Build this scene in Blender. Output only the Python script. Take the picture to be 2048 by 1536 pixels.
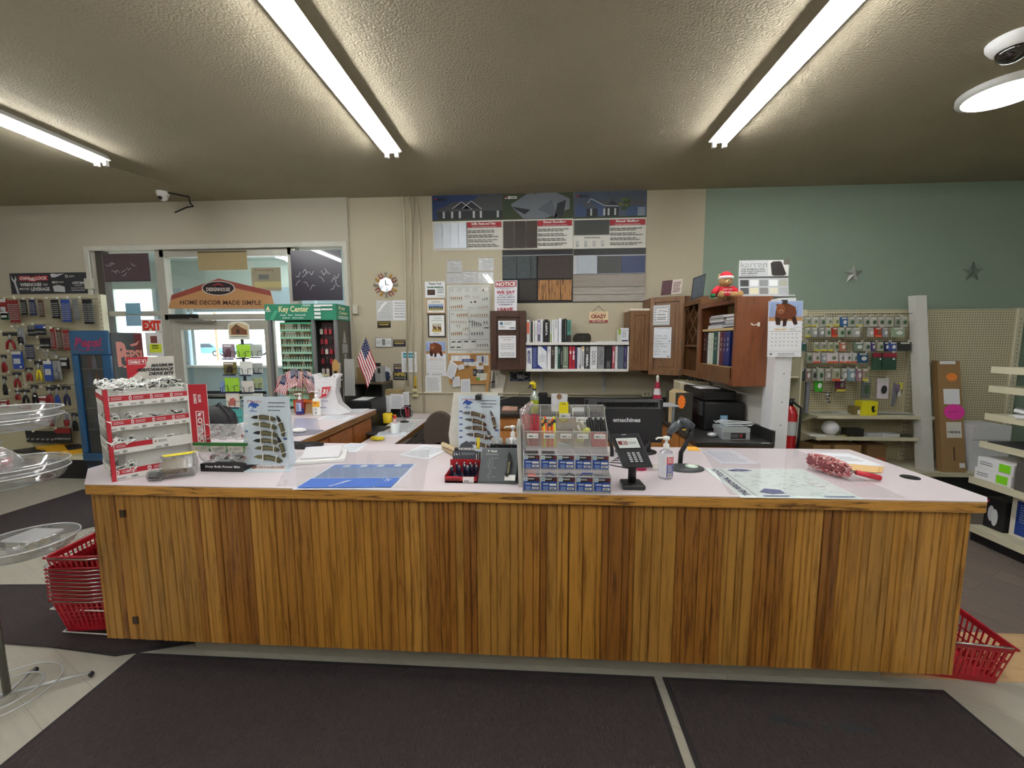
import bpy, bmesh, math, random
from math import sin, cos, tan, pi, radians, sqrt, atan2
from mathutils import Vector, Matrix, Quaternion
random.seed(7)
scn = bpy.context.scene
col = scn.collection
for o in list(bpy.data.objects): bpy.data.objects.remove(o)

# ------------------------------------------------------------------ camera
FPX = 814.5
CAM = Vector((0, 0, 1.6))
RC = (Matrix.Rotation(radians(3.557), 3, 'Z') @ Matrix.Rotation(pi/2 - radians(5.985), 3, 'X') @ Matrix.Rotation(radians(-.209), 3, 'Z'))
cd = bpy.data.cameras.new('camera'); cd.sensor_fit = 'HORIZONTAL'; cd.sensor_width = 36; cd.lens = 36*FPX/2048
cd.clip_start = .02; cd.clip_end = 400
cam = bpy.data.objects.new('camera', cd); col.objects.link(cam)
cam.matrix_world = Matrix.Translation(CAM) @ RC.to_4x4()
scn.camera = cam

# ------------------------------------------------------------------ world, exposure
w = bpy.data.worlds.new('daylight'); scn.world = w; w.use_nodes = True
nt = w.node_tree; bg = nt.nodes['Background']
sky = nt.nodes.new('ShaderNodeTexSky'); sky.sky_type = 'HOSEK_WILKIE'; sky.turbidity = 4; sky.ground_albedo = .7
sky.sun_direction = Vector((.25, -.5, .83)).normalized()
hs = nt.nodes.new('ShaderNodeMixRGB'); hs.inputs[0].default_value = .6; hs.inputs[2].default_value = (.9, .97, 1, 1)
nt.links.new(sky.outputs[0], hs.inputs[1]); nt.links.new(hs.outputs[0], bg.inputs[0]); bg.inputs[1].default_value = 4.0
vs = scn.view_settings; vs.view_transform = 'Standard'; vs.look = 'None'; vs.gamma = 1; vs.use_curve_mapping = False
vs.exposure = 1.0
TUBE = 44.0      # emission of the LED tubes
sd = bpy.data.lights.new('sun', 'SUN'); sd.energy = 4; sd.angle = .01
so = bpy.data.objects.new('sun', sd); col.objects.link(so); so.rotation_euler = (radians(40), 0, radians(160))

# ------------------------------------------------------------------ pixel -> place on a known plane
def ray(x, y): return RC @ Vector(((x-1024)/FPX, -(y-768)/FPX, -1))
def pl(x, y, ax, v):
    i = 'xyz'.index(ax); d = ray(x, y); return CAM + d*((v-CAM[i])/d[i])
def pbox(x0, y0, x1, y1, Y):
    ym, xm = (y0+y1)/2, (x0+x1)/2
    return pl(x0, ym, 'y', Y).x, pl(x1, ym, 'y', Y).x, pl(xm, y1, 'y', Y).z, pl(xm, y0, 'y', Y).z

# ------------------------------------------------------------------ materials
def lin(h):
    h = h.lstrip('#'); c = [int(h[i:i+2], 16)/255 for i in (0, 2, 4)]
    return tuple(x/12.92 if x <= .04045 else ((x+.055)/1.055)**2.4 for x in c) + (1,)
_mc = {}
def mat(h, rough=.5, metal=0, var=.06, scale=30, bump=0, bscale=None, stretch=(1, 1, 1), spec=.5, coat=0):
    k = (h, rough, metal, var, scale, bump, bscale, stretch, spec, coat)
    if k in _mc: return _mc[k]
    m = bpy.data.materials.new('m_'+h.strip('#')); m.use_nodes = True; n = m.node_tree; L = n.links
    b = n.nodes['Principled BSDF']; c = lin(h)
    b.inputs['Roughness'].default_value = rough; b.inputs['Metallic'].default_value = metal
    b.inputs['Specular IOR Level'].default_value = spec; b.inputs['Coat Weight'].default_value = coat
    tc = n.nodes.new('ShaderNodeTexCoord'); mp = n.nodes.new('ShaderNodeMapping'); mp.inputs[3].default_value = stretch
    L.new(tc.outputs['Object'], mp.inputs[0])
    no = n.nodes.new('ShaderNodeTexNoise'); no.inputs['Scale'].default_value = scale; no.inputs['Detail'].default_value = 4
    L.new(mp.outputs[0], no.inputs[0])
    mx = n.nodes.new('ShaderNodeMixRGB'); mx.inputs[1].default_value = tuple(x*(1-var) for x in c[:3])+(1,)
    mx.inputs[2].default_value = tuple(min(1, x*(1+var)) for x in c[:3])+(1,)
    L.new(no.outputs[0], mx.inputs[0]); L.new(mx.outputs[0], b.inputs['Base Color'])
    if bump:
        n2 = n.nodes.new('ShaderNodeTexNoise'); n2.inputs['Scale'].default_value = bscale or scale; n2.inputs['Detail'].default_value = 3
        L.new(mp.outputs[0], n2.inputs[0]); bp = n.nodes.new('ShaderNodeBump'); bp.inputs['Strength'].default_value = bump; bp.inputs['Distance'].default_value = .01
        L.new(n2.outputs[0], bp.inputs['Height']); L.new(bp.outputs[0], b.inputs['Normal'])
    _mc[k] = m; return m
def emis(h, s, name='glow'):
    k = ('e', h, s)
    if k in _mc: return _mc[k]
    m = bpy.data.materials.new(name); m.use_nodes = True; b = m.node_tree.nodes['Principled BSDF']
    b.inputs['Base Color'].default_value = lin(h); b.inputs['Emission Color'].default_value = lin(h); b.inputs['Emission Strength'].default_value = s
    _mc[k] = m; return m
def clear(h='#ffffff', a=.25, rough=.08, gl=.12, fr=.35):
    """thin clear plastic or glass: mostly see-through, some body, glossy reflection"""
    k = ('c', h, a, rough, gl, fr)
    if k in _mc: return _mc[k]
    m = bpy.data.materials.new('clear'); m.use_nodes = True; n = m.node_tree; L = n.links
    for x in list(n.nodes): n.nodes.remove(x)
    out = n.nodes.new('ShaderNodeOutputMaterial'); tr = n.nodes.new('ShaderNodeBsdfTransparent'); tr.inputs[0].default_value = tuple(min(1, .94+x*.06) for x in lin(h)[:3])+(1,)
    pr = n.nodes.new('ShaderNodeBsdfPrincipled'); pr.inputs['Base Color'].default_value = lin(h); pr.inputs['Roughness'].default_value = .4
    gs = n.nodes.new('ShaderNodeBsdfGlossy'); gs.inputs['Roughness'].default_value = rough
    m1 = n.nodes.new('ShaderNodeMixShader'); m1.inputs[0].default_value = a; m2 = n.nodes.new('ShaderNodeMixShader')
    lw = n.nodes.new('ShaderNodeLayerWeight'); lw.inputs[0].default_value = .35
    ma = n.nodes.new('ShaderNodeMath'); ma.operation = 'MULTIPLY_ADD'; ma.inputs[1].default_value = fr; ma.inputs[2].default_value = gl; ma.use_clamp = True
    L.new(lw.outputs['Fresnel'], ma.inputs[0]); L.new(ma.outputs[0], m2.inputs[0])
    L.new(tr.outputs[0], m1.inputs[1]); L.new(pr.outputs[0], m1.inputs[2]); L.new(m1.outputs[0], m2.inputs[1]); L.new(gs.outputs[0], m2.inputs[2])
    L.new(m2.outputs[0], out.inputs[0]); _mc[k] = m; return m
def wood(h, dark, stretch=(14, 14, 1.2), rough=.42, scale=4, lo=.42, hi=.72, ring=0, bump=.15):
    k = ('w', h, dark, stretch, rough, scale, lo, hi, ring)
    if k in _mc: return _mc[k]
    m = bpy.data.materials.new('wood'); m.use_nodes = True; n = m.node_tree; L = n.links; b = n.nodes['Principled BSDF']
    b.inputs['Roughness'].default_value = rough
    tc = n.nodes.new('ShaderNodeTexCoord'); mp = n.nodes.new('ShaderNodeMapping'); mp.inputs[3].default_value = stretch; L.new(tc.outputs['Object'], mp.inputs[0])
    no = n.nodes.new('ShaderNodeTexNoise'); no.inputs['Scale'].default_value = scale; no.inputs['Detail'].default_value = 8; no.inputs['Roughness'].default_value = .62
    no.inputs['Distortion'].default_value = .6+ring
    L.new(mp.outputs[0], no.inputs[0])
    cr = n.nodes.new('ShaderNodeValToRGB'); e = cr.color_ramp.elements; e[0].position = lo; e[0].color = lin(dark); e[1].position = hi; e[1].color = lin(h)
    e2 = cr.color_ramp.elements.new((lo+hi)/2-.03); a, c = lin(h), lin(dark); e2.color = tuple(a[i]*.7+c[i]*.3 for i in range(3))+(1,)
    L.new(no.outputs[0], cr.inputs[0]); L.new(cr.outputs[0], b.inputs['Base Color'])
    bp = n.nodes.new('ShaderNodeBump'); bp.inputs['Strength'].default_value = bump; bp.inputs['Distance'].default_value = .003; L.new(no.outputs[0], bp.inputs['Height']); L.new(bp.outputs[0], b.inputs['Normal'])
    _mc[k] = m; return m
def planks(h1, h2, bw, bh, mortar, rot=0, grain=.12, rough=.5):
    m = bpy.data.materials.new('planks'); m.use_nodes = True; n = m.node_tree; L = n.links; b = n.nodes['Principled BSDF']; b.inputs['Roughness'].default_value = rough
    tc = n.nodes.new('ShaderNodeTexCoord'); mp = n.nodes.new('ShaderNodeMapping'); mp.inputs[2].default_value = (0, 0, rot); L.new(tc.outputs['Object'], mp.inputs[0])
    br = n.nodes.new('ShaderNodeTexBrick'); br.inputs['Color1'].default_value = lin(h1); br.inputs['Color2'].default_value = lin(h2); br.inputs['Mortar'].default_value = lin(mortar)
    br.inputs['Scale'].default_value = 1; br.inputs['Brick Width'].default_value = bw; br.inputs['Row Height'].default_value = bh; br.inputs['Mortar Size'].default_value = .0015
    L.new(mp.outputs[0], br.inputs[0])
    m2 = n.nodes.new('ShaderNodeMapping'); m2.inputs[3].default_value = (1.5, 22, 1); L.new(mp.outputs[0], m2.inputs[0])
    no = n.nodes.new('ShaderNodeTexNoise'); no.inputs['Scale'].default_value = 2.5; no.inputs['Detail'].default_value = 8; no.inputs['Roughness'].default_value = .65; L.new(m2.outputs[0], no.inputs[0])
    mr = n.nodes.new('ShaderNodeMapRange'); mr.inputs[1].default_value = .3; mr.inputs[2].default_value = .7; mr.inputs[3].default_value = 1-grain; mr.inputs[4].default_value = 1+grain; L.new(no.outputs[0], mr.inputs[0])
    mu = n.nodes.new('ShaderNodeVectorMath'); mu.operation = 'SCALE'; L.new(br.outputs[0], mu.inputs[0]); L.new(mr.outputs[0], mu.inputs['Scale']); L.new(mu.outputs[0], b.inputs['Base Color'])
    return m
def pegmat(h, hole, pitch=.0254, r=.13, ax=(0, 2)):
    k = ('p', h, hole, pitch, ax)
    if k in _mc: return _mc[k]
    m = bpy.data.materials.new('pegboard'); m.use_nodes = True; n = m.node_tree; L = n.links; b = n.nodes['Principled BSDF']; b.inputs['Roughness'].default_value = .5
    tc = n.nodes.new('ShaderNodeTexCoord'); sp = n.nodes.new('ShaderNodeSeparateXYZ'); L.new(tc.outputs['Object'], sp.inputs[0])
    outs = []
    for a in ax:
        q = n.nodes.new('ShaderNodeMath'); q.operation = 'MULTIPLY'; q.inputs[1].default_value = 1/pitch; L.new(sp.outputs[a], q.inputs[0])
        f = n.nodes.new('ShaderNodeMath'); f.operation = 'FRACT'; L.new(q.outputs[0], f.inputs[0])
        s = n.nodes.new('ShaderNodeMath'); s.operation = 'SUBTRACT'; s.inputs[1].default_value = .5; L.new(f.outputs[0], s.inputs[0])
        p = n.nodes.new('ShaderNodeMath'); p.operation = 'POWER'; p.inputs[1].default_value = 2; L.new(s.outputs[0], p.inputs[0]); outs.append(p)
    ad = n.nodes.new('ShaderNodeMath'); L.new(outs[0].outputs[0], ad.inputs[0]); L.new(outs[1].outputs[0], ad.inputs[1])
    lt = n.nodes.new('ShaderNodeMath'); lt.operation = 'LESS_THAN'; lt.inputs[1].default_value = r*r; L.new(ad.outputs[0], lt.inputs[0])
    mx = n.nodes.new('ShaderNodeMixRGB'); mx.inputs[1].default_value = lin(h); mx.inputs[2].default_value = lin(hole); L.new(lt.outputs[0], mx.inputs[0]); L.new(mx.outputs[0], b.inputs['Base Color'])
    _mc[k] = m; return m
WHITE = mat('#e8e8e6', .5); BLACK = mat('#17171a', .45); PAPER = mat('#e9eaee', .8, var=.02); INK = mat('#3a3d44', .8); GREY = mat('#7d8084', .5)
CHROME = mat('#c8cacc', .25, 1); DKMETAL = mat('#3b3c3f', .35, .8); PALEMETAL = mat('#cfcdb9', .45)

# ------------------------------------------------------------------ text glyph cache
_tc = {}
def glyphs(s, bold=.0):
    k = (s, bold)
    if k not in _tc:
        c = bpy.data.curves.new('t', 'FONT'); c.body = s; c.offset = bold; c.resolution_u = 2; c.fill_mode = 'BOTH'
        o = bpy.data.objects.new('t', c); me = o.to_mesh()
        vs_ = [v.co.copy() for v in me.vertices]; fs = [tuple(p.vertices) for p in me.polygons]
        o.to_mesh_clear(); bpy.data.objects.remove(o); bpy.data.curves.remove(c)
        if vs_:
            x0 = min(v.x for v in vs_); x1 = max(v.x for v in vs_); y0 = min(v.y for v in vs_); y1 = max(v.y for v in vs_)
        else: x0 = y0 = 0; x1 = y1 = 1
        _tc[k] = (vs_, fs, x0, x1, y0, y1)
    return _tc[k]

# ------------------------------------------------------------------ mesh builder (world coordinates; becomes ONE object)
class MB:
    def __init__(s): s.v = []; s.f = []; s.mi = []; s.sm = []; s.mats = []; s.X = None
    def add(s, vs_, fs, m, smooth=False):
        n = len(s.v)
        if s.X is not None: vs_ = [s.X @ Vector(v) for v in vs_]
        s.v += [Vector(v) for v in vs_]
        if m not in s.mats: s.mats.append(m)
        i = s.mats.index(m)
        for f in fs: s.f.append(tuple(a+n for a in f)); s.mi.append(i); s.sm.append(smooth)
        return s
    def box(s, x0, x1, y0, y1, z0, z1, m):
        v = [(x, y, z) for z in (z0, z1) for y in (y0, y1) for x in (x0, x1)]
        return s.add(v, [(0, 2, 3, 1), (4, 5, 7, 6), (0, 1, 5, 4), (2, 6, 7, 3), (0, 4, 6, 2), (1, 3, 7, 5)], m)
    def obox(s, c, sx, sy, sz, rot, m):
        """box of full sizes at centre c with rotation matrix rot"""
        c = Vector(c); v = [c + rot @ Vector((x*sx/2, y*sy/2, z*sz/2)) for z in (-1, 1) for y in (-1, 1) for x in (-1, 1)]
        return s.add(v, [(0, 2, 3, 1), (4, 5, 7, 6), (0, 1, 5, 4), (2, 6, 7, 3), (0, 4, 6, 2), (1, 3, 7, 5)], m)
    def poly(s, pts, m): return s.add(pts, [tuple(range(len(pts)))], m)
    def prism(s, pts, vec, m, smooth=False):
        n = len(pts); vec = Vector(vec); p = [Vector(q) for q in pts]
        fs = [tuple(range(n)), tuple(range(2*n-1, n-1, -1))] + [(i, i+n, (i+1) % n+n, (i+1) % n) for i in range(n)]
        return s.add(p+[q+vec for q in p], fs, m, smooth)
    def cyl(s, p0, p1, r, m, n=12, r2=None, caps=True, smooth=True):
        p0, p1 = Vector(p0), Vector(p1); d = (p1-p0); L = d.length
        if L < 1e-6: return s
        q = d.to_track_quat('Z', 'Y').to_matrix(); r2 = r if r2 is None else r2
        v = [p0+q@Vector((r*cos(2*pi*i/n), r*sin(2*pi*i/n), 0)) for i in range(n)]+[p1+q@Vector((r2*cos(2*pi*i/n), r2*sin(2*pi*i/n), 0)) for i in range(n)]
        s.add(v, [(i, (i+1) % n, (i+1) % n+n, i+n) for i in range(n)], m, smooth)
        if caps: s.add(v, [tuple(range(n-1, -1, -1)), tuple(range(n, 2*n))], m)
        return s
    def tube(s, pts, r, m, n=6, closed=False):
        pts = [Vector(p) for p in pts]; k = len(pts); rings = []; N = None
        for i, p in enumerate(pts):
            a = pts[(i-1) % k] if (closed or i > 0) else p; b = pts[(i+1) % k] if (closed or i < k-1) else p
            t = (b-a).normalized()
            if N is None: N = t.orthogonal().normalized()
            else: N = (N - t*N.dot(t)); N = N.normalized() if N.length > 1e-5 else t.orthogonal().normalized()
            B = t.cross(N); rr = r[i] if isinstance(r, (list, tuple)) else r
            rings.append([p+N*rr*cos(2*pi*j/n)+B*rr*sin(2*pi*j/n) for j in range(n)])
        v = [q for R_ in rings for q in R_]; fs = []
        for i in range(k if closed else k-1):
            a, b = i*n, ((i+1) % k)*n
            for j in range(n): fs.append((a+j, a+(j+1) % n, b+(j+1) % n, b+j))
        if not closed: fs += [tuple(range(n-1, -1, -1)), tuple(range((k-1)*n, k*n))]
        return s.add(v, fs, m, True)
    def lathe(s, c, prof, m, n=20, R_=None, smooth=True, sx=1, sy=1):
        """profile [(radius, height)] around +Z at c"""
        c = Vector(c); R_ = R_ or Matrix.Identity(3); v = []
        for r, h in prof: v += [c+R_@Vector((sx*r*cos(2*pi*i/n), sy*r*sin(2*pi*i/n), h)) for i in range(n)]
        fs = [(k*n+i, k*n+(i+1) % n, (k+1)*n+(i+1) % n, (k+1)*n+i) for k in range(len(prof)-1) for i in range(n)]
        s.add(v, fs, m, smooth)
        e = []
        if prof[0][0] > 1e-5: e.append(tuple(range(n-1, -1, -1)))
        if prof[-1][0] > 1e-5: e.append(tuple(range((len(prof)-1)*n, len(prof)*n)))
        if e: s.add(v, e, m)
        return s
    def ball(s, c, rx, ry, rz, m, n=12, R_=None):
        k = n//2+1
        return s.lathe(c, [(cos(-pi/2+pi*i/k), rz*sin(-pi/2+pi*i/k)) for i in range(k+1)], m, n, R_, True, rx, ry)
    def fbm(s, name, parent=None, bevel=0, sub=0, solid=0):
        """link as one object with its origin at the middle of its foot"""
        if not s.v: return None
        xs = [v.x for v in s.v]; ys = [v.y for v in s.v]; zs = [v.z for v in s.v]
        o_ = Vector(((min(xs)+max(xs))/2, (min(ys)+max(ys))/2, min(zs)))
        me = bpy.data.meshes.new(name); me.from_pydata([v-o_ for v in s.v], [], s.f)
        for m in s.mats: me.materials.append(m)
        me.polygons.foreach_set('material_index', s.mi); me.polygons.foreach_set('use_smooth', s.sm); me.update()
        o = bpy.data.objects.new(name, me); col.objects.link(o)
        if parent is not None:
            o.parent = parent; o.location = o_ - wloc(parent)
        else: o.location = o_
        if bevel:
            b = o.modifiers.new('b', 'BEVEL'); b.width = bevel; b.segments = 2; b.limit_method = 'ANGLE'; b.angle_limit = radians(40)
        if solid:
            b = o.modifiers.new('s', 'SOLIDIFY'); b.thickness = solid
        if sub:
            b = o.modifiers.new('u', 'SUBSURF'); b.levels = sub; b.render_levels = sub
        return o
def wloc(o):
    p = Vector(o.location)
    while o.parent: o = o.parent; p += Vector(o.location)
    return p
def tag(o, label, cat, group=None):
    o['label'] = label; o['category'] = cat
    if group: o['group'] = group
    return o
def thing(name, label, cat, loc, group=None):
    o = bpy.data.objects.new(name, None); col.objects.link(o); o.location = loc; o.empty_display_size = .05
    return tag(o, label, cat, group)
def struct(mb, name, parent=None, **k):
    o = mb.fbm(name, parent, **k)
    if parent is None: o['kind'] = 'structure'
    return o
def one(mb, name, label, cat, group=None, **k): return tag(mb.fbm(name, None, **k), label, cat, group)
def copytree(o, parent=None):
    c = o.copy(); col.objects.link(c)
    if parent is not None: c.parent = parent; c.matrix_parent_inverse = Matrix.Identity(4)
    for ch in o.children: copytree(ch, c)
    return c

# ------------------------------------------------------------------ flat sheets with print on them
class Sheet:
    """O = top-left corner, A = vector along the width, B = vector down the height; u,v in 0..1"""
    def __init__(s, O, A, B, mb=None, flip=False):
        s.O, s.A, s.B = Vector(O), Vector(A), Vector(B); s.N = s.B.cross(s.A).normalized()
        s.N = -s.N if flip else s.N
        s.W, s.H = s.A.length, s.B.length; s.mb = mb or MB(); s.k = 0; s.e = .0006
    def P(s, u, v, l=0): return s.O+s.A*u+s.B*v+s.N*l
    def slab(s, m, t=.003, edge=None):
        s.mb.prism([s.P(0, 0), s.P(1, 0), s.P(1, 1), s.P(0, 1)][::-1], -s.N*t, edge or m)
        if edge: s.rect(0, 0, 1, 1, m)
        return s
    def nl(s): s.k += 1; return s.k*s.e
    def rect(s, u0, v0, u1, v1, m, l=None):
        l = s.nl() if l is None else l
        s.mb.poly([s.P(u0, v1, l), s.P(u1, v1, l), s.P(u1, v0, l), s.P(u0, v0, l)], m); return s
    def poly(s, pts, m, l=None):
        l = s.nl() if l is None else l
        s.mb.poly([s.P(u, v, l) for u, v in pts], m); return s
    def disc(s, u, v, ru, rv, m, n=20, l=None, a0=0, a1=2*pi, star=0):
        q = [(u+ru*(1-(star if i % 2 else 0))*cos(a0+(a1-a0)*i/n), v+rv*(1-(star if i % 2 else 0))*sin(a0+(a1-a0)*i/n)) for i in range(n)]
        return s.poly(q, m, l)
    def text(s, t, u0, v0, u1, v1, m, bold=.02, l=None, turn=0, slant=0):
        """fit the text in the box; turn=1 reads downwards, -1 upwards"""
        l = s.nl() if l is None else l
        vs_, fs, x0, x1, y0, y1 = glyphs(t, bold)
        q = []
        for g in vs_:
            a = (g.x-x0)/(x1-x0); b = (g.y-y0)/(y1-y0)
            if turn == 0: q.append(s.P(u0+(u1-u0)*(a+slant*(b-.5)), v1+(v0-v1)*b, l))
            elif turn == 1: q.append(s.P(u0+(u1-u0)*b, v0+(v1-v0)*a, l))
            else: q.append(s.P(u1+(u0-u1)*b, v1+(v0-v1)*a, l))
        s.mb.add(q, fs, m); return s
    def lines(s, u0, v0, u1, v1, n, m, fill=.85, h=.45, center=False, words=True):
        """rows of small print too fine to read"""
        l = s.nl(); dv = (v1-v0)/n
        for i in range(n):
            L = (u1-u0)*(fill+(1-fill)*random.random()); a = u0+((u1-u0)-L)/2 if center else u0; e_ = a+L
            vv = v0+dv*(i+.5-h/2)
            while a < e_:
                b = min(e_, a+(u1-u0)*random.uniform(.06, .16)) if words else e_
                s.mb.poly([s.P(a, vv+dv*h, l), s.P(b, vv+dv*h, l), s.P(b, vv, l), s.P(a, vv, l)], m); a = b+(u1-u0)*.022
        return s
    def barcode(s, u0, v0, u1, v1, m=None):
        l = s.nl(); a = u0
        while a < u1:
            b = min(u1, a+(u1-u0)*random.choice((.03, .05, .08))); s.rect(a, v0, b, v1, m or BLACK, l); a = b+(u1-u0)*random.choice((.03, .05))
        return s
    def line(s, u0, v0, u1, v1, wd, m, l=None):
        l = s.nl() if l is None else l
        a, b = s.P(u0, v0, l), s.P(u1, v1, l); d = (b-a).normalized(); n = s.N.cross(d)*wd/2
        s.mb.poly([a-n, b-n, b+n, a+n], m); return s
    def path(s, pts, wd, m, l=None):
        l = s.nl() if l is None else l
        for (a, b), (c, d) in zip(pts, pts[1:]): s.line(a, b, c, d, wd, m, l)
        return s
def wsheet(x0, y0, x1, y1, Y, mb=None):
    """upright sheet facing the room at depth Y whose photo box is x0,y0-x1,y1"""
    X0, X1, Z0, Z1 = pbox(x0, y0, x1, y1, Y)
    return Sheet((X0, Y, Z1), (X1-X0, 0, 0), (0, 0, Z0-Z1), mb)
def wquad(tl, tr, bl, Y, mb=None):
    a, b, c = pl(*tl, 'y', Y), pl(*tr, 'y', Y), pl(*bl, 'y', Y); return Sheet(a, b-a, c-a, mb)
def hquad(tl, tr, bl, Z, mb=None):
    """sheet lying flat at height Z; B points to its near edge"""
    a, b, c = pl(*tl, 'z', Z), pl(*tr, 'z', Z), pl(*bl, 'z', Z); return Sheet(a, b-a, c-a, mb)
# ================================================================== ROOM
YW = 4.8; CZ = 3.26
M_CREAM = mat('#bcb39c', .85, var=.03, scale=8, bump=.25, bscale=220)
M_LWALL = mat('#b9b2a2', .85, var=.05, scale=3, bump=.12, bscale=120)
M_TEAL = mat('#8a9b8b', .85, var=.04, scale=8, bump=.3, bscale=220)
M_CEIL = mat('#a0967f', .95, var=.07, scale=2.2, bump=.9, bscale=70)
def floormat():
    return planks('#aaa698', '#a29e91', 1.2, .18, '#928e81', rot=radians(25), grain=.06)
M_FLOOR = floormat()
XB0, XB1 = -9, 6.6
mb = MB(); mb.box(XB0, XB1, -4, 10, -.1, 0, M_FLOOR); struct(mb, 'floor')
mb = MB(); mb.box(XB0, XB1, -4, YW+.2, CZ, CZ+.1, M_CEIL); struct(mb, 'ceiling')
# ceiling seam running to the wall
mb = MB(); a, b = pl(225, 335, 'z', CZ), pl(432, 402, 'z', CZ); mb.tube([(a.x, a.y, CZ-.001), (b.x, b.y-.04, CZ-.001)], .006, mat('#8d8673', .9)); struct(mb, 'trim_1')
XL, XT = pl(697, 440, 'y', YW).x, pl(1408, 480, 'y', YW).x
OX0, OX1, _, OZ1 = pbox(192, 497, 692, 660, YW)
mb = MB(); mb.box(XB0, OX0, YW-.03, YW+.15, 0, CZ, M_LWALL); mb.box(OX0, OX1, YW-.03, YW+.15, OZ1, CZ, M_LWALL)
mb.box(OX1, XL, YW-.03, YW+.15, 0, CZ, M_LWALL); struct(mb, 'wall_front')
mb = MB(); mb.box(XL, XT, YW, YW+.15, 0, CZ, M_CREAM); struct(mb, 'wall_back')
mb = MB(); mb.box(XT, XB1, YW, YW+.15, 0, CZ, M_TEAL); struct(mb, 'wall_corner')
mb = MB(); mb.box(XB0-.1, XB0, -4, YW, 0, CZ, M_LWALL); struct(mb, 'wall_left')
mb = MB(); mb.box(XB1, XB1+.1, -4, YW, 0, CZ, M_TEAL); struct(mb, 'wall_right')
mb = MB(); mb.box(XB0, XB1, -4.1, -4, 0, CZ, M_CREAM); struct(mb, 'wall_rear')
# floor patches on the right: brown boards and a pale oak transition strip
def fpoly(px, z): return [Vector((p.x, p.y, z)) for p in [pl(x, y, 'z', 0) for x, y in px]]
oy0, oy1 = pl(1990, 1363, 'z', 0).y, pl(1990, 1267, 'z', 0).y
mb = MB(); mb.box(1.5, XB1, oy1, 4.5, 0, .0015, planks('#75685f', '#695e57', 1.2, .16, '#50463f', rot=radians(60), grain=.2)); struct(mb, 'trim_2')
mb = MB(); mb.box(1.2, XB1, oy0, oy1, 0, .003, wood('#c5a57c', '#b08d63', stretch=(1.2, 9, 9), lo=.3, hi=.7, bump=.03)); struct(mb, 'trim_3')

# window wall: painted outer casing, mullions, transom, glass
M_FR = mat('#c9c8bd', .6, var=.1, scale=12); M_AL = mat('#b3b1a6', .45, .2, var=.14, scale=9); M_DK = mat('#4a4640', .6)
GLASS = clear('#cfe0dd', .03, .02, .04)
mb = MB(); c0, c1 = pl(181, 600, 'y', YW-.03).x, pl(699, 600, 'y', YW-.03).x; zt = pl(440, 488, 'y', YW-.03).z
mb.box(c0, c1, YW-.05, YW-.02, OZ1-.01, zt, M_FR); mb.box(c0, OX0, YW-.05, YW-.02, 0, OZ1, M_FR); mb.box(OX1, c1, YW-.05, YW-.02, 0, OZ1, M_FR)
wf = struct(mb, 'window_1', bevel=.004)
def vbar(name, px, py, wd, z0, z1, m=M_AL, parent=wf, y0=YW, y1=YW+.09):
    x = pl(px, py, 'y', YW).x; mb = MB(); mb.box(x-wd/2, x+wd/2, y0, y1, z0, z1, m); return mb.fbm(name, parent, bevel=.003)
zt2 = pl(500, 634, 'y', YW).z; xm1, xm2 = pl(326, 600, 'y', YW).x, pl(583, 520, 'y', YW).x
vbar('mullion', 326, 600, .11, 0, OZ1); vbar('mullion', 583, 520, .1, 0, OZ1); vbar('mullion', 206, 600, .09, 0, OZ1, M_DK)
mb = MB(); mb.box(xm1, xm2, YW, YW+.09, zt2-.03, zt2+.04, M_AL); mb.box(xm1, xm2, YW, YW+.09, OZ1-.09, OZ1, M_AL); mb.fbm('transom', wf, bevel=.003)
zb = pl(270, 627, 'y', YW).z
mb = MB(); mb.box(OX0, xm1, YW+.01, YW+.07, zb-.03, zb+.03, M_AL); mb.box(xm2, OX1, YW+.01, YW+.07, zb-.05, zb+.02, M_AL); mb.fbm('rail', wf, bevel=.003)
mb = MB()
for a, b, c, d in ((OX0, xm1, 0, OZ1), (xm1, xm2, zt2, OZ1), (xm2, OX1, 0, OZ1)): mb.box(a, b, YW+.04, YW+.046, c, d, GLASS)
mb.fbm('pane', wf)
# door between the mullions
dx0, dx1 = xm1+.06, pl(548, 700, 'y', YW).x
mb = MB(); st = .12
mb.box(dx0, dx0+st, YW+.015, YW+.06, .01, zt2-.035, M_AL); mb.box(dx1-st, dx1, YW+.015, YW+.06, .01, zt2-.035, M_AL)
mb.box(dx0+st, dx1-st, YW+.015, YW+.06, zt2-.15, zt2-.035, M_AL); mb.box(dx0+st, dx1-st, YW+.015, YW+.06, .01, .25, M_AL)
dr = struct(mb, 'door_1', bevel=.004)
mb = MB(); mb.box(dx0+st, dx1-st, YW+.035, YW+.041, .25, zt2-.15, GLASS); mb.fbm('pane', dr)
mb = MB(); zc = pl(340, 632, 'y', YW-.04).z; mb.box(dx0+.02, dx0+.38, YW-.035, YW-.0, zc-.03, zc+.02, DKMETAL); mb.tube([(dx0+.3, YW-.03, zc-.03), (dx0+.62, YW-.03, zc-.07), (dx0+.1, YW-.03, zc-.06)], .012, M_AL); mb.fbm('door_closer', dr)
mb = MB(); mb.tube([(dx0+.2, YW-.01, .95), (dx0+.2, YW-.05, .95), (dx1-.14, YW-.05, .95), (dx1-.14, YW-.01, .95)], .016, CHROME, 8)
mb.box(dx0+.2, dx1-.14, YW+0.001, YW+.014, .9, 1.0, DKMETAL); mb.fbm('push_bar', dr)
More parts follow.
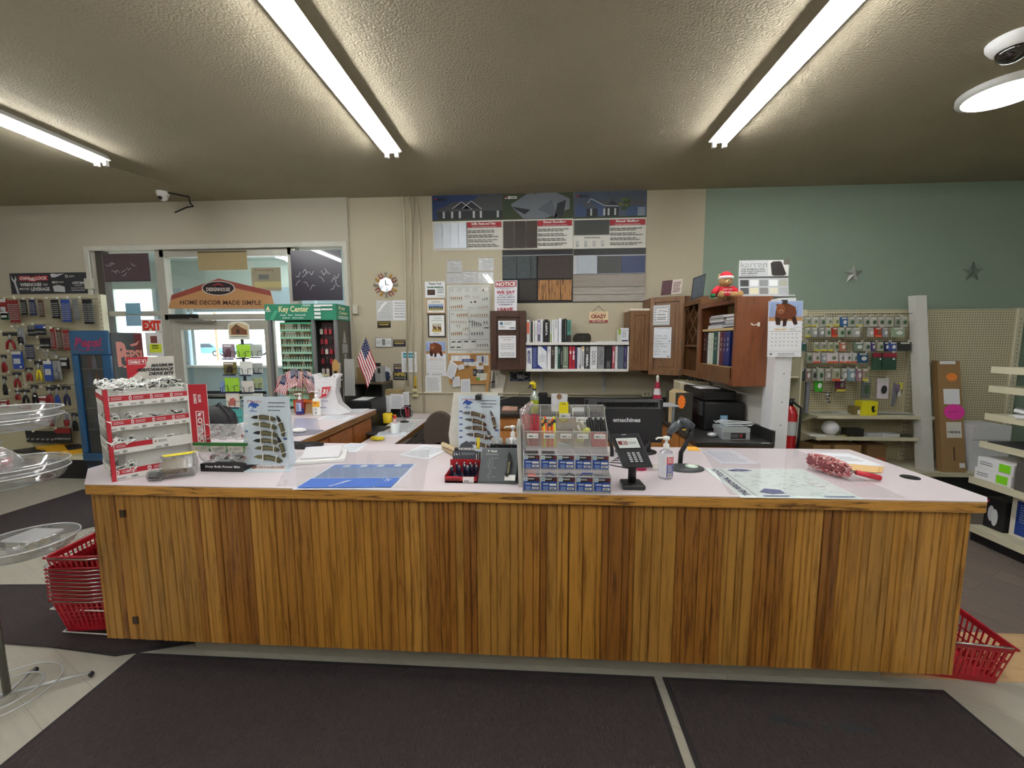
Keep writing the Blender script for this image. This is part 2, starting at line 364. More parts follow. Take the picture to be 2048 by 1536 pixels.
# vestibule behind the glass
M_VW = mat('#b9c9c3', .8); M_VB = mat('#9db4bf', .7)
VY = 7.4; VX0, VX1 = -8.6, -2.0; VZ = 3.1
mb = MB(); mb.box(VX0, VX1, YW+.15, VY, VZ, VZ+.05, M_VW); struct(mb, 'ceiling')
mb = MB(); mb.box(VX1, VX1+.08, YW+.15, VY, 0, VZ, M_VW); struct(mb, 'wall_right')
mb = MB(); mb.box(VX0-.08, VX0, YW+.15, VY, 0, VZ, M_VW); struct(mb, 'wall_left')
ow = [pbox(225, 578, 312, 740, VY), pbox(374, 650, 540, 730, VY)]
mb = MB(); zo1 = ow[0][3]; zs = ow[1][2]; ztop2 = ow[1][3]; Ax0, Ax1 = ow[0][:2]; Bx0, Bx1 = ow[1][:2]
mb.box(VX0, VX1, VY, VY+.12, zo1, VZ, M_VW); mb.box(VX0, Ax0, VY, VY+.12, 0, zo1, M_VW)
mb.box(Ax0, Ax1, VY, VY+.12, 0, zs, M_VB); mb.box(Bx0, VX1, VY, VY+.12, 0, zs, M_VB); mb.box(Ax1, Bx0, VY, VY+.12, 0, zo1, M_VB)
mb.box(Bx0, VX1, VY, VY+.12, ztop2+.25, zo1, M_VB)
struct(mb, 'wall_entry')
mb = MB(); mb.box(VX0, VX1, VY-.12, VY, zs-.04, zs, WHITE)
for x in (Ax1, Bx0, Bx0+.12, -4.1): mb.box(x, x+.06, VY-.02, VY+.1, zs, zo1, mat('#c7dbe4', .4))
struct(mb, 'window_2')
# outdoors
mb = MB(); mb.box(-90, 60, VY+.2, 120, -.15, -.02, mat('#ece9e4', .95, var=.08, scale=.4)); struct(mb, 'ground')
def car(x, y, rz, h, label):
    t = thing('car', label, 'car', (0, 0, 0)); m = mat(h, .3, coat=.5)
    prof = [(-2.2, .35), (-2.25, .75), (-1.9, .95), (-1.3, 1.0), (-.75, 1.5), (.9, 1.55), (1.5, 1.05), (2.1, .98), (2.25, .7), (2.2, .35)]
    mb = MB(); mb.prism([(a, -.85, b) for a, b in prof], (0, 1.7, 0), m); mb.fbm('body', t, bevel=.08)
    mb = MB(); mb.prism([(-1.15, -.87, 1.03), (-.7, -.87, 1.43), (.8, -.87, 1.47), (1.3, -.87, 1.05)], (0, 1.74, 0), mat('#26323b', .15)); mb.fbm('window', t)
    for wx in (-1.4, 1.4):
        for wy in (-.87, .67): mb = MB(); mb.cyl((wx, wy, .33), (wx, wy+.2, .33), .33, BLACK, 20); mb.cyl((wx, wy-.01, .33), (wx, wy+.21, .33), .18, CHROME, 14); mb.fbm('wheel', t)
    t.location = (x, y, -.02); t.rotation_euler = (0, 0, rz)
for i, (px, h, lb) in enumerate(((424, '#4f8fae', 'blue car parked outside, left of the pole'), (447, '#8fb3c4', 'pale blue car parked outside, right of the pole'))):
    p = pl(px, 680, 'y', 46); car(p.x+(i*1.6-.8), 46+i*3, .2, h, lb)
p = pl(433, 680, 'y', 34); mb = MB(); mb.cyl((p.x, 34, -.1), (p.x, 34, 5), .09, mat('#b8745a', .7)); one(mb, 'light_pole', 'thin rusty pole standing outside beyond the glass door', 'pole')

# ================================================================== FLOOR MATS
M_MAT = mat('#3d3334', .95, var=.4, scale=110, bump=1.6, bscale=160, stretch=(1, .45, 1)); M_MATE = mat('#262223', .8)
def fmat(pts, label):
    t = thing('floor_mat', label, 'mat', (sum(p[0] for p in pts)/len(pts), sum(p[1] for p in pts)/len(pts), 0), 'dark entrance mats on the floor')
    mb = MB(); mb.prism([(x, y, .001) for x, y in pts], (0, 0, .006), M_MATE); mb.fbm('edging', t)
    c = Vector((t.location.x, t.location.y)); mb = MB()
    ins = []
    n = len(pts)
    for i in range(n):
        p, a, b = Vector(pts[i]), Vector(pts[i-1]), Vector(pts[(i+1) % n]); u, v = (a-p).normalized(), (b-p).normalized(); s = abs(u.cross(v)) or 1; ins.append(p+(u+v)*.022/s)
    mb.prism([(p.x, p.y, .007) for p in ins], (0, 0, .003), M_MAT); mb.fbm('carpet', t)
my = 1.825
fmat([(-2.06, my), (-1.97, .1), (.56, .1), (.56, my)], 'long dark brown mat in front of the counter, left of the pale gap')
fmat([(.6, my), (.6, .1), (1.9, .1), (1.86, my)], 'dark brown mat in front of the counter, right of the pale gap, with worn patches')
p = [pl(x, y, 'z', 0) for x, y in ((232, 1312), (18, 1283), (-80, 1268), (-80, 1262), (125, 1170), (330, 1081), (520, 1120))]
fmat([(-2.155, 1.80), (-2.84, 1.865), (-3.6, 1.93), (-3.6, 2.22), (-2.35, 2.28), (-1.6, 2.35), (-1.7, 2.12)][0:1]+[(-2.84, 1.865), (-3.9, 1.96), (p[4].x-1.5, p[4].y-.1), (p[4].x, p[4].y), (p[4].x+.9, p[4].y+.05), (-1.45, 2.03)], 'dark mat under the stack of red baskets')
q = [pl(x, y, 'z', 0) for x, y in ((0, 1141), (183, 1053), (0, 1034), (165, 980))]
fmat([(q[0].x-.8, q[0].y-.35), (q[1].x, q[1].y), (q[1].x+.8, q[1].y+.33), (q[3].x+.8, q[3].y+.25), (q[3].x, q[3].y), (q[2].x, q[2].y), (q[2].x-.8, q[2].y-.25)], 'dark mat on the floor between the counter and the tool wall')
# worn spots on the right mat
mb = MB()
for cx, cy, r in ((1.02, 1.63, .05), (1.1, 1.61, .045), (1.2, 1.6, .03), (1.3, 1.61, .05), (1.36, 1.6, .03)):
    mb.poly([(cx+r*random.uniform(.7, 1.3)*cos(a*.7), cy+r*.5*random.uniform(.6, 1.2)*sin(a*.7), .0104) for a in range(9)], mat('#2c2d30', .7))
o = mb.fbm('worn_patch', bpy.data.objects['floor_mat.001'])

# ================================================================== CEILING LIGHTS
M_TUBE = emis('#f5f6f6', TUBE, 'led_tube'); M_HOUS = mat('#dcdcd8', .5)
def strip(x, y0, y1, label, z=CZ):
    t = thing('ceiling_light', label, 'ceiling light', (x, (y0+y1)/2, z-.1), 'twin tube ceiling lights')
    mb = MB(); mb.prism([(x-.05, y0, z), (x-.085, y0, z-.045), (x-.05, y0, z-.055), (x+.05, y0, z-.055), (x+.085, y0, z-.045), (x+.05, y0, z)], (0, y1-y0, 0), M_HOUS); mb.fbm('housing', t)
    for s in (-1, 1):
        mb = MB(); mb.cyl((x+s*.042, y0+.03, z-.068), (x+s*.042, y1-.03, z-.068), .011, M_TUBE, 8); tb = mb.fbm('tube', t)
        mb = MB()
        for y in (y0+.012, y1-.012): mb.box(x+s*.042-.014, x+s*.042+.014, y-.015, y+.015, z-.095, z-.05, WHITE)
        mb.fbm('socket', t)
p1, p2, p3 = pl(785, 313, 'z', CZ-.08), pl(1437, 293, 'z', CZ-.08), pl(206, 330, 'z', CZ-.08)
strip(p1.x, p1.y-2.4, p1.y, 'twin tube ceiling light above the left half of the counter')
strip(p2.x, p2.y-2.4, p2.y, 'twin tube ceiling light above the right half of the counter')
strip(p3.x, p3.y-2.4, p3.y, 'twin tube ceiling light at the left edge of the photo')
for x, lb in ((-3.9, 'far left'), (-1.26, 'inner left'), (1.49, 'inner right'), (4.1, 'far right')): strip(x, -2.6, -.2, 'unseen twin tube light added behind the camera, '+lb+' of four')  # unseen fixtures added behind the camera to help light the room
strip(-4.35, 5.4, 7.1, 'twin tube ceiling light inside the entrance vestibule', 3.1)
# round flush light and dome camera
c = pl(2010, 178, 'z', CZ)
t = thing('ceiling_light', 'round glowing flush ceiling light near the right edge', 'ceiling light', (c.x, c.y, CZ-.05))
mb = MB(); mb.lathe((c.x, c.y, CZ-.04), [(.23, .04), (.23, .01), (.2, 0)], M_HOUS, 32); mb.fbm('rim', t)
mb = MB(); mb.lathe((c.x, c.y, CZ-.06), [(0, 0), (.1, .003), (.2, .02)], emis('#f4f6ff', 9, 'diffuser'), 32); mb.fbm('diffuser', t)
c = pl(2028, 86, 'z', CZ-.02)
t = thing('security_camera', 'white dome security camera on the ceiling above the round light', 'security camera', (c.x, c.y, CZ-.12))
mb = MB(); mb.lathe((c.x, c.y, CZ-.05), [(.07, -.01), (.09, 0), (.11, .03), (.112, .05)], WHITE, 28); mb.fbm('base', t)
mb = MB(); mb.ball((c.x, c.y, CZ-.06), .07, .07, .06, mat('#1c1512', .1, coat=1), 20); mb.fbm('dome', t)
c = pl(326, 393, 'z', CZ-.05); b = pl(386, 404, 'y', YW-.04); e_ = pl(350, 425, 'y', YW-.035)
t = thing('security_camera', 'small white camera on the ceiling above the entrance', 'security camera', (c.x, c.y, CZ-.1))
mb = MB(); mb.lathe((c.x, c.y, CZ-.05), [(.05, 0), (.06, .02), (.06, .05)], WHITE, 20); mb.ball((c.x, c.y, CZ-.06), .045, .045, .04, WHITE, 14); mb.fbm('housing', t)
mb = MB(); mb.cyl((c.x+.005, c.y-.04, CZ-.075), (c.x+.008, c.y-.05, CZ-.08), .02, BLACK, 14); mb.fbm('lens', t)
mb = MB(); mb.tube([(c.x+.05, c.y, CZ-.01), (c.x+.2, c.y+.12, CZ-.02), (b.x-.02, b.y-.02, CZ-.03), (b.x, b.y, CZ-.06), (e_.x+.15, e_.y, (b.z+e_.z)/2), (e_.x, e_.y, e_.z)], .008, BLACK); mb.fbm('cord', t)

# ================================================================== MAIN COUNTER
CT = .95
M_LAM = mat('#d9ced2', .32, var=.05, scale=350, coat=.1); M_OAKE = wood('#c08a3c', '#5d3a17', stretch=(1.0, 9, 16), lo=.38, hi=.56, ring=.8)
CY0, CY1, CXL, CXR = 1.70, 2.50, -2.09, 1.865
t = thing('service_counter', 'long oak panelled service counter with a pale pink laminate top', 'counter', (-.1, 2.1, 0))
top = [(CXL, CY0), (CXR-.05, CY0), (CXR, CY0+.05), (CXR, CY1), (-1.555, CY1), (-2.33, CY1), (-2.33, CY0+.22)]
mb = MB(); mb.prism([(x, y, CT-.004) for x, y in top], (0, 0, .004), M_LAM); mb.fbm('laminate_top', t)
mb = MB(); mb.prism([(x, y, CT-.052) for x, y in top], (0, 0, .048), M_OAKE); mb.fbm('oak_edging', t, bevel=.006)
mb = MB(); mb.box(-2.05, 1.76, CY0+.045, CY1-.05, .16, CT-.052, wood('#a97830', '#7b5220')); mb.box(-2.3, -2.05, CY0+.3, CY1-.05, .16, CT-.052, wood('#a97830', '#7b5220')); mb.fbm('body', t)
mb = MB(); mb.box(-1.78, 1.62, CY0+.17, CY1-.1, 0, .16, mat('#8b857a', .8, var=.15, scale=6)); mb.fbm('toe_kick', t)
oaks = [wood(a, b, stretch=(16, 16, 1.0), scale=s, lo=.36, hi=.68) for a, b, s in (('#b38033', '#80531b', 3.2), ('#a97630', '#744916', 4.1), ('#ba883d', '#8b5f24', 3.6), ('#9c6828', '#643a12', 4.6), ('#ad7e38', '#7c551f', 2.9), ('#8f5c22', '#583210', 3.9))]
random.seed(11)
mbs = [MB() for _ in range(3)]; x = -2.085; px0, px1 = -2.085, 1.775; sec = [(-2.085, -1.475), (-1.47, .14), (.144, 1.775)]; prev = None
for si, (a, b) in enumerate(sec):
    x = a; mb = mbs[si]
    while x < b-.001:
        wv = random.choice((.022, .03, .03, .036, .045, .06)); wv = min(wv, b-x); wv = b-x if b-x-wv < .018 else wv
        m = prev if (prev and random.random() < .45) else random.choice(oaks); prev = m
        y0 = CY0+.03+random.choice((0, 0, .002)); g = .0036
        mb.prism([(x, y0+.014, .16), (x, y0+g*1.5, .16), (x+g, y0, .16), (x+wv-g, y0, .16), (x+wv, y0+g*1.5, .16), (x+wv, y0+.014, .16)][::-1], (0, 0, CT-.052-.16), m); x += wv
for mb in mbs: mb.fbm('oak_panel', t)
mb = MB(); mb.box(1.775, 1.79, CY0+.03, CY1-.05, .16, CT-.052, oaks[0]); mb.fbm('end_panel', t); mb = MB(); mb.box(-2.1, -2.085, CY0+.03, CY0+.5, .16, CT-.052, oaks[1]); mb.fbm('end_panel', t)
for px, py in ((246, 1027), (272, 1240)):
    p = pl(px, py, 'y', CY0+.03); mb = MB(); mb.box(p.x-.012, p.x+.012, CY0+.024, CY0+.034, p.z-.018, p.z+.018, mat('#3c2c1a', .6)); mb.fbm('latch_hole', t)
p = pl(1820, 955, 'z', CT); mb = MB(); mb.cyl((p.x, p.y, CT-.0005), (p.x, p.y, CT+.003), .037, BLACK, 28); mb.cyl((p.x, p.y, CT+.003), (p.x, p.y, CT+.0045), .028, mat('#09090a', .6), 24); mb.fbm('grommet', t)

# return counter on the left
WX = -1.56; WY1 = 3.82; WT = CT
M_OAKC = wood('#a8652b', '#7c451a', stretch=(3, 3, 3), lo=.35, hi=.7)
t = thing('return_counter', 'return counter with wood drawers running back from the main counter', 'counter', (-1.95, 3.2, 0))
mb = MB(); mb.box(-2.4, WX, CY1+.001, WY1, WT-.004, WT, M_LAM); mb.fbm('laminate_top', t)
mb = MB(); mb.box(-2.4, WX, CY1+.001, WY1, WT-.052, WT-.004, wood('#9b6c33', '#5f3d18', stretch=(9, 1, 16))); mb.fbm('oak_edging', t, bevel=.005)
mb = MB(); mb.box(-2.35, WX-.045, CY1+.01, WY1-.03, 0, WT-.052, M_OAKC); mb.fbm('carcass', t)
for k, (ya, yb) in enumerate(((2.56, 2.95), (2.97, 3.36), (3.38, 3.76))):
    for z0, z1 in ((.7, .87), (.4, .68), (.12, .38)):
        mb = MB(); mb.box(WX-.045, WX-.028, ya, yb, z0, z1, M_OAKC); mb.box(WX-.028, WX-.022, ya+.02, yb-.02, z0+.02, z1-.02, M_OAKC); mb.fbm('drawer', t, bevel=.006)

# back desk (low), with wood edge
DT = .74
d1, d2 = pl(798, 885, 'z', DT), pl(852, 839, 'z', DT)
DX = (d1.x+d2.x)/2
t = thing('desk', 'low desk with a wood edge and pale top below the wall papers', 'desk', (-1.7, 4.3, 0))
pts = [(DX, 3.1), (DX, 4.42), (-.95, 4.42), (-.95, 4.78), (-1.655, 4.78), (-1.655, 4.37), (-1.555, 4.37), (-1.555, 3.9), (-1.5, 3.9), (-1.5, 3.1)]
mb = MB(); mb.prism([(x, y, DT-.004) for x, y in pts][::-1], (0, 0, .004), M_LAM); mb.fbm('desktop', t)
mb = MB(); mb.prism([(x, y, DT-.045) for x, y in pts][::-1], (0, 0, .04), wood('#8d612e', '#5a3a18', stretch=(9, 1, 16))); mb.fbm('wood_edging', t)
mb = MB(); mb.box(DX-.2, DX-.03, 3.5, 4.4, .0, DT-.045, mat('#5d6063', .5, .3)); mb.fbm('pedestal', t)
for z in (.1, .38, .56):
    mb = MB(); mb.box(DX-.03, DX-.012, 3.55, 4.35, z, z+.16, mat('#6d7073', .45, .3)); mb.box(DX-.012, DX-.005, 3.9, 4.0, z+.09, z+.105, BLACK); mb.fbm('drawer', t, bevel=.003)

# low run of cabinets with black worktop, along the back wall and down the partition
LZ = .855; M_BLK = mat('#2b2a29', .35, var=.35, scale=45, coat=.2)
M_OAK2 = wood('#a8703a', '#84501f', stretch=(6, 6, 1.2), lo=.3, hi=.7)
RX = 1.735
t = thing('worktop', 'black speckled laminate worktop running round the corner of the office', 'worktop', (.5, 4.4, LZ-.04))
f0 = pl(1392, 884, 'z', LZ)
pts = [(-.86, 4.15), (.86, 4.15), (f0.x, 3.8), (f0.x, f0.y), (RX, f0.y), (RX, 4.79), (-.86, 4.79)]
mb = MB(); mb.prism([(x, y, LZ-.035) for x, y in pts], (0, 0, .035), M_BLK); mb.fbm('slab', t, bevel=.004)
mb = MB(); mb.box(-.86, RX, 4.775, 4.795, LZ, LZ+.09, M_BLK); mb.box(RX-.02, RX, f0.y, 4.775, LZ, LZ+.09, M_BLK); mb.fbm('backsplash', t, bevel=.003)
def base_cab(xs, Y, label, sub=1):
    x0, x1 = xs; t = thing('base_cabinet', label, 'cabinet', ((x0+x1)/2, Y+.3, 0), 'base cabinets under the black worktop')
    mb = MB(); mb.box(x0, x1, Y+.02, 4.77, .1, LZ-.035, M_OAK2); mb.box(x0, x1, Y+.08, 4.77, 0, .1, BLACK); mb.fbm('carcass', t)
    n = max(1, round((x1-x0)/.45)); wd = (x1-x0)/n
    for i in range(n):
        a, b = x0+i*wd+.012, x0+(i+1)*wd-.012
        mb = MB(); mb.box(a, b, Y, Y+.02, .68, LZ-.06, M_OAK2); mb.box(a+.02, b-.02, Y-.005, Y, .7, LZ-.08, M_OAK2); mb.fbm('drawer', t, bevel=.004)
        mb = MB(); mb.box(a, b, Y, Y+.02, .12, .665, M_OAK2); mb.box(a+.06, b-.06, Y-.004, Y, .18, .6, M_OAK2); mb.fbm('door', t, bevel=.004)
base_cab((-.84, -.12), 4.18, 'oak base cabinet under the black worktop, behind the upper knife display')
base_cab((-.118, .84), 4.18, 'oak base cabinet under the black worktop, behind the computer monitor')
t = thing('base_cabinet', 'oak base cabinet under the black worktop beside the white post', 'cabinet', (1.5, 3.7, 0))
mb = MB(); mb.prism([(f0.x+.03, f0.y+.02, .1), (RX, f0.y+.02, .1), (RX, 4.77, .1), (.86, 4.77, .1), (.86, 4.18, .1), (f0.x+.03, 3.83, .1)], (0, 0, LZ-.135), M_OAK2); mb.fbm('carcass', t)
for a, b in ((f0.y+.05, 3.4), (3.42, 3.79)):
    mb = MB(); mb.box(f0.x+.012, f0.x+.03, a, b, .12, .66, M_OAK2); mb.fbm('door', t, bevel=.004)
    mb = MB(); mb.box(f0.x+.012, f0.x+.03, a, b, .68, LZ-.05, M_OAK2); mb.fbm('drawer', t, bevel=.004)

# partition and white post
mb = MB(); mb.box(RX+.002, RX+.07, 3.2, YW, 0, 1.87, mat('#c9c7bf', .7)); struct(mb, 'wall_partition')
p0, p1 = pl(1548, 760, 'y', 3.06), pl(1580, 760, 'y', 3.06)
mb = MB(); mb.box(p0.x, p1.x+.005, 3.06, 3.2, 0, pl(1565, 596, 'y', 3.06).z, mat('#dedfe2', .5))
for z in (.98, 1.15, 1.36): mb.cyl(((p0.x+p1.x)/2+.01, 3.0595, z), ((p0.x+p1.x)/2+.01, 3.058, z), .005, GREY, 8)
struct(mb, 'trim_4', bevel=.002)
# ================================================================== THINGS ON THE BACK WALL
YP = YW-.004
M_RED = mat('#a3252f', .6); M_NAVY = mat('#1e2440', .6); M_DKG = mat('#33343a', .7); M_LG = mat('#a9aaac', .8); M_SKY = mat('#8fb0d8', .7)
def house(s, sky, roof, wall, kind):
    s.rect(0, 0, 1, .47, mat(sky, .6), .0006)
    R_, W_ = mat(roof, .6), mat(wall, .6); T = mat('#b9bcc0', .6); G = mat('#39422e', .7)
    if kind == 0:
        s.poly([(.06, .28), (.3, .13), (.58, .12), (.66, .02), (1, .02), (1, .30), (.06, .30)], R_, .0012); s.rect(.07, .27, 1, .45, W_, .0010)
        for a, b, c in ((.42, .26, .12), (.56, .25, .17)): s.poly([(a-.12, .25), (a, b-.12), (a+.14, .26)], W_, .0018); s.path([(a-.13, .25), (a, b-.13), (a+.15, .27)], .008, T, .0024)
        for a in (.15, .27, .38, .58, .68, .92): s.rect(a, .30, a+.03, .42, T, .0022)
        s.rect(0, .44, 1, .47, G, .0026)
    elif kind == 1:
        s.rect(0, 0, 1, .47, G, .0010)
        s.poly([(.12, .2), (.35, .02), (.75, 0), (.95, .12), (.95, .3), (.6, .46), (.3, .46), (.16, .28)], R_, .0014)
        s.poly([(.5, .3), (.7, .13), (.78, .46)], mat('#5d636d', .6), .002); s.poly([(.14, .24), (.4, .3), (.32, .38), (.2, .3)], mat('#23262b', .6), .002); s.poly([(.78, .2), (.9, .14), (.86, .44), (.74, .44)], mat('#2a2d34', .6), .002)
    else:
        s.poly([(.03, .3), (.09, .17), (.18, .27), (.18, .46), (.03, .46)], W_, .0012); s.poly([(.08, .17), (.24, .18), (.33, .28), (.16, .28)], R_, .0014)
        s.poly([(.2, .2), (.25, .13), (.42, .25), (.42, .46), (.2, .46)], W_, .001); s.poly([(.24, .12), (.42, .16), (.56, .11), (.63, .26), (.42, .27)], R_, .0017)
        s.poly([(.45, .25), (.53, .16), (.62, .26)], mat('#26282e', .6), .0022); s.path([(.19, .2), (.24, .125), (.42, .25), (.62, .26)], .008, T, .0026)
        s.rect(.18, .3, .33, .45, mat('#1f2026', .6), .0018); s.rect(.43, .28, .62, .45, mat('#24262c', .6), .0018)
        for a in (.23, .47, .41, .56): s.rect(a, .3, a+.025, .42, T, .003)
        s.poly([(.7, .26), (.8, .14), (.93, .13), (1, .24), (1, .27)], R_, .0016); s.rect(.72, .26, 1, .45, W_, .0013); s.rect(.88, .29, .98, .44, mat('#7d8694', .6), .0022)
        for k in range(26): a = random.random()*6.3; r = random.random()**.5; s.disc(.7+.075*r*cos(a), .2+.13*r*sin(a), .02, .028, mat(random.choice(('#4d5a38', '#6d6a3b', '#3b4a2f')), .8), 7, .0036+k*.0001)
        s.rect(0, .44, 1, .47, G, .005)
def edco(x0, y0, x1, y1, kind, title, sub, lab):
    s = wsheet(x0, y0, x1, y1, YP-.002*kind).slab(mat('#dcdad2', .7), .004+.0)
    s.k = 10
    house(s, ('#2a3d68', '#2a3430', '#4a5364')[kind], ('#4a4b4d', '#70757d', '#4b4d52')[kind], ('#2b2d33', '#6a6f77', '#3c4f72')[kind], kind)
    ic = mat('#14161c', .6) if kind != 1 else WHITE
    s.text('EDCO', .08, .055, .21, .105, ic, .05); s.rect(.035, .06, .07, .085, M_RED); s.rect(.035, .088, .07, .1, ic)
    s.rect(.5, .5, .985, .6, M_RED); s.text(title, .58 if kind else .56, .51, .9, .56, WHITE, .04); s.text(sub, .57, .575, .92, .595, WHITE)
    for k in range(4): s.lines(.51, .64+k*.085, .97, .70+k*.085, 2, mat('#6b6b6b', .8), .75, .5)
    if kind == 0:
        for k in range(4): s.rect(.03+k*.115, .51, .14+k*.115, .97, mat('#aeb4bb', .4, .3))
        s.rect(.49-.005, .51, .497, .97, GREY)
    elif kind == 1:
        for k in range(3): s.rect(.01+k*.165, .5, .17+k*.165-.006, .985, mat('#3b322c', .5, var=.2, stretch=(20, 1, 1)))
    else:
        s.rect(.01, .5, .495, .76, mat('#3f413d', .6)); s.lines(.15, .79, .4, .83, 1, GREY, .9, .5)
        for k in range(4): s.rect(.04+k*.115, .87, .08+k*.115, .97, M_LG); s.rect(.047+k*.115, .885, .08+k*.115, .895, WHITE); s.rect(.047+k*.115, .915, .08+k*.115, .925, WHITE)
    s.disc(.47, .03, .008, .01, BLACK)
    one(s.mb, 'poster', lab, 'poster', 'building product boards at the top of the wall')
random.seed(3)
edco(865, 389, 1005, 500, 0, 'Soffit, Fascia and Trim', 'Enhance the beauty of your project', 'board with a dark brick house, above the small shiny wall sheets')
edco(1005, 385, 1146, 497.5, 1, 'Steel Roofing', 'Unmatched Style and Quality', 'board with grey roof photo, middle of the three house posters')
edco(1147, 382, 1292.5, 496.5, 2, 'Steel Siding', 'Beautiful. Inspiring. Everlasting.', 'board with a blue house and tree, rightmost of the three house posters')
# roofing sample board
s = wsheet(1005, 499, 1145.5, 606, YP).slab(mat('#141417', .5), .004)
slate = mat('#3d4649', .5, var=.3, scale=25, bump=.8, bscale=30)
for i, (u0, v0, u1, v1) in enumerate(((.01, .12, .2, .54), (.21, .12, .4, .54), (.41, .12, .485, .54))): s.mb.box(*sorted((s.P(u0, 0).x, s.P(u1, 0).x)), YP-.012, YP-.0005, s.P(0, v1).z, s.P(0, v0).z, slate)
brn = mat('#3a302c', .6, var=.35, scale=8, stretch=(12, 1, 1)); dk = mat('#2e2b2b', .6, var=.3, scale=8, stretch=(12, 1, 1)); tan_ = wood('#b07c48', '#3a2413', stretch=(26, 1, 1.5), lo=.4, hi=.6)
for u0, v0, u1, v1, m in ((.51, .13, .99, .54, brn), (.01, .57, .23, .95, dk), (.24, .57, .485, .95, mat('#332d2a', .6, var=.3, stretch=(12, 1, 1))), (.51, .57, .66, .95, tan_), (.665, .57, .83, .95, tan_), (.835, .57, .985, .95, tan_)):
    s.mb.box(s.P(u0, 0).x, s.P(u1, 0).x, YP-.01, YP-.0005, s.P(0, v1).z, s.P(0, v0).z, m)
s.mb.box(s.P(0, 0).x, s.P(1, 0).x, YP-.014, YP-.0005, s.P(0, .12).z, s.P(0, .1).z, GREY)
one(s.mb, 'sample_board', 'black board of dark roofing samples with tan shakes, below the roof poster', 'sample board')
s = wsheet(1146.5, 497, 1290, 604.5, YP).slab(mat('#141417', .5), .004)
X = lambda u: s.P(u, 0).x; Z = lambda v: s.P(0, v).z
s.mb.box(X(0), X(1), YP-.006, YP-.0005, Z(.47), Z(.12), mat('#b9bcc0', .5))
for a, b, m in ((.05, .33, mat('#aab2bb', .45)), (.335, .665, mat('#343433', .45)), (.67, .995, mat('#1e305c', .45))): s.mb.box(X(a), X(b), YP-.014, YP-.006, Z(.455), Z(.14), m); s.mb.box(X(a)+.012, X(a)+.018, YP-.016, YP-.014, Z(.455), Z(.14), m)
for v0, v1, c in ((.48, .71, '#8d8379'), (.715, .85, '#9b948b'), (.855, .985, '#9c958c')): s.mb.prism([(X(0), YP-.001, Z(v0)), (X(0), YP-.008, Z(v0)), (X(0), YP-.016, Z(v1)), (X(0), YP-.001, Z(v1))], (X(1)-X(0), 0, 0), wood(c, '#766c63', stretch=(1.2, 14, 14), lo=.3, hi=.7))
one(s.mb, 'sample_board', 'board of siding samples with grey, black and blue panels over grey planks', 'sample board')

# shiny laminated sheets
def shiny(x0, y0, x1, y1, lab):
    s = wsheet(x0, y0, x1, y1, YP-.002).slab(mat('#c9cbce', .15, .0, bump=.0, coat=1), .002); s.lines(.2, .15, .8, .9, 6, M_LG, .6, .35, True)
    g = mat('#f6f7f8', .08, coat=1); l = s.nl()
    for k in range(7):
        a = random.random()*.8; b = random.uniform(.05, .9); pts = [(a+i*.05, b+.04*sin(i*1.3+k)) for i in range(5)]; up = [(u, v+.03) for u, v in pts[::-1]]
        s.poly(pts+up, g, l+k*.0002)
    s.rect(.03, .02, .97, .04, M_DKG); one(s.mb, 'laminated_sheet', lab, 'notice', 'shiny plastic covered sheets above the hardware chart')
for x0, y0, x1, y1, lab in ((894, 520.5, 924, 544, 'plastic covered sheet, upper left of the five above the chart'), (893, 545, 924.5, 568, 'plastic covered sheet, lower left, touching the top of the chart'), (925, 542, 954, 566.5, 'plastic covered sheet, middle of the lower row above the chart'), (955, 543, 987, 567, 'plastic covered sheet, right end of the lower row above the chart'), (957, 515, 988, 541, 'plastic covered sheet, upper right of the five above the chart')): shiny(x0, y0, x1, y1, lab)

# thank-you card, framed pictures
s = wsheet(850, 563, 890, 595.5, YP-.004).slab(mat('#eef0f2', .4), .005); s.text('Thank You!', .18, .07, .82, .2, M_NAVY, .03)
s.lines(.12, .29, .92, .42, 1, mat('#3f6b5c', .7), 1, .7); s.lines(.62, .42, .95, .74, 3, mat('#3f6b5c', .7), .7, .4); s.rect(.12, .5, .5, .83, mat('#17181b', .6)); s.poly([(.18, .6), (.3, .56), (.45, .6), (.44, .8), (.38, .7), (.28, .7), (.24, .8), (.18, .78)], mat('#57382a', .7)); s.lines(.6, .85, .95, .93, 1, M_LG)
one(s.mb, 'card', 'thank you card with a small dark picture, topmost of the column by the chart', 'card')
def horses(s, u0, v0, u1, v1, n, c, sky='#9fb8dc', gr='#b7a66c'):
    s.rect(u0, v0, u1, v1, mat(sky, .7)); m = (v0+v1)/2; s.rect(u0, m+(v1-v0)*.15, u1, v1, mat(gr, .8)); l = s.nl(); hm = mat(c, .8); wv = (u1-u0)/n
    for i in range(n):
        a = u0+i*wv; h = v1-v0; b = m-.1*h+random.uniform(-.04, .04)*h
        s.poly([(a+wv*.1, b-.05*h), (a+wv*.25, b-.22*h), (a+wv*.35, b-.05*h), (a+wv*.9, b), (a+wv*.93, b+.22*h), (a+wv*.88, b+.5*h), (a+wv*.8, b+.48*h), (a+wv*.75, b+.28*h), (a+wv*.42, b+.26*h), (a+wv*.36, b+.5*h), (a+wv*.28, b+.48*h), (a+wv*.27, b+.2*h), (a+wv*.2, b+.02*h)], hm, l+i*.0001)
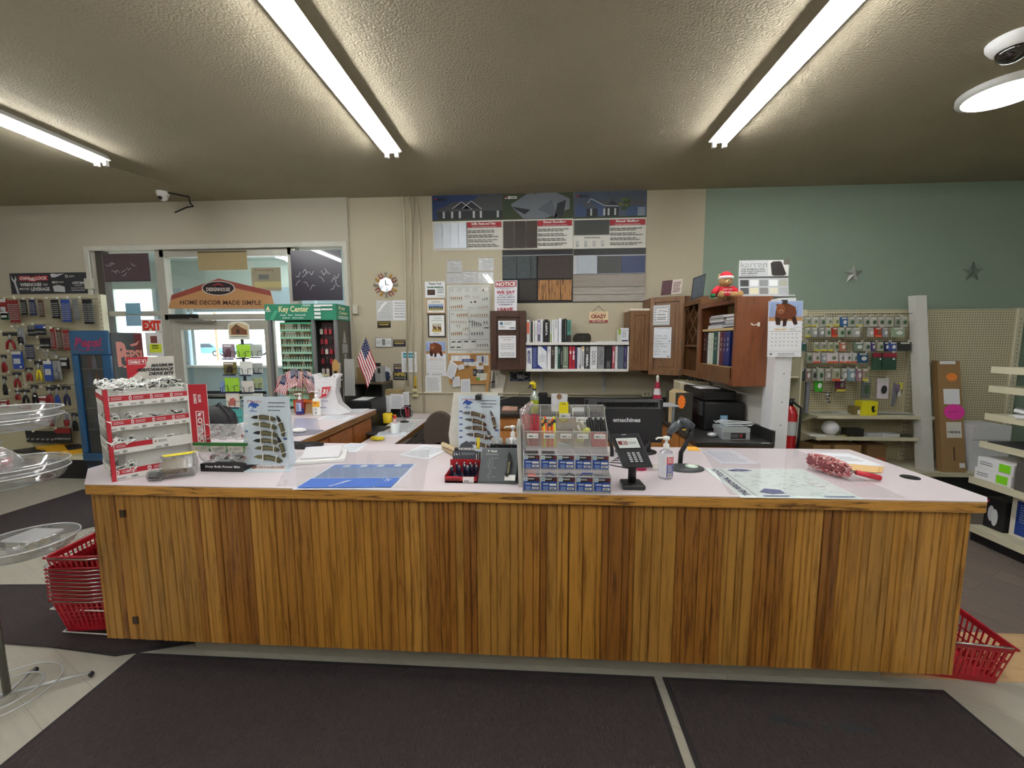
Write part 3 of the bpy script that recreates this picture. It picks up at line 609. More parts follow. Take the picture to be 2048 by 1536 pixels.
def framed(x0, y0, x1, y1, fm, fw, lab, draw):
    s = wsheet(x0, y0, x1, y1, YP-.012); t = thing('framed_picture', lab, 'framed picture', s.P(.5, 1)); t.location.y = YP
    a, b = s.W, s.H; mb = MB()
    for u0, v0, u1, v1 in ((0, 0, 1, fw/b), (0, 1-fw/b, 1, 1), (0, fw/b, fw/a, 1-fw/b), (1-fw/a, fw/b, 1, 1-fw/b)): mb.box(s.P(u0, 0).x, s.P(u1, 0).x, YP-.014, YP, s.P(0, v1).z, s.P(0, v0).z, fm)
    mb.fbm('frame', t, bevel=.002)
    q = Sheet(s.P(fw/a, fw/b)+Vector((0, .006, 0)), s.A*(1-2*fw/a), s.B*(1-2*fw/b)).slab(mat('#eceae6', .5), .003); draw(q); q.mb.fbm('picture', t)
def d1_(q): q.rect(.05, .06, .95, .94, mat('#f3f1ec', .6)); q.lines(.2, .1, .8, .26, 2, GREY, .8, .4, True); horses(q, .08, .34, .92, .84, 7, '#1d2430'); q.lines(.3, .88, .7, .93, 1, M_LG)
framed(852, 597, 891, 627, mat('#c5a17e', .5), .012, 'wood framed picture of a line of dark horses on the wall', d1_)
def d2_(q): q.rect(.06, .04, .94, .96, mat('#f2f2f0', .6)); q.lines(.25, .12, .85, .2, 2, mat('#5f9a90', .7), .8, .4, True); q.lines(.15, .24, .9, .28, 1, mat('#5f9a90', .7), 1, .5); horses(q, .2, .4, .8, .8, 2, '#6b3f22', '#c9c7b5', '#c2a951'); q.lines(.3, .85, .7, .92, 1, M_LG)
framed(856, 628, 891, 674, mat('#15161a', .3), .012, 'black framed print of two brown horses above the bear calendar', d2_)

def bear(s, u0, v0, u1, v1):
    P = lambda pts: [(u0+(u1-u0)*a, v0+(v1-v0)*b) for a, b in pts]
    s.rect(u0, v0, u1, v0+(v1-v0)*.68, mat('#9fb4dd', .7)); s.rect(u0, v0+(v1-v0)*.6, u1, v0+(v1-v0)*.8, mat('#b98a5e', .8)); s.rect(u0, v0+(v1-v0)*.76, u1, v1, mat('#e6e9f4', .7))
    l = s.nl()
    for k in range(12): a = random.choice((random.uniform(.01, .2), random.uniform(.72, .99))); s.line(u0+(u1-u0)*a, v0+(v1-v0)*.65, u0+(u1-u0)*(a+random.uniform(-.05, .05)), v0+(v1-v0)*random.uniform(.05, .3), .0015, mat('#7d7f98', .8), l)
    B = mat('#6d3a20', .9, var=.3, scale=120); D = mat('#3a2117', .9); H = mat('#8a4e2c', .9, var=.25, scale=140)
    s.poly(P([(.2, .35), (.28, .15), (.42, .05), (.6, .1), (.78, .22), (.82, .45), (.8, .62), (.86, .88), (.76, .92), (.66, .68), (.55, .7), (.52, .95), (.42, .97), (.42, .74), (.36, .72), (.34, .92), (.22, .9), (.18, .62)]), B)
    s.poly(P([(.2, .6), (.36, .66), (.34, .92), (.22, .9)]), D); s.poly(P([(.42, .7), (.55, .66), (.52, .95), (.42, .97)]), D); s.poly(P([(.68, .6), (.8, .62), (.86, .88), (.76, .92)]), D)
    s.disc(u0+(u1-u0)*.345, v0+(v1-v0)*.3, (u1-u0)*.14, (v1-v0)*.2, H); 
    for a in (.24, .45): s.disc(u0+(u1-u0)*a, v0+(v1-v0)*.14, (u1-u0)*.035, (v1-v0)*.05, B)
    s.disc(u0+(u1-u0)*.35, v0+(v1-v0)*.38, (u1-u0)*.065, (v1-v0)*.09, mat('#a9744f', .9)); s.disc(u0+(u1-u0)*.35, v0+(v1-v0)*.41, (u1-u0)*.025, (v1-v0)*.035, BLACK)
    for a in (.29, .4): s.disc(u0+(u1-u0)*a, v0+(v1-v0)*.27, (u1-u0)*.012, (v1-v0)*.018, BLACK)
def calendar(s, lab, parent_loc, title=True):
    t = thing('calendar', lab, 'calendar', parent_loc)
    q = Sheet(s.O, s.A, s.B*.47).slab(PAPER, .002); bear(q, .01, .01, .99, .99); q.mb.fbm('picture', t)
    q = Sheet(s.P(.0, .472, .001), s.A, s.B*.528).slab(PAPER, .002)
    q.text('FEBRUARY', .2, .035, .56, .09, mat('#d6a23b', .7), .03)
    q.text('2025', .62, .035, .8, .09, M_LG, .02); q.rect(.03, .12, .97, .135, mat('#9aa0ae', .7))
    l = q.nl()
    for r in range(4):
        for c_ in range(7):
            q.rect(.1+c_*.12, .2+r*.13, .13+c_*.12, .23+r*.13, mat('#8b8e98', .8), l)
            if random.random() < .4: q.rect(.14+c_*.12, .24+r*.13, .18+c_*.12, .25+r*.13, M_LG, l)
    q.rect(.02, .8, .98, .808, M_LG); q.disc(.1, .9, .04, .04, GREY, 12); q.lines(.25, .86, .85, .96, 2, GREY, .8, .4, True); q.mb.fbm('pages', t)
    return t
s = wsheet(852, 683, 892, 752, YP-.003); calendar(s, 'brown bear calendar on the back wall below the black framed print', s.P(.5, 1))

def sheet_(box, lab, name='paper_notice', Y=YP, m=PAPER, rot=0, draw=None, cat='notice', group=None):
    if len(box) == 4: s = wsheet(*box, Y)
    else: s = wquad(box[0:2], box[2:4], box[4:6], Y)
    s.slab(m, .0025)
    if draw: draw(s)
    return one(s.mb, name, lab, cat, group)
L_ = lambda n, m=INK, a=.1, f=.85, c=False: (lambda s: s.lines(a, a, 1-a, 1-a, n, m, f, .35, c))
sheet_((851, 751.5, 882.5, 786), 'typed list hanging under the bear calendar on the back wall', draw=L_(14, mat('#8a8b8d', .8)), Y=YP-.002)

# hardware chart
s = wsheet(895, 570, 981, 707, YP-.001).slab(mat('#d8dad6', .7), .003); F = mat('#6f7376', .7); Br = mat('#9a774c', .5, .3); Bk = mat('#26282b', .5)
def frame_(u0, v0, u1, v1):
    l = s.nl()
    for a, b, c_, d in ((u0, v0, u1, v0), (u0, v1, u1, v1), (u0, v0, u0, v1), (u1, v0, u1, v1)): s.line(a, b, c_, d, .003, F, l)
frame_(.05, .03, .98, .95)
for k in range(4): s.lines(.06+k*.18, .04, .19+k*.18, .1, 4, M_LG, .7, .35)
s.rect(.78, .03, .97, .1, mat('#cbb894', .6)); s.rect(.79, .035, .96, .095, WHITE); s.poly([(.82, .09), (.84, .045), (.86, .09)], Bk)
l = s.nl()
def knobs(u, v, n, h, m, dx=.048, wv=.018, grow=0):
    for k in range(n):
        hh = h*(1+grow*k); s.poly([(u+k*dx, v), (u+k*dx-wv*.5, v-hh*.6), (u+k*dx, v-hh), (u+k*dx+wv, v-hh*.8), (u+k*dx+wv, v)], m, l)
    s.lines(u-.01, v+.01, u+n*dx, v+.02, 1, M_LG, 1, .5)
knobs(.09, .21, 6, .045, Br); knobs(.09, .335, 6, .035, Br, grow=.12); knobs(.42, .17, 3, .02, Br, .045, .012); knobs(.6, .175, 4, .012, Br, .04, .01); knobs(.82, .22, 3, .02, Bk, .05, .014, .5)
for u, v, r in ((.56, .25, .02), (.65, .245, .026), (.52, .53, .02)): s.disc(u, v, r, r*.55, Bk, 12, l)
knobs(.5, .335, 3, .015, GREY, .05, .012); knobs(.7, .335, 5, .016, Br, .055, .013, .3); frame_(.05, .37, .5, .79); frame_(.52, .46, .98, .79); frame_(.05, .79, .34, .94); frame_(.34, .79, .66, .94); frame_(.66, .79, .98, .94)
knobs(.23, .46, 6, .045, Br, .045, .018, .05); knobs(.09, .42, 2, .015, Br); knobs(.55, .45, 8, .025, Br, .052, .018, .05); knobs(.09, .545, 7, .03, Br, .055, .016, -.05); knobs(.22, .6, 2, .02, Br); knobs(.37, .65, 3, .02, Br, .045, .014, .5); knobs(.09, .73, 6, .045, Br, .045, .018, .06)
knobs(.57, .6, 5, .1, F, .05, .022, -.12); knobs(.85, .57, 2, .05, F, .06, .02); knobs(.56, .73, 5, .045, F, .06, .024, .05); s.rect(.85, .615, .96, .63, Bk, l); knobs(.7, .9, 5, .04, F, .055, .02, .08); knobs(.4, .72, 2, .012, Br)
for u, v in ((.08, .82), (.22, .82), (.38, .815), (.55, .815), (.06, .9), (.2, .9)): s.poly([(u+.01, v), (u+.1, v-.004), (u+.09, v+.014), (u, v+.016)], Bk, l)
s.lines(.45, .965, .6, .985, 1, GREY); one(s.mb, 'poster', 'tall white chart of knobs and hinges on the wall beside the dark cabinet', 'poster')

# cork board with papers
X0, X1, Z0, Z1 = pbox(898, 706.5, 981, 768, YP); t = thing('cork_board', 'cork board with pinned papers under the hardware chart', 'cork board', ((X0+X1)/2, YP, Z0))
FW = mat('#c0935a', .5); mb = MB()
for a in ((X0, X1, Z0, Z0+.02), (X0, X1, Z1-.02, Z1), (X0, X0+.02, Z0+.02, Z1-.02), (X1-.02, X1, Z0+.02, Z1-.02)): mb.box(a[0], a[1], YP-.018, YP, a[2], a[3], FW)
mb.fbm('frame', t); mb = MB(); mb.box(X0+.02, X1-.02, YP-.006, YP, Z0+.02, Z1-.02, mat('#b0834c', .95, var=.25, scale=150)); mb.fbm('cork', t)
random.seed(5); YC = YP-.008
for i, (b, c_, lab) in enumerate((((902, 709, 915, 722), '#eef0f0', 'small white card pinned at the upper left of the cork board'), ((915, 710, 928, 722), '#e8e8ea', 'white card pinned second along the top of the cork board'), ((928, 710, 940, 724), '#eef0f0', 'white card pinned third along the top of the cork board'), ((953, 711, 967, 726), '#e6e9ee', 'blue and white card pinned near the top right of the cork board'), ((924, 718, 948, 724), '#34457e', 'dark blue strip pinned across the top of the cork board'), ((966, 709, 978, 731), '#f0f0ee', 'tall white card pinned at the right of the cork board'), ((928, 724, 942, 731), '#ececec', 'white card with a keyring in front of it on the cork board'), ((946, 738, 953, 752), '#231f22', 'black card pinned low on the cork board'), ((953, 731, 967, 739), '#f3f3f3', 'white card above the dark printed card on the cork board'), ((953, 739, 967, 746), '#3b3c3e', 'dark printed card above the green one on the cork board'), ((953, 746, 966, 761), '#e4e9dd', 'white and green business card on the cork board'), ((966, 746, 977, 760), '#f0ecd8', 'cream business card at the lower right of the cork board'), ((940, 723, 958, 732), '#eeeeec', 'white card in the middle of the cork board'))):
    def dr(s, i=i):
        s.lines(.12, .2, .85, .8, 3, M_LG if i not in (4, 7, 9) else WHITE, .6, .3)
        if i == 10: s.rect(0, .6, .5, 1, mat('#5f9a3c', .7))
        if i == 3: s.rect(.75, .1, 1, .9, mat('#34457e', .7))
        s.disc(.5, .08, .04, .04, BLACK, 8)
    sheet_(b, lab, 'business_card', YC-.001*(i % 5), mat(c_, .7), draw=dr, cat='card', group='cards pinned to the cork board')
for b, lab, n in (((900.5, 720, 915.5, 730.5, 892, 751), 'white sheet hanging tilted over the left edge of the cork board', 9), ((904.5, 754.5, 919, 752.5, 906, 774), 'small white note hanging off the bottom left of the cork board', 5), ((921, 759, 940, 757.5, 922.5, 787), 'longer white receipt hanging below the cork board', 8), ((914.5, 731.5, 926, 728, 918, 740.5), 'tiny tilted white note on the left of the cork board', 2)):
    sheet_(b, lab, 'pinned_note', YC-.012, draw=L_(n, mat('#a4aab8', .8)), cat='note', group='notes pinned over the cork board edge')
mb = MB(); k = pl(935, 727, 'y', YC-.02)
mb.tube([(k.x+.012*cos(a*.6), YC-.02, k.z-.01+.016*sin(a*.6)) for a in range(11)], .0016, DKMETAL, 5, True)
for dx in (-.006, .006): mb.tube([(k.x+dx, YC-.02, k.z-.026), (k.x+dx*2, YC-.022, k.z-.05)], .004, mat('#4f4636', .4, .7)); 
one(mb, 'key_ring', 'small bunch of keys hanging on the cork board', 'keys')
p0, p1 = pl(978, 744, 'y', YP-.03), pl(972, 791, 'y', YP-.03); mb = MB(); mb.prism([(p0.x-.018, YP-.03, p0.z+.02), (p0.x+.018, YP-.03, p0.z+.02), (p1.x+.016, YP-.03, p1.z), (p1.x-.016, YP-.03, p1.z)], (0, .012, 0), FW); one(mb, 'yardstick', 'flat wooden stick standing against the wall beside the cork board', 'stick')
for q, lab in (((981, 742, 1000, 740, 982, 777), 'cream manila tag hanging under the dark cabinet, nearer the stick'), ((987, 741, 1012, 752, 981, 782), 'cream folder tag hanging under the dark cabinet, nearer the sticker')):
    s = wquad(q[:2], q[2:4], q[4:], YP-.006 if '12' in lab else YP-.012).slab(mat('#e6e0d2', .7), .002); s.disc(.3, .12, .03, .03, DKMETAL, 10); s.rect(.05, .6, .4, .68, DKMETAL) if 'nearer the stick' in lab and 'sticker' not in lab else None; one(s.mb, 'manila_tag', lab, 'tag', 'cream tags hanging under the dark cabinet')

# notice sign (stands on the dark cabinet)
s = wquad((989.5, 562, ), (1034.5, 560.5), (989, 628), YW-.30).slab(mat('#e6e6ee', .3, coat=.5), .003)
s.rect(.03, .02, .97, .19, M_RED); s.text('NOTICE', .07, .045, .93, .165, WHITE, .04); s.text('THIS PLACE IS POLITICALLY', .07, .205, .93, .235, M_NAVY, .01); s.text('INCORRECT', .3, .245, .7, .27, M_NAVY, .01); s.text('WE SAY', .08, .3, .92, .4, M_RED, .04)
s.text('MERRY CHRISTMAS', .2, .42, .8, .45, M_NAVY, .02)
for k, tx in enumerate(('GOD BLESS AMERICA', 'WE SALUTE OUR FLAG &', 'GIVE THANKS TO OUR TROOPS', 'IF THIS OFFENDS YOU')): s.text(tx, .1 if k < 3 else .2, .48+k*.075, .9 if k < 3 else .8, .52+k*.075, M_NAVY, .02)
s.text('LEAVE', .14, .82, .82, .93, M_RED, .04); one(s.mb, 'notice_sign', 'white sign headed NOTICE standing on the dark wall cabinet', 'sign')

sheet_((1019, 743, 1062, 763), 'navy sticker with silver lettering on the wall under the dark cabinet', 'sticker', draw=lambda s: (s.rect(.02, .03, .98, .97, mat('#20263f', .5)), s.disc(.25, .5, .22, .42, mat('#8b90a0', .5)), s.disc(.25, .5, .19, .36, mat('#20263f', .5)), s.disc(.78, .5, .2, .43, mat('#8b90a0', .5)), s.disc(.78, .5, .17, .36, mat('#20263f', .5)), s.text('R&D', .36, .3, .72, .7, mat('#c9ccd4', .5), .03), s.lines(.66, .42, .9, .6, 1, mat('#c9ccd4', .5))), m=mat('#b6b9c2', .5), cat='sticker')
# crazy sign
s = wsheet(1178, 623, 1216.5, 645.5, YP-.006).slab(mat('#e2cfa8', .6), .006, mat('#8d3a2c', .6)); R2 = mat('#7d1f20', .6)
s.text("YOU DON'T HAVE TO BE", .15, .1, .88, .2, R2, .01); s.text('CRAZY', .1, .27, .9, .6, R2, .05); s.text('TO WORK HERE', .3, .64, .72, .72, R2, .01); s.rect(.02, .77, .98, .97, mat('#9b2e2a', .6)); s.text("WE'LL TRAIN YOU", .15, .81, .85, .92, WHITE, .02)
t = thing('hanging_sign', 'small cream and red sign hanging by a cord above the shelves', 'sign', s.P(.5, 1)); s.mb.fbm('board', t)
a, b, c_ = pl(1185, 623, 'y', YP-.008), pl(1197, 612, 'y', YP-.008), pl(1209, 623, 'y', YP-.008); mb = MB(); mb.tube([a, b, c_], .0022, mat('#6b5038', .8)); mb.cyl(b, b+Vector((0, -.006, 0)), .004, DKMETAL); mb.fbm('cord', t)

# tool clock
c0 = pl(772, 570, 'y', YP-.01); rr = (pl(797, 570, 'y', YP).x-pl(747, 570, 'y', YP).x)/2
t = thing('wall_clock', 'clock ringed with tools, mirrored faces at its centre', 'clock', (c0.x, YP, c0.z-rr))
mb = MB()
for k in range(8): a, b = k*pi/4, (k+1)*pi/4; mb.prism([c0, c0+Vector((cos(a)*.085, 0, sin(a)*.085)), c0+Vector((cos(b)*.085, 0, sin(b)*.085))], (0, -.006-(k % 2)*.003, 0), mat('#c9ced2' if k % 2 else '#8d9296', .15, .9))
mb.cyl(c0, c0+Vector((0, -.014, 0)), .01, CHROME); mb.fbm('dial', t)
mb = MB(); mb.box(c0.x-.003, c0.x+.003, c0.y-.017, c0.y-.014, c0.z, c0.z+.06, BLACK); mb.box(c0.x, c0.x+.045, c0.y-.017, c0.y-.014, c0.z-.003, c0.z+.003, BLACK); mb.fbm('hand', t)
for k in range(12):
    a = pi/2-k*pi/6; d = Vector((cos(a), 0, sin(a))); n = Vector((-sin(a), 0, cos(a))); mb = MB()
    if k % 3 == 0:
        mb.tube([c0+d*.08, c0+d*(rr*.86)], .007, CHROME, 6)
        for s_ in (-1, 1): mb.tube([c0+d*(rr*.86), c0+d*(rr*.92)+n*.014*s_, c0+d*rr+n*.01*s_], .005, CHROME, 5)
        nm = 'wrench'
    elif k % 3 == 1:
        mb.tube([c0+d*.08, c0+d*(rr*.62)], .004, CHROME, 5); mb.tube([c0+d*(rr*.62), c0+d*(rr*.95)], .012, mat('#c2912f', .4), 8); nm = 'screwdriver'
    else:
        mb.tube([c0+d*.085, c0+d*(rr*.55)], .008, CHROME, 6)
        for s_ in (-1, 1): mb.tube([c0+d*(rr*.52), c0+d*(rr*.72)+n*.022*s_, c0+d*(rr*.97)+n*.014*s_], .006, mat('#8f2426', .4), 6)
        nm = 'pliers'
    mb.fbm(nm, t)
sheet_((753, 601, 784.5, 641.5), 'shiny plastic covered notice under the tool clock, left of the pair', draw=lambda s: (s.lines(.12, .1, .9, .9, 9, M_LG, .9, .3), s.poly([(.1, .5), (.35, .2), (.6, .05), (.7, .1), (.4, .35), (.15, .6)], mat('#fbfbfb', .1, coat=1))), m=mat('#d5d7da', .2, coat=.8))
sheet_((785, 600.5, 814, 641), 'white notice with large type under the tool clock, right of the pair', draw=lambda s: [s.text(tx, .15, .1+k*.135, .85, .17+k*.135, INK, .01) for k, tx in enumerate(('We are not', 'responsible for', 'items lost or', 'left here thirty', 'days after', 'invoiced.'))])
def plate(b, c_, lab): sheet_(b, lab, 'award_plate', YP-.006, mat(c_, .3), draw=lambda s: (s.rect(.05, .12, .95, .32, mat('#a08a4a', .4, .5)), s.lines(.12, .4, .88, .7, 1, mat('#c9b56a', .5), 1, .7), s.lines(.2, .78, .8, .88, 1, mat('#8d7d4a', .5))), cat='plate', group='small dark award plates on the wall')
plate((755, 642.5, 781, 655), '#131316', 'black and gold plate under the shiny notice below the clock'); plate((786.5, 679.5, 811, 692.5), '#1c1e40', 'navy and gold plate right of the silver certificate'); plate((787.5, 728, 804.5, 742.5), '#2a2763', 'violet plate half behind the letter with the blue heading')
sheet_((786.5, 743, 814, 760), 'black sticker with gold letters low on the wall', 'sticker', draw=lambda s: (s.text('NFIB', .1, .1, .85, .55, mat('#c2a955', .5), .05), s.lines(.08, .65, .9, .9, 2, M_LG, .9, .4)), m=mat('#18181b', .5), cat='sticker')
s = wsheet(750.5, 675, 784.5, 694.5, YP-.008).slab(mat('#dfe1e2', .5), .008, mat('#8f8f8c', .4)); s.rect(.0, .0, 1, 1, mat('#8e8f8d', .4)); s.rect(.04, .06, .96, .94, mat('#dfe1e0', .5)); s.rect(.4, .25, .6, .8, mat('#7d807f', .6)); s.poly([(.37, .25), (.5, .12), (.63, .25)], mat('#7d807f', .6)); s.lines(.08, .3, .34, .7, 3, M_LG); s.lines(.66, .3, .92, .7, 3, M_LG); one(s.mb, 'certificate', 'silver framed certificate with a small building drawing', 'certificate')
sheet_((803, 703.5, 833.5, 744.5), 'white letter with a blue picture heading beside the conduits', draw=lambda s: (s.rect(.12, .06, .88, .3, mat('#3f8ca0', .6)), s.rect(.15, .15, .85, .22, mat('#8fd0d0', .6)), s.lines(.12, .38, .88, .9, 9, M_LG, .85, .3), s.disc(.8, .68, .09, .07, mat('#b9bcc4', .7))), Y=YP-.012)

# conduits, outlets
M_CON = mat('#cfc7ae', .55)
def wire(pts, r, lab, name='conduit', m=M_CON, cat='conduit', group=None, ex=None, dy=0):
    q = [pl(x, y, 'y', YW-r-.002-dy) for x, y in pts]; mb = MB(); mb.tube(q, r, m, 8)
    if ex: ex(mb, q)
    return one(mb, name, lab, cat, group)
def clips(mb, q):
    for f in (.35, .7): p = q[-2].lerp(q[-1], f); mb.box(p.x-.02, p.x+.02, YW-.012, YW-.001, p.z-.006, p.z+.006, M_CON)
wire([(804, 389), (807.5, 420), (817, 772)], .011, 'leftmost painted conduit running down the wall', group='painted conduits on the wall', ex=clips)
wire([(817.5, 389), (821, 425), (828.5, 777)], .011, 'painted conduit running down to the yellow switch plate', group='painted conduits on the wall', ex=clips)
wire([(831, 389), (838, 450), (848, 826)], .011, 'rightmost painted conduit running down past the bear calendar', group='painted conduits on the wall', ex=clips)
wire([(829.5, 390), (825, 500), (819, 650), (809, 770), (801, 815)], .004, 'thin loose cable crossing in front of the conduits', 'cable', mat('#aba58f', .6), 'cable', dy=.024)
wire([(758, 785), (848, 785.5), (1284, 790)], .011, 'long horizontal painted conduit along the back wall', group='painted conduits on the wall', dy=.0)
def outlet(x0, y0, x1, y1, lab, sw=False):
    X0, X1, Z0, Z1 = pbox(x0, y0, x1, y1, YW-.012); t = thing('wall_outlet', lab, 'outlet', ((X0+X1)/2, YW, Z0)); mb = MB(); mb.box(X0, X1, YW-.03 if not sw else YW-.045, YW-.001, Z0, Z1, M_CON if not sw else mat('#d9d2a4', .5)); mb.fbm('plate', t, bevel=.003)
    mb = MB(); yy = YW-.031 if not sw else YW-.046
    for f in (.3, .7): p = X0+(X1-X0)*f; mb.box(p-.012, p+.012, yy, yy+.001, (Z0+Z1)/2-.016, (Z0+Z1)/2+.016, mat('#8d8770', .5))
    mb.fbm('socket_face', t)
outlet(1284, 782.5, 1302.5, 793, 'pale double outlet box on the back wall near the corner'); outlet(826.5, 777, 836.5, 793.5, 'yellowish wall box at the foot of the conduits', True)
t = bpy.data.objects['wall_outlet']
p0, p1 = pl(829.5, 753, 'y', YW-.05), pl(830.5, 776, 'y', YW-.05); mb = MB(); mb.box(p0.x-.014, p0.x+.014, YW-.035, YW-.028, p1.z, p0.z, mat('#c9a92e', .5)); mb.cyl((p0.x, YW-.036, p1.z+.01), (p0.x, YW-.04, p1.z+.01), .008, BLACK); one(mb, 'level_tool', 'thin yellow tool hanging above the yellowish wall box', 'tool')
X0, X1, Z0, Z1 = pbox(705.5, 609.5, 715, 627.5, YW-.04); mb = MB(); mb.box(X0, X1, YW-.045, YW-.001, Z0, Z1, mat('#c9c4b4', .5)); mb.box((X0+X1)/2-.006, (X0+X1)/2+.006, YW-.055, YW-.045, (Z0+Z1)/2-.01, (Z0+Z1)/2+.012, WHITE); one(mb, 'light_switch', 'white switch box on the wall beside the key rack header', 'switch', bevel=.002)

# stars on the green wall
for (px, py), lab, wire_ in (((1707, 548), 'solid silver metal star on the green wall', 0), ((1946, 544), 'thin wire star on the green wall near the right edge', 1)):
    c_ = pl(px, py, 'y', YW-.01); R_ = .108; mb = MB(); pts = []
    for k in range(10): a = pi/2+k*pi/5; r = R_ if k % 2 == 0 else R_*.42; pts.append(Vector((c_.x+r*cos(a), YW-.005, c_.z+r*sin(a))))
    ap = Vector((c_.x, YW-.04, c_.z))
    if not wire_:
        for k in range(10): mb.add([pts[k], pts[(k+1) % 10], ap], [(0, 1, 2)], mat('#b3b3ac' if k % 2 else '#8a8a84', .45, .2))
        mb.poly(pts, DKMETAL)
    else:
        for q in (1, .7, .42): mb.tube([c_.lerp(p, q) for p in pts], .0016, mat('#7a817a', .4, .6), 5, True)
        for p in pts[::2]: mb.tube([c_, p], .0015, mat('#5f655f', .4, .6), 5)
    one(mb, 'wall_star', lab, 'wall decoration', 'metal stars on the green wall')
# ================================================================== UPPER CABINETS, SHELVES, BOOKS
YF = YW-.33
M_DKC = wood('#4b3024', '#33201a', stretch=(3, 3, 1), lo=.3, hi=.8, rough=.35, bump=.03); M_MDC = wood('#7d5836', '#523620', stretch=(5, 5, 1), lo=.3, hi=.75, rough=.4); M_RDC = wood('#7f4a2b', '#60351c', stretch=(5, 5, 1), lo=.3, hi=.75, rough=.35)
M_INS = mat('#cdb27d', .6)
def shaker(mb, O, A, B, N, m, fr=.065, t=.02):
    """raised frame-and-panel door front: corner O, width A, height B, outward N"""
    O, A, B, N = map(Vector, (O, A, B, N)); a, b, n = A.normalized(), B.normalized(), N.normalized(); W, H = A.length, B.length
    def bx(u0, v0, u1, v1, d0, d1): mb.prism([O+a*u0+b*v0+n*d0, O+a*u1+b*v0+n*d0, O+a*u1+b*v1+n*d0, O+a*u0+b*v1+n*d0], n*(d1-d0), m)
    bx(0, 0, fr, H, 0, t); bx(W-fr, 0, W, H, 0, t); bx(fr, 0, W-fr, fr, 0, t); bx(fr, H-fr, W-fr, H, 0, t); bx(fr, fr, W-fr, H-fr, 0, t*.4)
    bx(fr+.035, fr+.035, W-fr-.035, H-fr-.035, t*.4, t*.75)
X0, X1, Z0, Z1 = pbox(980.5, 621.5, 1051.5, 740, YF)
t = thing('wall_cabinet', 'very dark brown wall cabinet with two white notices on its door', 'cabinet', ((X0+X1)/2, YW-.15, Z0))
mb = MB(); mb.box(X0, X1, YF+.022, YW-.001, Z0, Z1, M_DKC); mb.fbm('carcass', t); mb = MB(); shaker(mb, (X0, YF+.02, Z0), (X1-X0, 0, 0), (0, 0, Z1-Z0), (0, -1, 0), M_DKC, .07); mb.fbm('door', t, bevel=.004)
s = wsheet(996.5, 641.5, 1031.5, 659.5, YF-.012); s.slab(PAPER, .011); s.disc(.18, .3, .1, .18, mat('#4a6a8a', .6), 12); s.lines(.35, .15, .9, .45, 2, GREY, .6, .4); s.lines(.1, .55, .4, .8, 2, GREY); s.rect(.65, .75, .95, .85, INK); one(s.mb, 'paper_notice', 'small white card, upper of two on the dark cabinet door', 'notice')
s = wsheet(997, 671, 1032, 715.5, YF-.012); s.slab(PAPER, .011)
for k, tx in enumerate(('RESTOCKING FEE', 'UP TO 25%', '', '*NO RETURNS ON', 'SPECIAL ORDERS OR', 'AFTER 30 DAYS*', '', 'NO RETURNS ON', 'OPEN PACKAGES')):
    if tx: s.text(tx, .12 if len(tx) > 10 else .28, .06+k*.1, .88 if len(tx) > 10 else .72, .115+k*.1, INK, .0)
one(s.mb, 'paper_notice', 'white restocking notice, lower of two on the dark cabinet door', 'notice')
# shelves
SX0, SX1 = X1+.002, pl(1258, 690, 'y', YF).x
zs1, zs1b, zs2, zs2b = pl(1150, 684.5, 'y', YF).z, pl(1150, 690, 'y', YF).z, pl(1150, 738, 'y', YF).z, pl(1150, 743, 'y', YF).z
SH = []
for a, b, lab in ((zs1b, zs1, 'upper white wall shelf holding catalogues and a black radio'), (zs2b, zs2, 'lower white wall shelf packed with binders')):
    mb = MB(); mb.box(SX0, SX1, YF, YW-.001, a, b, mat('#e3e2dd', .4)); one(mb, 'wall_shelf', lab, 'shelf', 'white wall shelves')
for px, lab in ((1083, 'white shelf bracket under the shelves, left'), (1208, 'white shelf bracket under the shelves, right')):
    p = pl(px, 745, 'y', YW-.02); q = pl(px, 783, 'y', YW-.02); mb = MB(); mb.box(p.x-.018, p.x+.018, YW-.006, YW-.001, q.z, zs2b, mat('#b9bcc0', .4, .4)); mb.box(p.x-.018, p.x+.018, YW-.28, YW-.001, zs2b-.006, zs2b, mat('#b9bcc0', .4, .4)); mb.prism([(p.x-.003, YW-.006, zs2b-.2), (p.x-.003, YW-.006, zs2b-.006), (p.x-.003, YW-.22, zs2b-.006)], (.006, 0, 0), mat('#b9bcc0', .4, .4)); one(mb, 'shelf_bracket', lab, 'bracket', 'white shelf brackets')
def binder(x0, x1, z, h, c, Y=YF+.025, d=.24, text=None, tc='#ffffff', lab='', nm='binder', deco=None, lean=0, grp='binders and catalogues on the shelves', tv=(.15, .85), tb=.02):
    m = mat(c, .45); mb = MB(); g = .0015
    mb.box(x0+g, x1-g, Y, Y+d, z+.0005, z+h, m); mb.box(x0+g+.003, x1-g-.003, Y+.004, Y+d+.002, z+.003, z+h+.0006, PAPER)
    s = Sheet((x0+g, Y, z+h), (x1-x0-2*g, 0, 0), (0, 0, -h), mb); s.k = 0
    if deco: deco(s)
    if text: s.text(text, .25, tv[0], .78, tv[1], mat(tc, .6), tb, turn=1)
    if lean: s.mb.v = [Matrix.Rotation(lean, 3, 'Y') @ (v-Vector((x1, Y, z)))+Vector((x1, Y, z)) for v in s.mb.v]
    return one(mb, nm, lab, 'binder', grp, bevel=.001)
PX = lambda x, Y=YF+.025: pl(x, 700, 'y', Y).x
zf = lambda y, Y=YF+.025: pl(1150, y, 'y', Y).z
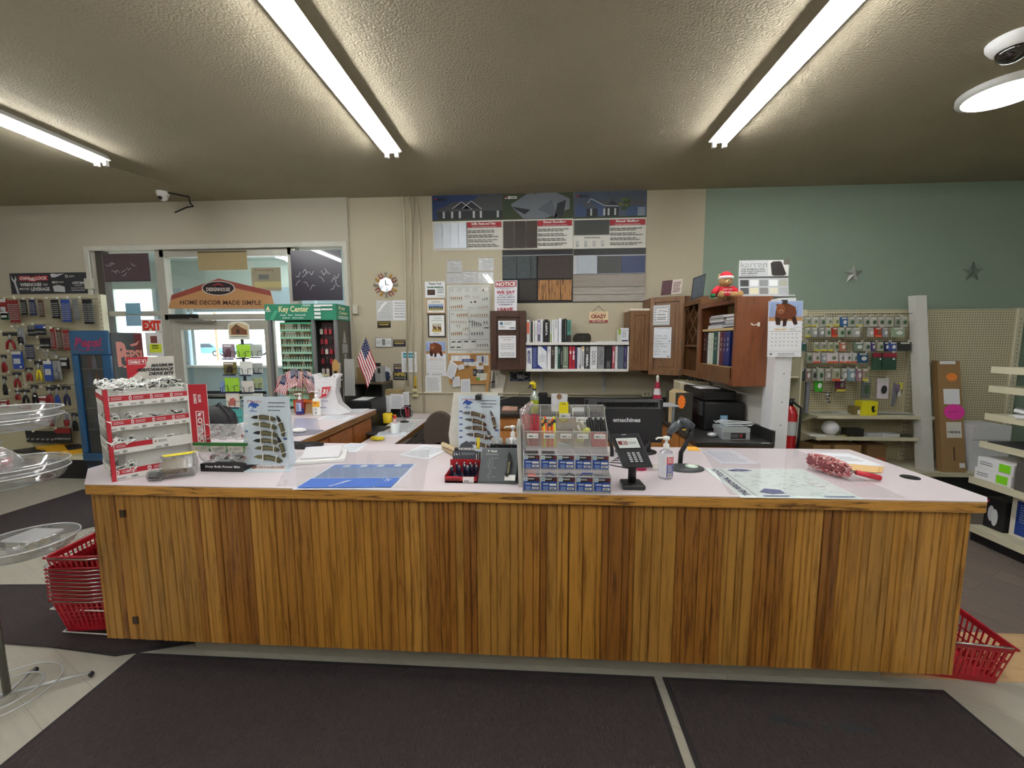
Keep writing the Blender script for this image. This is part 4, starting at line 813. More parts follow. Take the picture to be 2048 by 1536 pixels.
# lower row: px x from the photo zoom
wt, gy = '#e4e5e8', '#8d8f92'
low = [(1052, 1064, '#e6e7ea', 'MIDWEST', '#28337a', 692, 'white MIDWEST binder at the left end of the lower shelf', lambda s: s.rect(0, 0, 1, .08, mat('#3b4a98', .5))),
 (1064.5, 1075, '#2c3a78', None, 0, 694, 'mottled dark blue catalogue next to the MIDWEST binder', lambda s: s.lines(.15, .05, .9, .9, 14, mat('#8f9ac0', .6), .6, .3)),
 (1075.5, 1094, '#e4e8ef', None, 0, 692, 'wide white folder with blue corners on the lower shelf', lambda s: (s.poly([(.35, 0), (1, 0), (1, .25)], mat('#2c3a88', .5)), s.poly([(0, .8), (.6, 1), (0, 1)], mat('#2c3a88', .5)), s.poly([(.3, .28), (.5, .38), (.7, .27), (.55, .36), (.5, .4), (.42, .36)], mat('#2c3a88', .5)), s.lines(.15, .4, .85, .7, 5, GREY, .8, .25))),
 (1094.5, 1102, '#e8eaee', 'C', '#2a3a80', 692, 'slim white binder marked C on the lower shelf', None),
 (1102.5, 1109, '#3b3029', 'ALTO', '#cfc8bc', 693, 'slim brown black binder on the lower shelf', None),
 (1109.5, 1115.5, '#dfe7e6', None, 0, 692, 'slim pale binder with faint print before the dark green one', lambda s: s.lines(.3, .1, .6, .8, 6, mat('#7fa5a0', .6), 1, .5)),
 (1115.5, 1121, '#1f4a3c', None, 0, 694, 'slim dark green binder on the lower shelf', lambda s: s.rect(.4, .1, .6, .3, WHITE)),
 (1121, 1125, '#141617', 'DESIGN BOOK', '#d0d0d0', 693, 'slim black binder with white lettering beside the green one', None),
 (1125.5, 1137, '#6f7d6a', None, 0, 693, 'grey green tweed binder on the lower shelf', lambda s: (s.rect(.35, .05, .6, .65, mat('#96a58f', .6)), s.rect(.1, .88, .8, .9, WHITE))),
 (1138, 1144, '#a61f33', None, 0, 692, 'red binder on the lower shelf, left of the red pair', lambda s: s.disc(.5, .28, .3, .08, WHITE)),
 (1144.2, 1150.5, '#a61f33', None, 0, 692, 'red binder on the lower shelf, right of the red pair', lambda s: (s.disc(.5, .28, .3, .08, WHITE), s.rect(.2, .38, .8, .6, WHITE))),
 (1150.5, 1154, '#2c2f58', None, 0, 692, 'thin navy binder right of the red pair', None),
 (1154.5, 1162, '#cfd2d8', None, 0, 695, 'white and grey binder behind the thin navy one', lambda s: s.rect(.6, .8, .9, .95, GREY)),
 (1162.5, 1169, '#e4e4e2', None, 0, 692.5, 'white binder with a small yellow picture on its spine', lambda s: (s.disc(.5, .1, .3, .05, mat('#d6a23b', .6)), s.rect(.35, .2, .65, .9, mat('#5f6a78', .6)))),
 (1170, 1179, '#47484a', 'MBSA', '#ffffff', 693, 'charcoal MBSA binder on the lower shelf', lambda s: s.lines(.2, .05, .8, .2, 2, M_LG)),
 (1180, 1195, '#dfe0e4', 'DOORS', '#55585e', 692.5, 'wide white DOORS binder on the lower shelf', None),
 (1195.5, 1209, '#8c8d90', 'WALLFIN', '#5d5f63', 692.5, 'wide grey binder beside the DOORS one', lambda s: s.poly([(.4, .25), (.5, .2), (.6, .25)], INK)),
 (1210, 1224, '#17171a', 'CORNICE', '#8d8f92', 692, 'wide black binder on the lower shelf', None),
 (1224.5, 1230, '#b0485a', 'REVCO', '#ffffff', 691.5, 'dusty red REVCO binder on the lower shelf', None),
 (1230.5, 1236, '#dfe1e4', None, 0, 692, 'slim white binder right of the dusty red one', lambda s: s.lines(.35, .1, .65, .7, 5, M_LG, 1)),
 (1236.5, 1248, '#5b6672', None, 0, 692, 'slate grey binder near the right end of the lower shelf', None),
 (1248, 1254, '#2b2557', None, 0, 692, 'slim dark violet binder near the right end', lambda s: (s.rect(.4, .08, .6, .45, mat('#9a86b0', .6)), s.rect(.4, .7, .6, .92, M_LG))),
 (1254.5, 1258.5, '#e6e6e6', None, 0, 692, 'thin white binder at the right end of the lower shelf', None)]
for a, b, c_, tx, tc, ty, lab, dc in low:
    rng = {'CORNICE': (.65, .95), 'C': (.15, .3), 'ALTO': (.15, .38), 'MBSA': (.36, .9), 'REVCO': (.25, .75), 'MIDWEST': (.2, .78)}.get(tx, (.22, .82))
    binder(PX(a), PX(b), zs2, zf(ty)-zs2, c_, text=tx, tc=tc or '#ffffff', lab=lab, deco=dc, tv=rng, tb=.04 if tx in ('MIDWEST', 'MBSA', 'REVCO') else .01)
up = [(1053, 1059, '#dfe0e2', 639, 'white catalogue with an orange spine label, left end of upper shelf', lambda s: s.rect(.1, .1, .9, .62, mat('#e0654d', .6)), None),
 (1059.5, 1061.5, '#c9cacc', 641, 'thin grey catalogue second on the upper shelf', None, None), (1062, 1065, '#2c2a28', 642, 'thin black catalogue near the left end of the upper shelf', None, None),
 (1065.5, 1069, '#e6e6e4', 641, 'thin white catalogue fourth on the upper shelf', None, None), (1069.5, 1074.5, '#e9eaec', 640, 'white catalogue with vertical print on the upper shelf', lambda s: s.lines(.3, .15, .7, .7, 5, M_LG, 1), None),
 (1075, 1080.5, '#d9cfe6', 638, 'pale lilac catalogue on the upper shelf', lambda s: (s.rect(.2, .05, .8, .12, M_NAVY), s.rect(.3, .2, .6, .6, mat('#a99cc4', .6)), s.rect(.2, .65, .8, .95, M_NAVY)), None), (1081, 1085.5, '#e6e7ee', 638, 'white catalogue beside the pale lilac one', lambda s: s.lines(.3, .1, .6, .6, 4, M_LG, 1), None),
 (1086, 1088, '#3a3a3c', 641, 'thin dark catalogue before the KANTA binder', None, None), (1088.5, 1096.5, '#131315', 638.5, 'black KANTA binder on the upper shelf', None, 'KANTA'), (1097, 1099.5, '#515255', 641, 'thin charcoal catalogue right of the KANTA binder', None, None),
 (1100, 1103, '#b6c98a', 641, 'thin catalogue with a green foot on the upper shelf', lambda s: s.rect(0, 0, 1, .6, WHITE), None), (1103.5, 1107, '#e9eaea', 639, 'thin white catalogue in the middle of the upper shelf', None, None), (1107.5, 1116, '#dfe2e4', 639, 'white binder with grey vertical title on the upper shelf', lambda s: s.rect(.4, .05, .55, .4, GREY), None),
 (1116.5, 1123, '#e3e7ee', 636.5, 'tall white binder before the black ones', None, None), (1123.5, 1128.5, '#19191b', 638, 'black binder right of the tall white one', None, None), (1129, 1133, '#202023', 637, 'glossy black binder, second of the black pair', lambda s: s.rect(.3, .1, .5, .9, GREY), None),
 (1133.5, 1142, '#4d8b7b', 639.5, 'teal catalogue at the right end of the upper row', lambda s: (s.rect(.3, .08, .75, .5, mat('#2f5f56', .6)), s.rect(0, .68, 1, 1, BLACK)), None)]
for a, b, c_, ty, lab, dc, tx in up: binder(PX(a), PX(b), zs1, zf(ty)-zs1, c_, text=tx, lab=lab, deco=dc, tv=(.15, .7), nm='catalogue' if not tx else 'binder')
# radio
x0, x1 = PX(1145.5), PX(1182.5); zr = zf(666.5)
mb = MB(); yy = YF+.03; mb.prism([(x0+.01, yy, zs1+.001), (x0, yy, zs1+.03), (x0+.008, yy, zr-.03), (x0+.04, yy, zr), (x1-.03, yy, zr), (x1-.005, yy, zr-.02), (x1, yy, zs1+.03), (x1-.01, yy, zs1+.001)], (0, .13, 0), mat('#0b0b0c', .12, coat=1))
t = thing('radio', 'glossy black radio on the upper shelf right of the catalogues', 'radio', ((x0+x1)/2, yy, zs1)); mb.fbm('body', t, bevel=.01)
mb = MB(); mb.cyl(((x0+x1)/2+.02, yy, zs1+.055), ((x0+x1)/2+.02, yy-.006, zs1+.055), .02, mat('#26272b', .3), 16); mb.fbm('dial', t)
mb = MB(); mb.box(x0+.06, x0+.12, yy-.003, yy, zs1+.05, zs1+.07, mat('#2f3036', .2)); mb.fbm('display', t)
mb = MB(); x0, x1 = PX(1191), PX(1234); mb.box(x0, x1, YF+.03, YF+.2, zs1+.0005, zs1+.006, PAPER); mb.box(x0+.03, x1-.02, YF+.02, YF+.19, zs1+.006, zs1+.012, mat('#dcdad2', .8)); one(mb, 'paper_pile', 'low pile of papers lying on the upper shelf', 'papers')
for a, b, ty, c_, lab, dp, fn in ((1234.5, 1241, 659, '#cdd1c6', 'narrow box with a green patch on the upper shelf', .02, lambda s: s.poly([(.1, 0), (1, 0), (.9, .4), (.3, .45)], mat('#8fae3c', .6))), (1241.3, 1260, 656.5, '#e2e3ea', 'white card box with fine print at the right end of the upper shelf', .02, lambda s: (s.rect(.1, .18, .95, .2, GREY), s.lines(.12, .25, .5, .7, 5, mat('#7f86b0', .6), .9), s.rect(.55, .3, .6, .65, INK), s.rect(.1, .85, .9, .95, M_NAVY)))):
    xa, xb = PX(a), min(PX(b), SX1-.002); mb = MB(); mb.box(xa, xb, YF+.02, YF+.08, zs1+.0005, zf(ty), mat(c_, .6)); s = Sheet((xa, YF+.02, zf(ty)), (xb-xa, 0, 0), (0, 0, -(zf(ty)-zs1)), mb); fn(s); one(mb, 'small_box', lab, 'box')

# right hand cabinets: narrow, diagonal, wine rack, open cabinet with end panel
CX, CYN, CYFr, CYW_ = 1.5, 3.17, 3.87, 4.30
zb_, zt_ = 1.265, 1.925
xa, xb = pl(1260, 680, 'y', YF).x, pl(1298.5, 680, 'y', YF).x
zn = pl(1278, 621, 'y', YF).z; zl = pl(1278, 741.5, 'y', YF).z
t = thing('wall_cabinet', 'narrow brown wall cabinet at the right end of the shelves', 'cabinet', ((xa+xb)/2, YW-.16, zl))
mb = MB(); mb.box(xa, xb, YF+.02, YW-.001, zl, zn, M_MDC); mb.box(xa-.006, xb, YF+.0, YW-.001, zn, zn+.02, mat('#d8d2c0', .5)); mb.fbm('carcass', t); mb = MB(); shaker(mb, (xa, YF+.018, zl), (xb-xa, 0, 0), (0, 0, zn-zl), (0, -1, 0), M_MDC, .05); mb.fbm('door', t, bevel=.003)
# diagonal corner cabinet
A_ = Vector((xb+.004, YF, 0)); B_ = Vector((CX, CYW_+.002, 0)); dirv = (B_-A_); nn = Vector((dirv.y, -dirv.x, 0)).normalized(); nn = -nn if nn.y > 0 else nn
zd0, zd1 = 1.24, pl(1300, 596, 'y', YF).z
t = thing('wall_cabinet', 'diagonal corner wall cabinet with a whiteboard on its door', 'cabinet', ((A_.x+1.73)/2, 4.6, zd0))
mb = MB(); mb.prism([(A_.x, A_.y, zd0), (B_.x, B_.y, zd0), (1.735, B_.y, zd0), (1.735, YW-.001, zd0), (A_.x, YW-.001, zd0)], (0, 0, zd1-zd0), M_MDC); mb.fbm('carcass', t)
mb = MB(); shaker(mb, A_+Vector((0, 0, zd0)), dirv, (0, 0, zd1-zd0), nn, M_MDC, .05); mb.fbm('door', t, bevel=.003)
L = dirv.length; dn = dirv.normalized()
mb = MB(); mb.cyl(A_+dn*(L-.02)+nn*.022+Vector((0, 0, zd0+.28)), A_+dn*(L-.02)+nn*.022+Vector((0, 0, zd0+.36)), .005, CHROME); mb.fbm('hinge', t)
def dsheet(u0, u1, z0, z1, off=.026): return Sheet(A_+dn*(L*u0)+nn*off+Vector((0, 0, z1)), dn*(L*(u1-u0)), Vector((0, 0, z0-z1)))
s = dsheet(.14, .66, zd0+.18, zd0+.5).slab(mat('#dfe3ea', .25, coat=.5), .005, GREY); s.text('Coming out of stock', .1, .02, .92, .06, INK, 0)
for k, tx in enumerate(('3/4 OSB    7/16', '3/4 CDX', '2x Advance', '   Low Stock', '5/8 CDX', '3/4 T&G Chestnut', '2x4 - 8    none', '2x6 - 12')): s.text(tx, .06, .26+k*.085, .35+.06*(len(tx) % 8), .3+k*.085, INK, 0)
s.rect(.02, .53, .98, .535, INK); s.disc(.9, .45, .05, .02, GREY, 12); s.disc(.86, .95, .06, .025, GREY, 12); one(s.mb, 'whiteboard', 'small whiteboard with handwriting on the diagonal cabinet door', 'whiteboard')
s = dsheet(.1, .6, zd0+.5+.02, zd0+.73).slab(mat('#b9bcbf', .12, coat=1), .002); s.rect(.2, .2, .85, .8, mat('#e9eaec', .4)); s.text('HOT DOG', .28, .25, .8, .36, BLACK, .04); s.lines(.25, .42, .8, .75, 4, INK, .9, .5)
l = s.nl()
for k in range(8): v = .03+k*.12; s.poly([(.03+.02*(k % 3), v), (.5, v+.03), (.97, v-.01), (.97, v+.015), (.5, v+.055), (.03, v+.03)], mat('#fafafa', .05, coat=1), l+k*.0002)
one(s.mb, 'laminated_sheet', 'crinkled plastic sleeve taped above the whiteboard', 'notice')
# wine rack cabinet, open cabinet; both face -X
def open_cab(y0, y1, name, label, z0, z1, shelf, m, ins):
    t = thing(name, label, 'cabinet', ((CX+1.73)/2, (y0+y1)/2, z0)); mb = MB(); f = .035
    mb.box(CX, 1.733, y0, y0+.018, z0, z1, m); mb.box(CX, 1.733, y1-.018, y1, z0, z1, m); mb.box(CX, 1.733, y0+.018, y1-.018, z1-.018, z1, m); mb.box(CX+.02, 1.733, y0+.018, y1-.018, z0+.02, z0+.038, ins); mb.box(1.72, 1.733, y0+.018, y1-.018, z0+.038, z1-.018, ins)
    mb.fbm('carcass', t)
    mb = MB(); mb.box(CX-.02, CX, y0, y0+f, z0, z1, m); mb.box(CX-.02, CX, y1-f, y1, z0, z1, m); mb.box(CX-.02, CX, y0+f, y1-f, z1-.04, z1, m); mb.box(CX-.02, CX, y0+f, y1-f, z0, z0+.06, m); mb.fbm('face_frame', t, bevel=.002)
    mb = MB(); mb.box(CX+.005, 1.72, y0+.02, y1-.02, shelf-.02, shelf, ins); mb.fbm('shelf', t)
    return t
t = open_cab(CYFr+.002, CYW_, 'wine_rack_cabinet', 'narrow brown cabinet with a lattice wine rack beside the open one', zb_-.01, 1.98, 1.56, M_MDC, M_MDC)
mb = MB()
for k in range(-2, 4):
    for s_ in (1, -1):
        y = CYFr+.04; zz = 1.58+k*.16; a = (CX+.01, y, zz if s_ > 0 else zz+.34); b = (CX+.01, CYW_-.04, zz+.34 if s_ > 0 else zz)
        za, zb2 = a[2], b[2]; ya, yb = a[1], b[1]
        def clip(z): return ya+(yb-ya)*(z-za)/(zb2-za)
        lo_, hi_ = 1.565, 1.935; z_a, z_b = min(max(za, lo_), hi_), min(max(zb2, lo_), hi_)
        if abs(z_a-z_b) > .02: mb.tube([(CX+.01+.004*s_, clip(z_a), z_a), (CX+.01+.004*s_, clip(z_b), z_b)], .007, M_MDC, 4)
mb.fbm('lattice', t)
t = open_cab(CYN, CYFr, 'open_wall_cabinet', 'open wall cabinet with books, below the teddy bear', zb_-.01, zt_, 1.70, M_RDC, M_INS)
mb = MB(); mb.box(CX-.02, 1.735, CYN-.006, CYN-.0005, zb_-.01, zt_, M_RDC); mb.fbm('end_panel', t)
mb = MB(); mb.box(CX-.03, CX-.02, CYN+.05, CYFr-.05, zb_, zb_+.13, M_MDC); mb.fbm('drawer_front', t, bevel=.003)
p = pl(1510, 649, 'y', CYN-.006); s = Sheet((p.x-.035, CYN-.0065, p.z+.02), (.07, 0, 0), (0, 0, -.04)); s.poly([(.0, .3), (.2, .2), (.3, .5), (.7, .4), (.75, .1), (1, .1), (1, .8), (.8, .9), (.7, .6), (.3, .7), (.15, .6)], mat('#d9cfc8', .8)); one(s.mb, 'torn_sticker', 'torn white sticker remains on the cabinet end panel', 'sticker')
# books in the open cabinet: stand on its floor, spines facing -X, seen obliquely
random.seed(9); y = CYFr-.04
zB = zb_+.13+.002
mb = MB(); mb.box(CX+.005, 1.715, CYN+.02, CYFr-.02, zB-.012, zB-.002, M_INS); mb.fbm('shelf', t)
for wv, h, c_, lab in ((.07, .27, '#3a1716', 'dark maroon binder leaning at the far side of the open cabinet'), (.03, .25, '#2c2b30', 'thin black book beside the maroon binder in the open cabinet'), (.055, .27, '#dfe3dc', 'white binder in the open cabinet, left of the cream one'), (.055, .27, '#d4dcc9', 'cream binder in the open cabinet with small print'), (.08, .285, '#20524a', 'thick dark green binder in the open cabinet'), (.035, .275, '#cfc6c0', 'thin pale book between the green and maroon binders'), (.06, .275, '#5c1f29', 'wine red binder in the open cabinet'), (.045, .27, '#35205a', 'purple binder in the open cabinet before the blue ones'), (.07, .275, '#1e2c6c', 'thick royal blue binder nearest the end panel')):
    m = mat(c_, .45); mb = MB(); mb.box(CX+.01, CX+.19, y-wv+.002, y, zB, zB+h, m); mb.box(CX+.012, CX+.192, y-wv+.006, y-.004, zB+.002, zB+h+.001, PAPER)
    s = Sheet((CX+.01, y-.004, zB+h), (0, -wv+.008, 0), (0, 0, -h), mb); s.k = 1; s.N = Vector((-1, 0, 0)); s.lines(.35, .15, .65, .6, 3, mat('#b9b3a0', .6), 1, .6); one(mb, 'binder', lab, 'binder', 'binders in the open wall cabinet'); y -= wv+.002
# stack of magazines on its shelf
random.seed(12)
for st, (ya, yb, n) in enumerate(((3.27, 3.47, 9), (3.5, 3.78, 8))):
    z = 1.701
    for k in range(n):
        h = random.choice((.008, .012, .018)); dx, dy = random.uniform(0, .03), random.uniform(-.02, .02)
        mb = MB(); mb.box(CX+.02+dx, CX+.21, ya+dy, yb+dy, z, z+h, mat(random.choice(('#e4e4e6', '#cfd0d4', '#3a3b40', '#e9e9ea', '#8b8d92', '#b5b2b0')), .5)); mb.box(CX+.021+dx, CX+.211, ya+dy+.002, yb+dy-.002, z+.001, z+h-.001, PAPER)
        pos = 'bottom' if k == 0 else 'top' if k == n-1 else ['', 'second', 'third', 'fourth', 'fifth', 'sixth', 'seventh', 'eighth', 'ninth'][k]
        one(mb, 'magazine', f'magazine {pos}{"" if k in (0, n-1) else " from the bottom"} of the {"right" if st == 0 else "left"} pile in the open cabinet', 'magazine', 'magazines piled in the open cabinet'); z += h+.0004
# ================================================================== ON THE MAIN COUNTER
ORD = ['first', 'second', 'third', 'fourth', 'fifth', 'sixth', 'seventh', 'eighth', 'ninth', 'tenth', 'eleventh', 'twelfth', 'thirteenth', 'fourteenth', 'fifteenth', 'sixteenth', 'seventeenth', 'eighteenth', 'nineteenth', 'twentieth', 'twenty-first', 'twenty-second', 'twenty-third']
V = Vector
M_WC = mat('#e6e5e0', .5); M_CRD = mat('#b3202f', .5)
CLR = clear('#ffffff', .10, .05, .06); CLR2 = clear('#eef2f2', .2, .1, .1)
random.seed(21)
# --- drive bit display
D0 = V((-1.985, 1.735, 0)); d1 = V((.59, .807, 0)); d2 = V((-.807, .59, 0)); Wd, Dd, Ht = .31, .33, .435
t = thing('bit_display', 'white and red four shelf counter display of drive bits with a header card', 'display stand', (D0.x-.05, D0.y+.2, CT))
def Q(a, b, z): return D0+d1*a+d2*b+V((0, 0, CT+z))
def slabq(mb, a0, a1, b0, b1, z0, z1, m): mb.prism([Q(a0, b0, z0), Q(a1, b0, z0), Q(a1, b1, z0), Q(a0, b1, z0)], (0, 0, z1-z0), m)
mb = MB(); slabq(mb, .055, Wd, .055, Dd, 0, Ht-.02, M_WC); slabq(mb, Wd-.006, Wd, 0, .055, 0, Ht, M_WC); slabq(mb, 0, .055, Dd-.006, Dd, 0, Ht-.02, M_WC); mb.fbm('body', t)
shz = [.0, .125, .235, .35]
for k, z in enumerate(shz):
    mb = MB(); slabq(mb, 0, Wd-.006, 0, .055, z+.002, z+.006, M_WC); slabq(mb, 0, .055, .055, Dd, z+.002, z+.006, M_WC)
    h = .045; wr = .23 if k == 0 else Wd-.006
    if k < 3 or 1:
        s = Sheet(Q(0, -.001, z+h+.008), d1*wr, V((0, 0, -h-.006)), mb, True); s.N = -d2; s.slab(M_WC, .002)
        s.rect(.0, .02, 1 if k != 1 else .5, .5, M_CRD)
        n = 2 if k == 0 else 4
        for i in range(n):
            u = i/n
            if k == 1 and i in (1, 3): continue
            s.disc(u+.035/n*4, .26, .018*4/n, .2, WHITE, 14); s.line(u+.02*4/n, .26, u+.05*4/n, .26, .0025, M_CRD); s.line(u+.035*4/n, .15, u+.035*4/n, .38, .0025, M_CRD)
            s.lines(u+.07*4/n, .12, u+.19*4/n, .4, 2, WHITE if not (k == 1 and i > 1) else INK, .9, .35); s.barcode(u+.14*4/n, .68, u+.19*4/n, .9, INK); s.lines(u+.03*4/n, .72, u+.1*4/n, .9, 1, GREY, 1, .6)
        s2 = Sheet(Q(-.001, Dd, z+h+.008), -d2*Dd, V((0, 0, -h-.006)), mb); s2.N = -d1; s2.slab(M_WC, .002); s2.lines(.2, .4, .6, .6, 1, GREY); s2.barcode(.75, .5, .88, .8, INK)
        if k == 3: s2.rect(0, 0, 1, .5, M_CRD)
    mb.fbm('shelf', t)
mb = MB(); mb.prism([Q(-.003, -.003, 0), Q(.012, -.003, 0), Q(.012, -.0031, 0), Q(-.003, .012, 0)], (0, 0, Ht), M_CRD)
s = Sheet(Q(-.004, .016, Ht), -d2*.018, V((0, 0, -Ht)), mb); s.N = -d1; s.rect(0, 0, 1, 1, M_CRD); s.text('PERFORMANCE', .25, .3, .75, .85, WHITE, .03, turn=1); mb.fbm('corner_post', t)
f0_, f1_ = Q(Wd, 0, Ht), V((-1.715, 2.0, CT+Ht)); s = Sheet(f0_, f1_-f0_, V((0, 0, -.335))).slab(M_WC, .003); s.rect(.0, .0, 1, 1, M_CRD); W_ = WHITE; l = s.nl()
s.rect(.3, .42, .75, .95, W_, l); s.rect(.35, .43, .7, .94, M_CRD, l+.0004); s.text('DIABLO', .38, .52, .66, .93, W_, .05, turn=-1, l=l+.0008); s.poly([(.4, .5), (.45, .45), (.68, .44), (.55, .48), (.6, .5)], W_, l+.0008); s.text('DRIVE', .25, .15, .42, .3, W_, .04, turn=-1, l=l); s.text('BITS', .5, .16, .66, .28, W_, .04, turn=-1, l=l); s.mb.fbm('side_panel', t)
a, b = pl(251, 715, 'y', 2.0), pl(347, 711, 'y', 2.08); b.z = a.z+.005; s = Sheet(a, b-a, V((-.0, .0, -.19))).slab(mat('#cdc9c0', .5), .003); s.poly([(0, 0), (.46, 0), (.4, .25), (.05, .6), (0, .6)], M_CRD); l = s.nl(); s.rect(.05, .07, .41, .2, W_, l); s.rect(.06, .08, .4, .19, M_CRD, l+.0004); s.text('DIABLO', .08, .1, .3, .17, W_, .04, l=l+.0008); s.poly([(.32, .1), (.38, .1), (.36, .17)], W_, l+.0008)
for k, tx in enumerate(('MAXIMUM', 'PERFORMANCE', 'DRIVE BITS')): s.text(tx, (.52, .22, .46)[k], .2+k*.115, .97, .29+k*.115, BLACK, .05, slant=.05)
dt = mat('#31404c', .5); s.poly([(.02, .95), (.0, .65), (.1, .58), (.14, .68), (.38, .7), (.42, .76), (.38, .86), (.2, .88), (.15, .97)], dt); s.rect(.43, .76, .58, .79, mat('#c9694e', .5)); s.rect(.58, .74, .75, .81, BLACK); s.rect(.46, .6, .62, 1, mat('#8e8e90', .6), .0008); s.mb.fbm('header_card', t)
# loose bits with paper tags
def bit():
    mb = MB(); mb.cyl((0, 0, .004), (.026, 0, .004), .0035, mat('#55504c', .35, .8), 6); mb.tube([(.0, .013*cos(a), .006+.012*sin(a)) for a in [k*pi/4 for k in range(8)]], .0028, mat('#e3e4de', .4), 5, True)
    mb.box(.002, .036, -.016, .002, .009, .0098, WHITE); mb.box(.008, .022, -.009, -.003, .0097, .0098, INK); return tag(mb.fbm('drive_bit'), 'driver bit with a small white tag heaped on the red and white display', 'drive bit', 'tagged driver bits heaped on the display')
b0 = bit(); first = True
def putb(p, tr):
    global first
    o = b0 if first else b0.copy()
    if not first: col.objects.link(o)
    first = False; o['label'] = f'white tagged driver bit on the {tr} tier of the red and white display'; o.location = p; o.rotation_euler = (random.uniform(-.7, .7), random.uniform(-.9, .3), random.uniform(0, 6.3))
for k in range(120): putb(Q(random.uniform(.01, Wd-.02), random.uniform(.01, Dd-.06), Ht-.018+random.uniform(0, .03)), 'top')
for z, tr in zip(shz, ('lowest', 'second lowest', 'second highest')):
    for k in range(13): putb(Q(random.choice((random.uniform(.01, .1), random.uniform(.01, .28))), random.uniform(.012, .04), z+.03+random.uniform(0, .03)), tr)
    for k in range(3): putb(Q(random.uniform(.012, .04), random.uniform(.1, .3), z+.035), tr)
# --- jar rack
J0 = V((-1.61, 1.93, CT)); t = thing('bit_rack', 'tiered rack of tilted clear bit jars with green label strips beside the knife board', 'display stand', J0)
mb = MB(); mb.box(-1.70, -1.475, 1.905, 1.93, CT, CT+.04, BLACK); mb.box(-1.7, -1.48, 1.93, 2.06, CT, CT+.02, BLACK); s = Sheet((-1.7, 1.905, CT+.04), (.225, 0, 0), (0, 0, -.04), mb); s.text('Duty Bulk Power Bits', .12, .2, .93, .55, WHITE, .03); mb.fbm('base', t)
mb = MB(); mb.box(-1.76, -1.475, 1.935, 1.95, CT+.125, CT+.14, mat('#2e6a35', .3)); s = Sheet((-1.755, 1.934, CT+.125), (.28, 0, 0), (0, -.0, -.03), mb).slab(mat('#b9b6a4', .6), .002)
for k in range(3): s.lines(.03+k*.33, .25, .28+k*.33, .7, 2, GREY, .8); s.rect(.3+k*.33, 0, .33+k*.33, 1, mat('#2e6a35', .3))
mb.fbm('label_strip', t)
for tz, ty, n in ((.045, 1.93, 3), (.15, 1.97, 3)):
    for k in range(n):
        c_ = V((-1.715+k*.088+(.03 if tz < .1 else 0), ty, CT+tz+.04)); mb = MB(); e1 = c_+V((0, .1, -.03 if tz < .1 else -.02)); mb.tube([c_+V((.041*cos(a), 0, .041*sin(a))) for a in [q*pi/4+pi/8 for q in range(8)]], .0035, CLR2, 5, True)
        mb.cyl(c_, e1, .041, CLR, 8, caps=False, smooth=False); mb.cyl(e1, e1+V((0, .002, 0)), .041, CLR2, 8)
        for q in range(9): a = c_+V((random.uniform(-.02, .02), random.uniform(.02, .08), -.035+random.uniform(0, .012))); mb.cyl(a, a+V((random.uniform(-.02, .02), .01, 0)), .004, mat(random.choice(('#7d7770', '#a8554a', '#4a4a4c')), .4, .5), 5)
        mb.fbm('jar', t)
for (cx, cy, sc, rz, lab) in ((-1.74, 1.83, 1.25, .5, 'big clear hexagonal jar with a yellow lid label lying in front of the jar rack'), (-1.80, 1.765, .55, .2, 'small dark hexagonal jar lying at the foot of the bigger one')):
    mb = MB(); ax = V((cos(rz), sin(rz), 0)); c_ = V((cx, cy, CT+.043*sc)); a0, a1 = c_-ax*.05*sc, c_+ax*.05*sc; mb.cyl(a0, a1, .048*sc, clear('#8a8a88', .3, .15, .03, .15), 6, caps=True, smooth=False); mb.cyl(c_-ax*.045*sc, c_+ax*.02*sc, .03*sc, mat('#8c7448' if sc > 1 else '#33353a', .6), 8)
    if sc > 1: mb.poly([a0+V((0, 0, .047*sc)), a0+V((.03, -.02, .044*sc)), a1+V((.0, -.02, .046*sc)), a1+V((0, .02, .05*sc))], mat('#e4d43c', .5))
    one(mb, 'hex_jar', lab, 'jar', 'loose hexagonal jars')
# --- knife boards
def knife(s, mb, cu, cv, L, ang, blade, han, straps=True):
    """open folding knife mounted on board sheet s"""
    c_ = s.P(cu, cv, .004); a, b, n = s.A.normalized(), -s.B.normalized(), s.N; x = a*cos(ang)+b*sin(ang); y = -a*sin(ang)+b*cos(ang)
    P = lambda u, v, w=0: c_+x*u*L+y*v*L+n*w
    mb.prism([P(-.5, -.03), P(-.36, .05), P(-.12, .07), P(-.12, -.05), P(-.3, -.07)], n*.003, blade); hp = [(-.14, .08), (.0, .09), (.15, .06), (.32, .04), (.46, -.02), (.5, -.09), (.42, -.14), (.25, -.09), (.08, -.07), (-.1, -.08)]
    mb.prism([P(u, v) for u, v in hp], n*.011, han); mb.prism([P(u*.75+.03, v*.45) for u, v in hp], n*.013, mat('#6f6a48', .6, var=.5, scale=60))
    if straps:
        for u in (-.15, .3): mb.prism([P(u, -.13), P(u+.025, -.13), P(u+.025, .13), P(u, .13)], n*.014, WHITE)
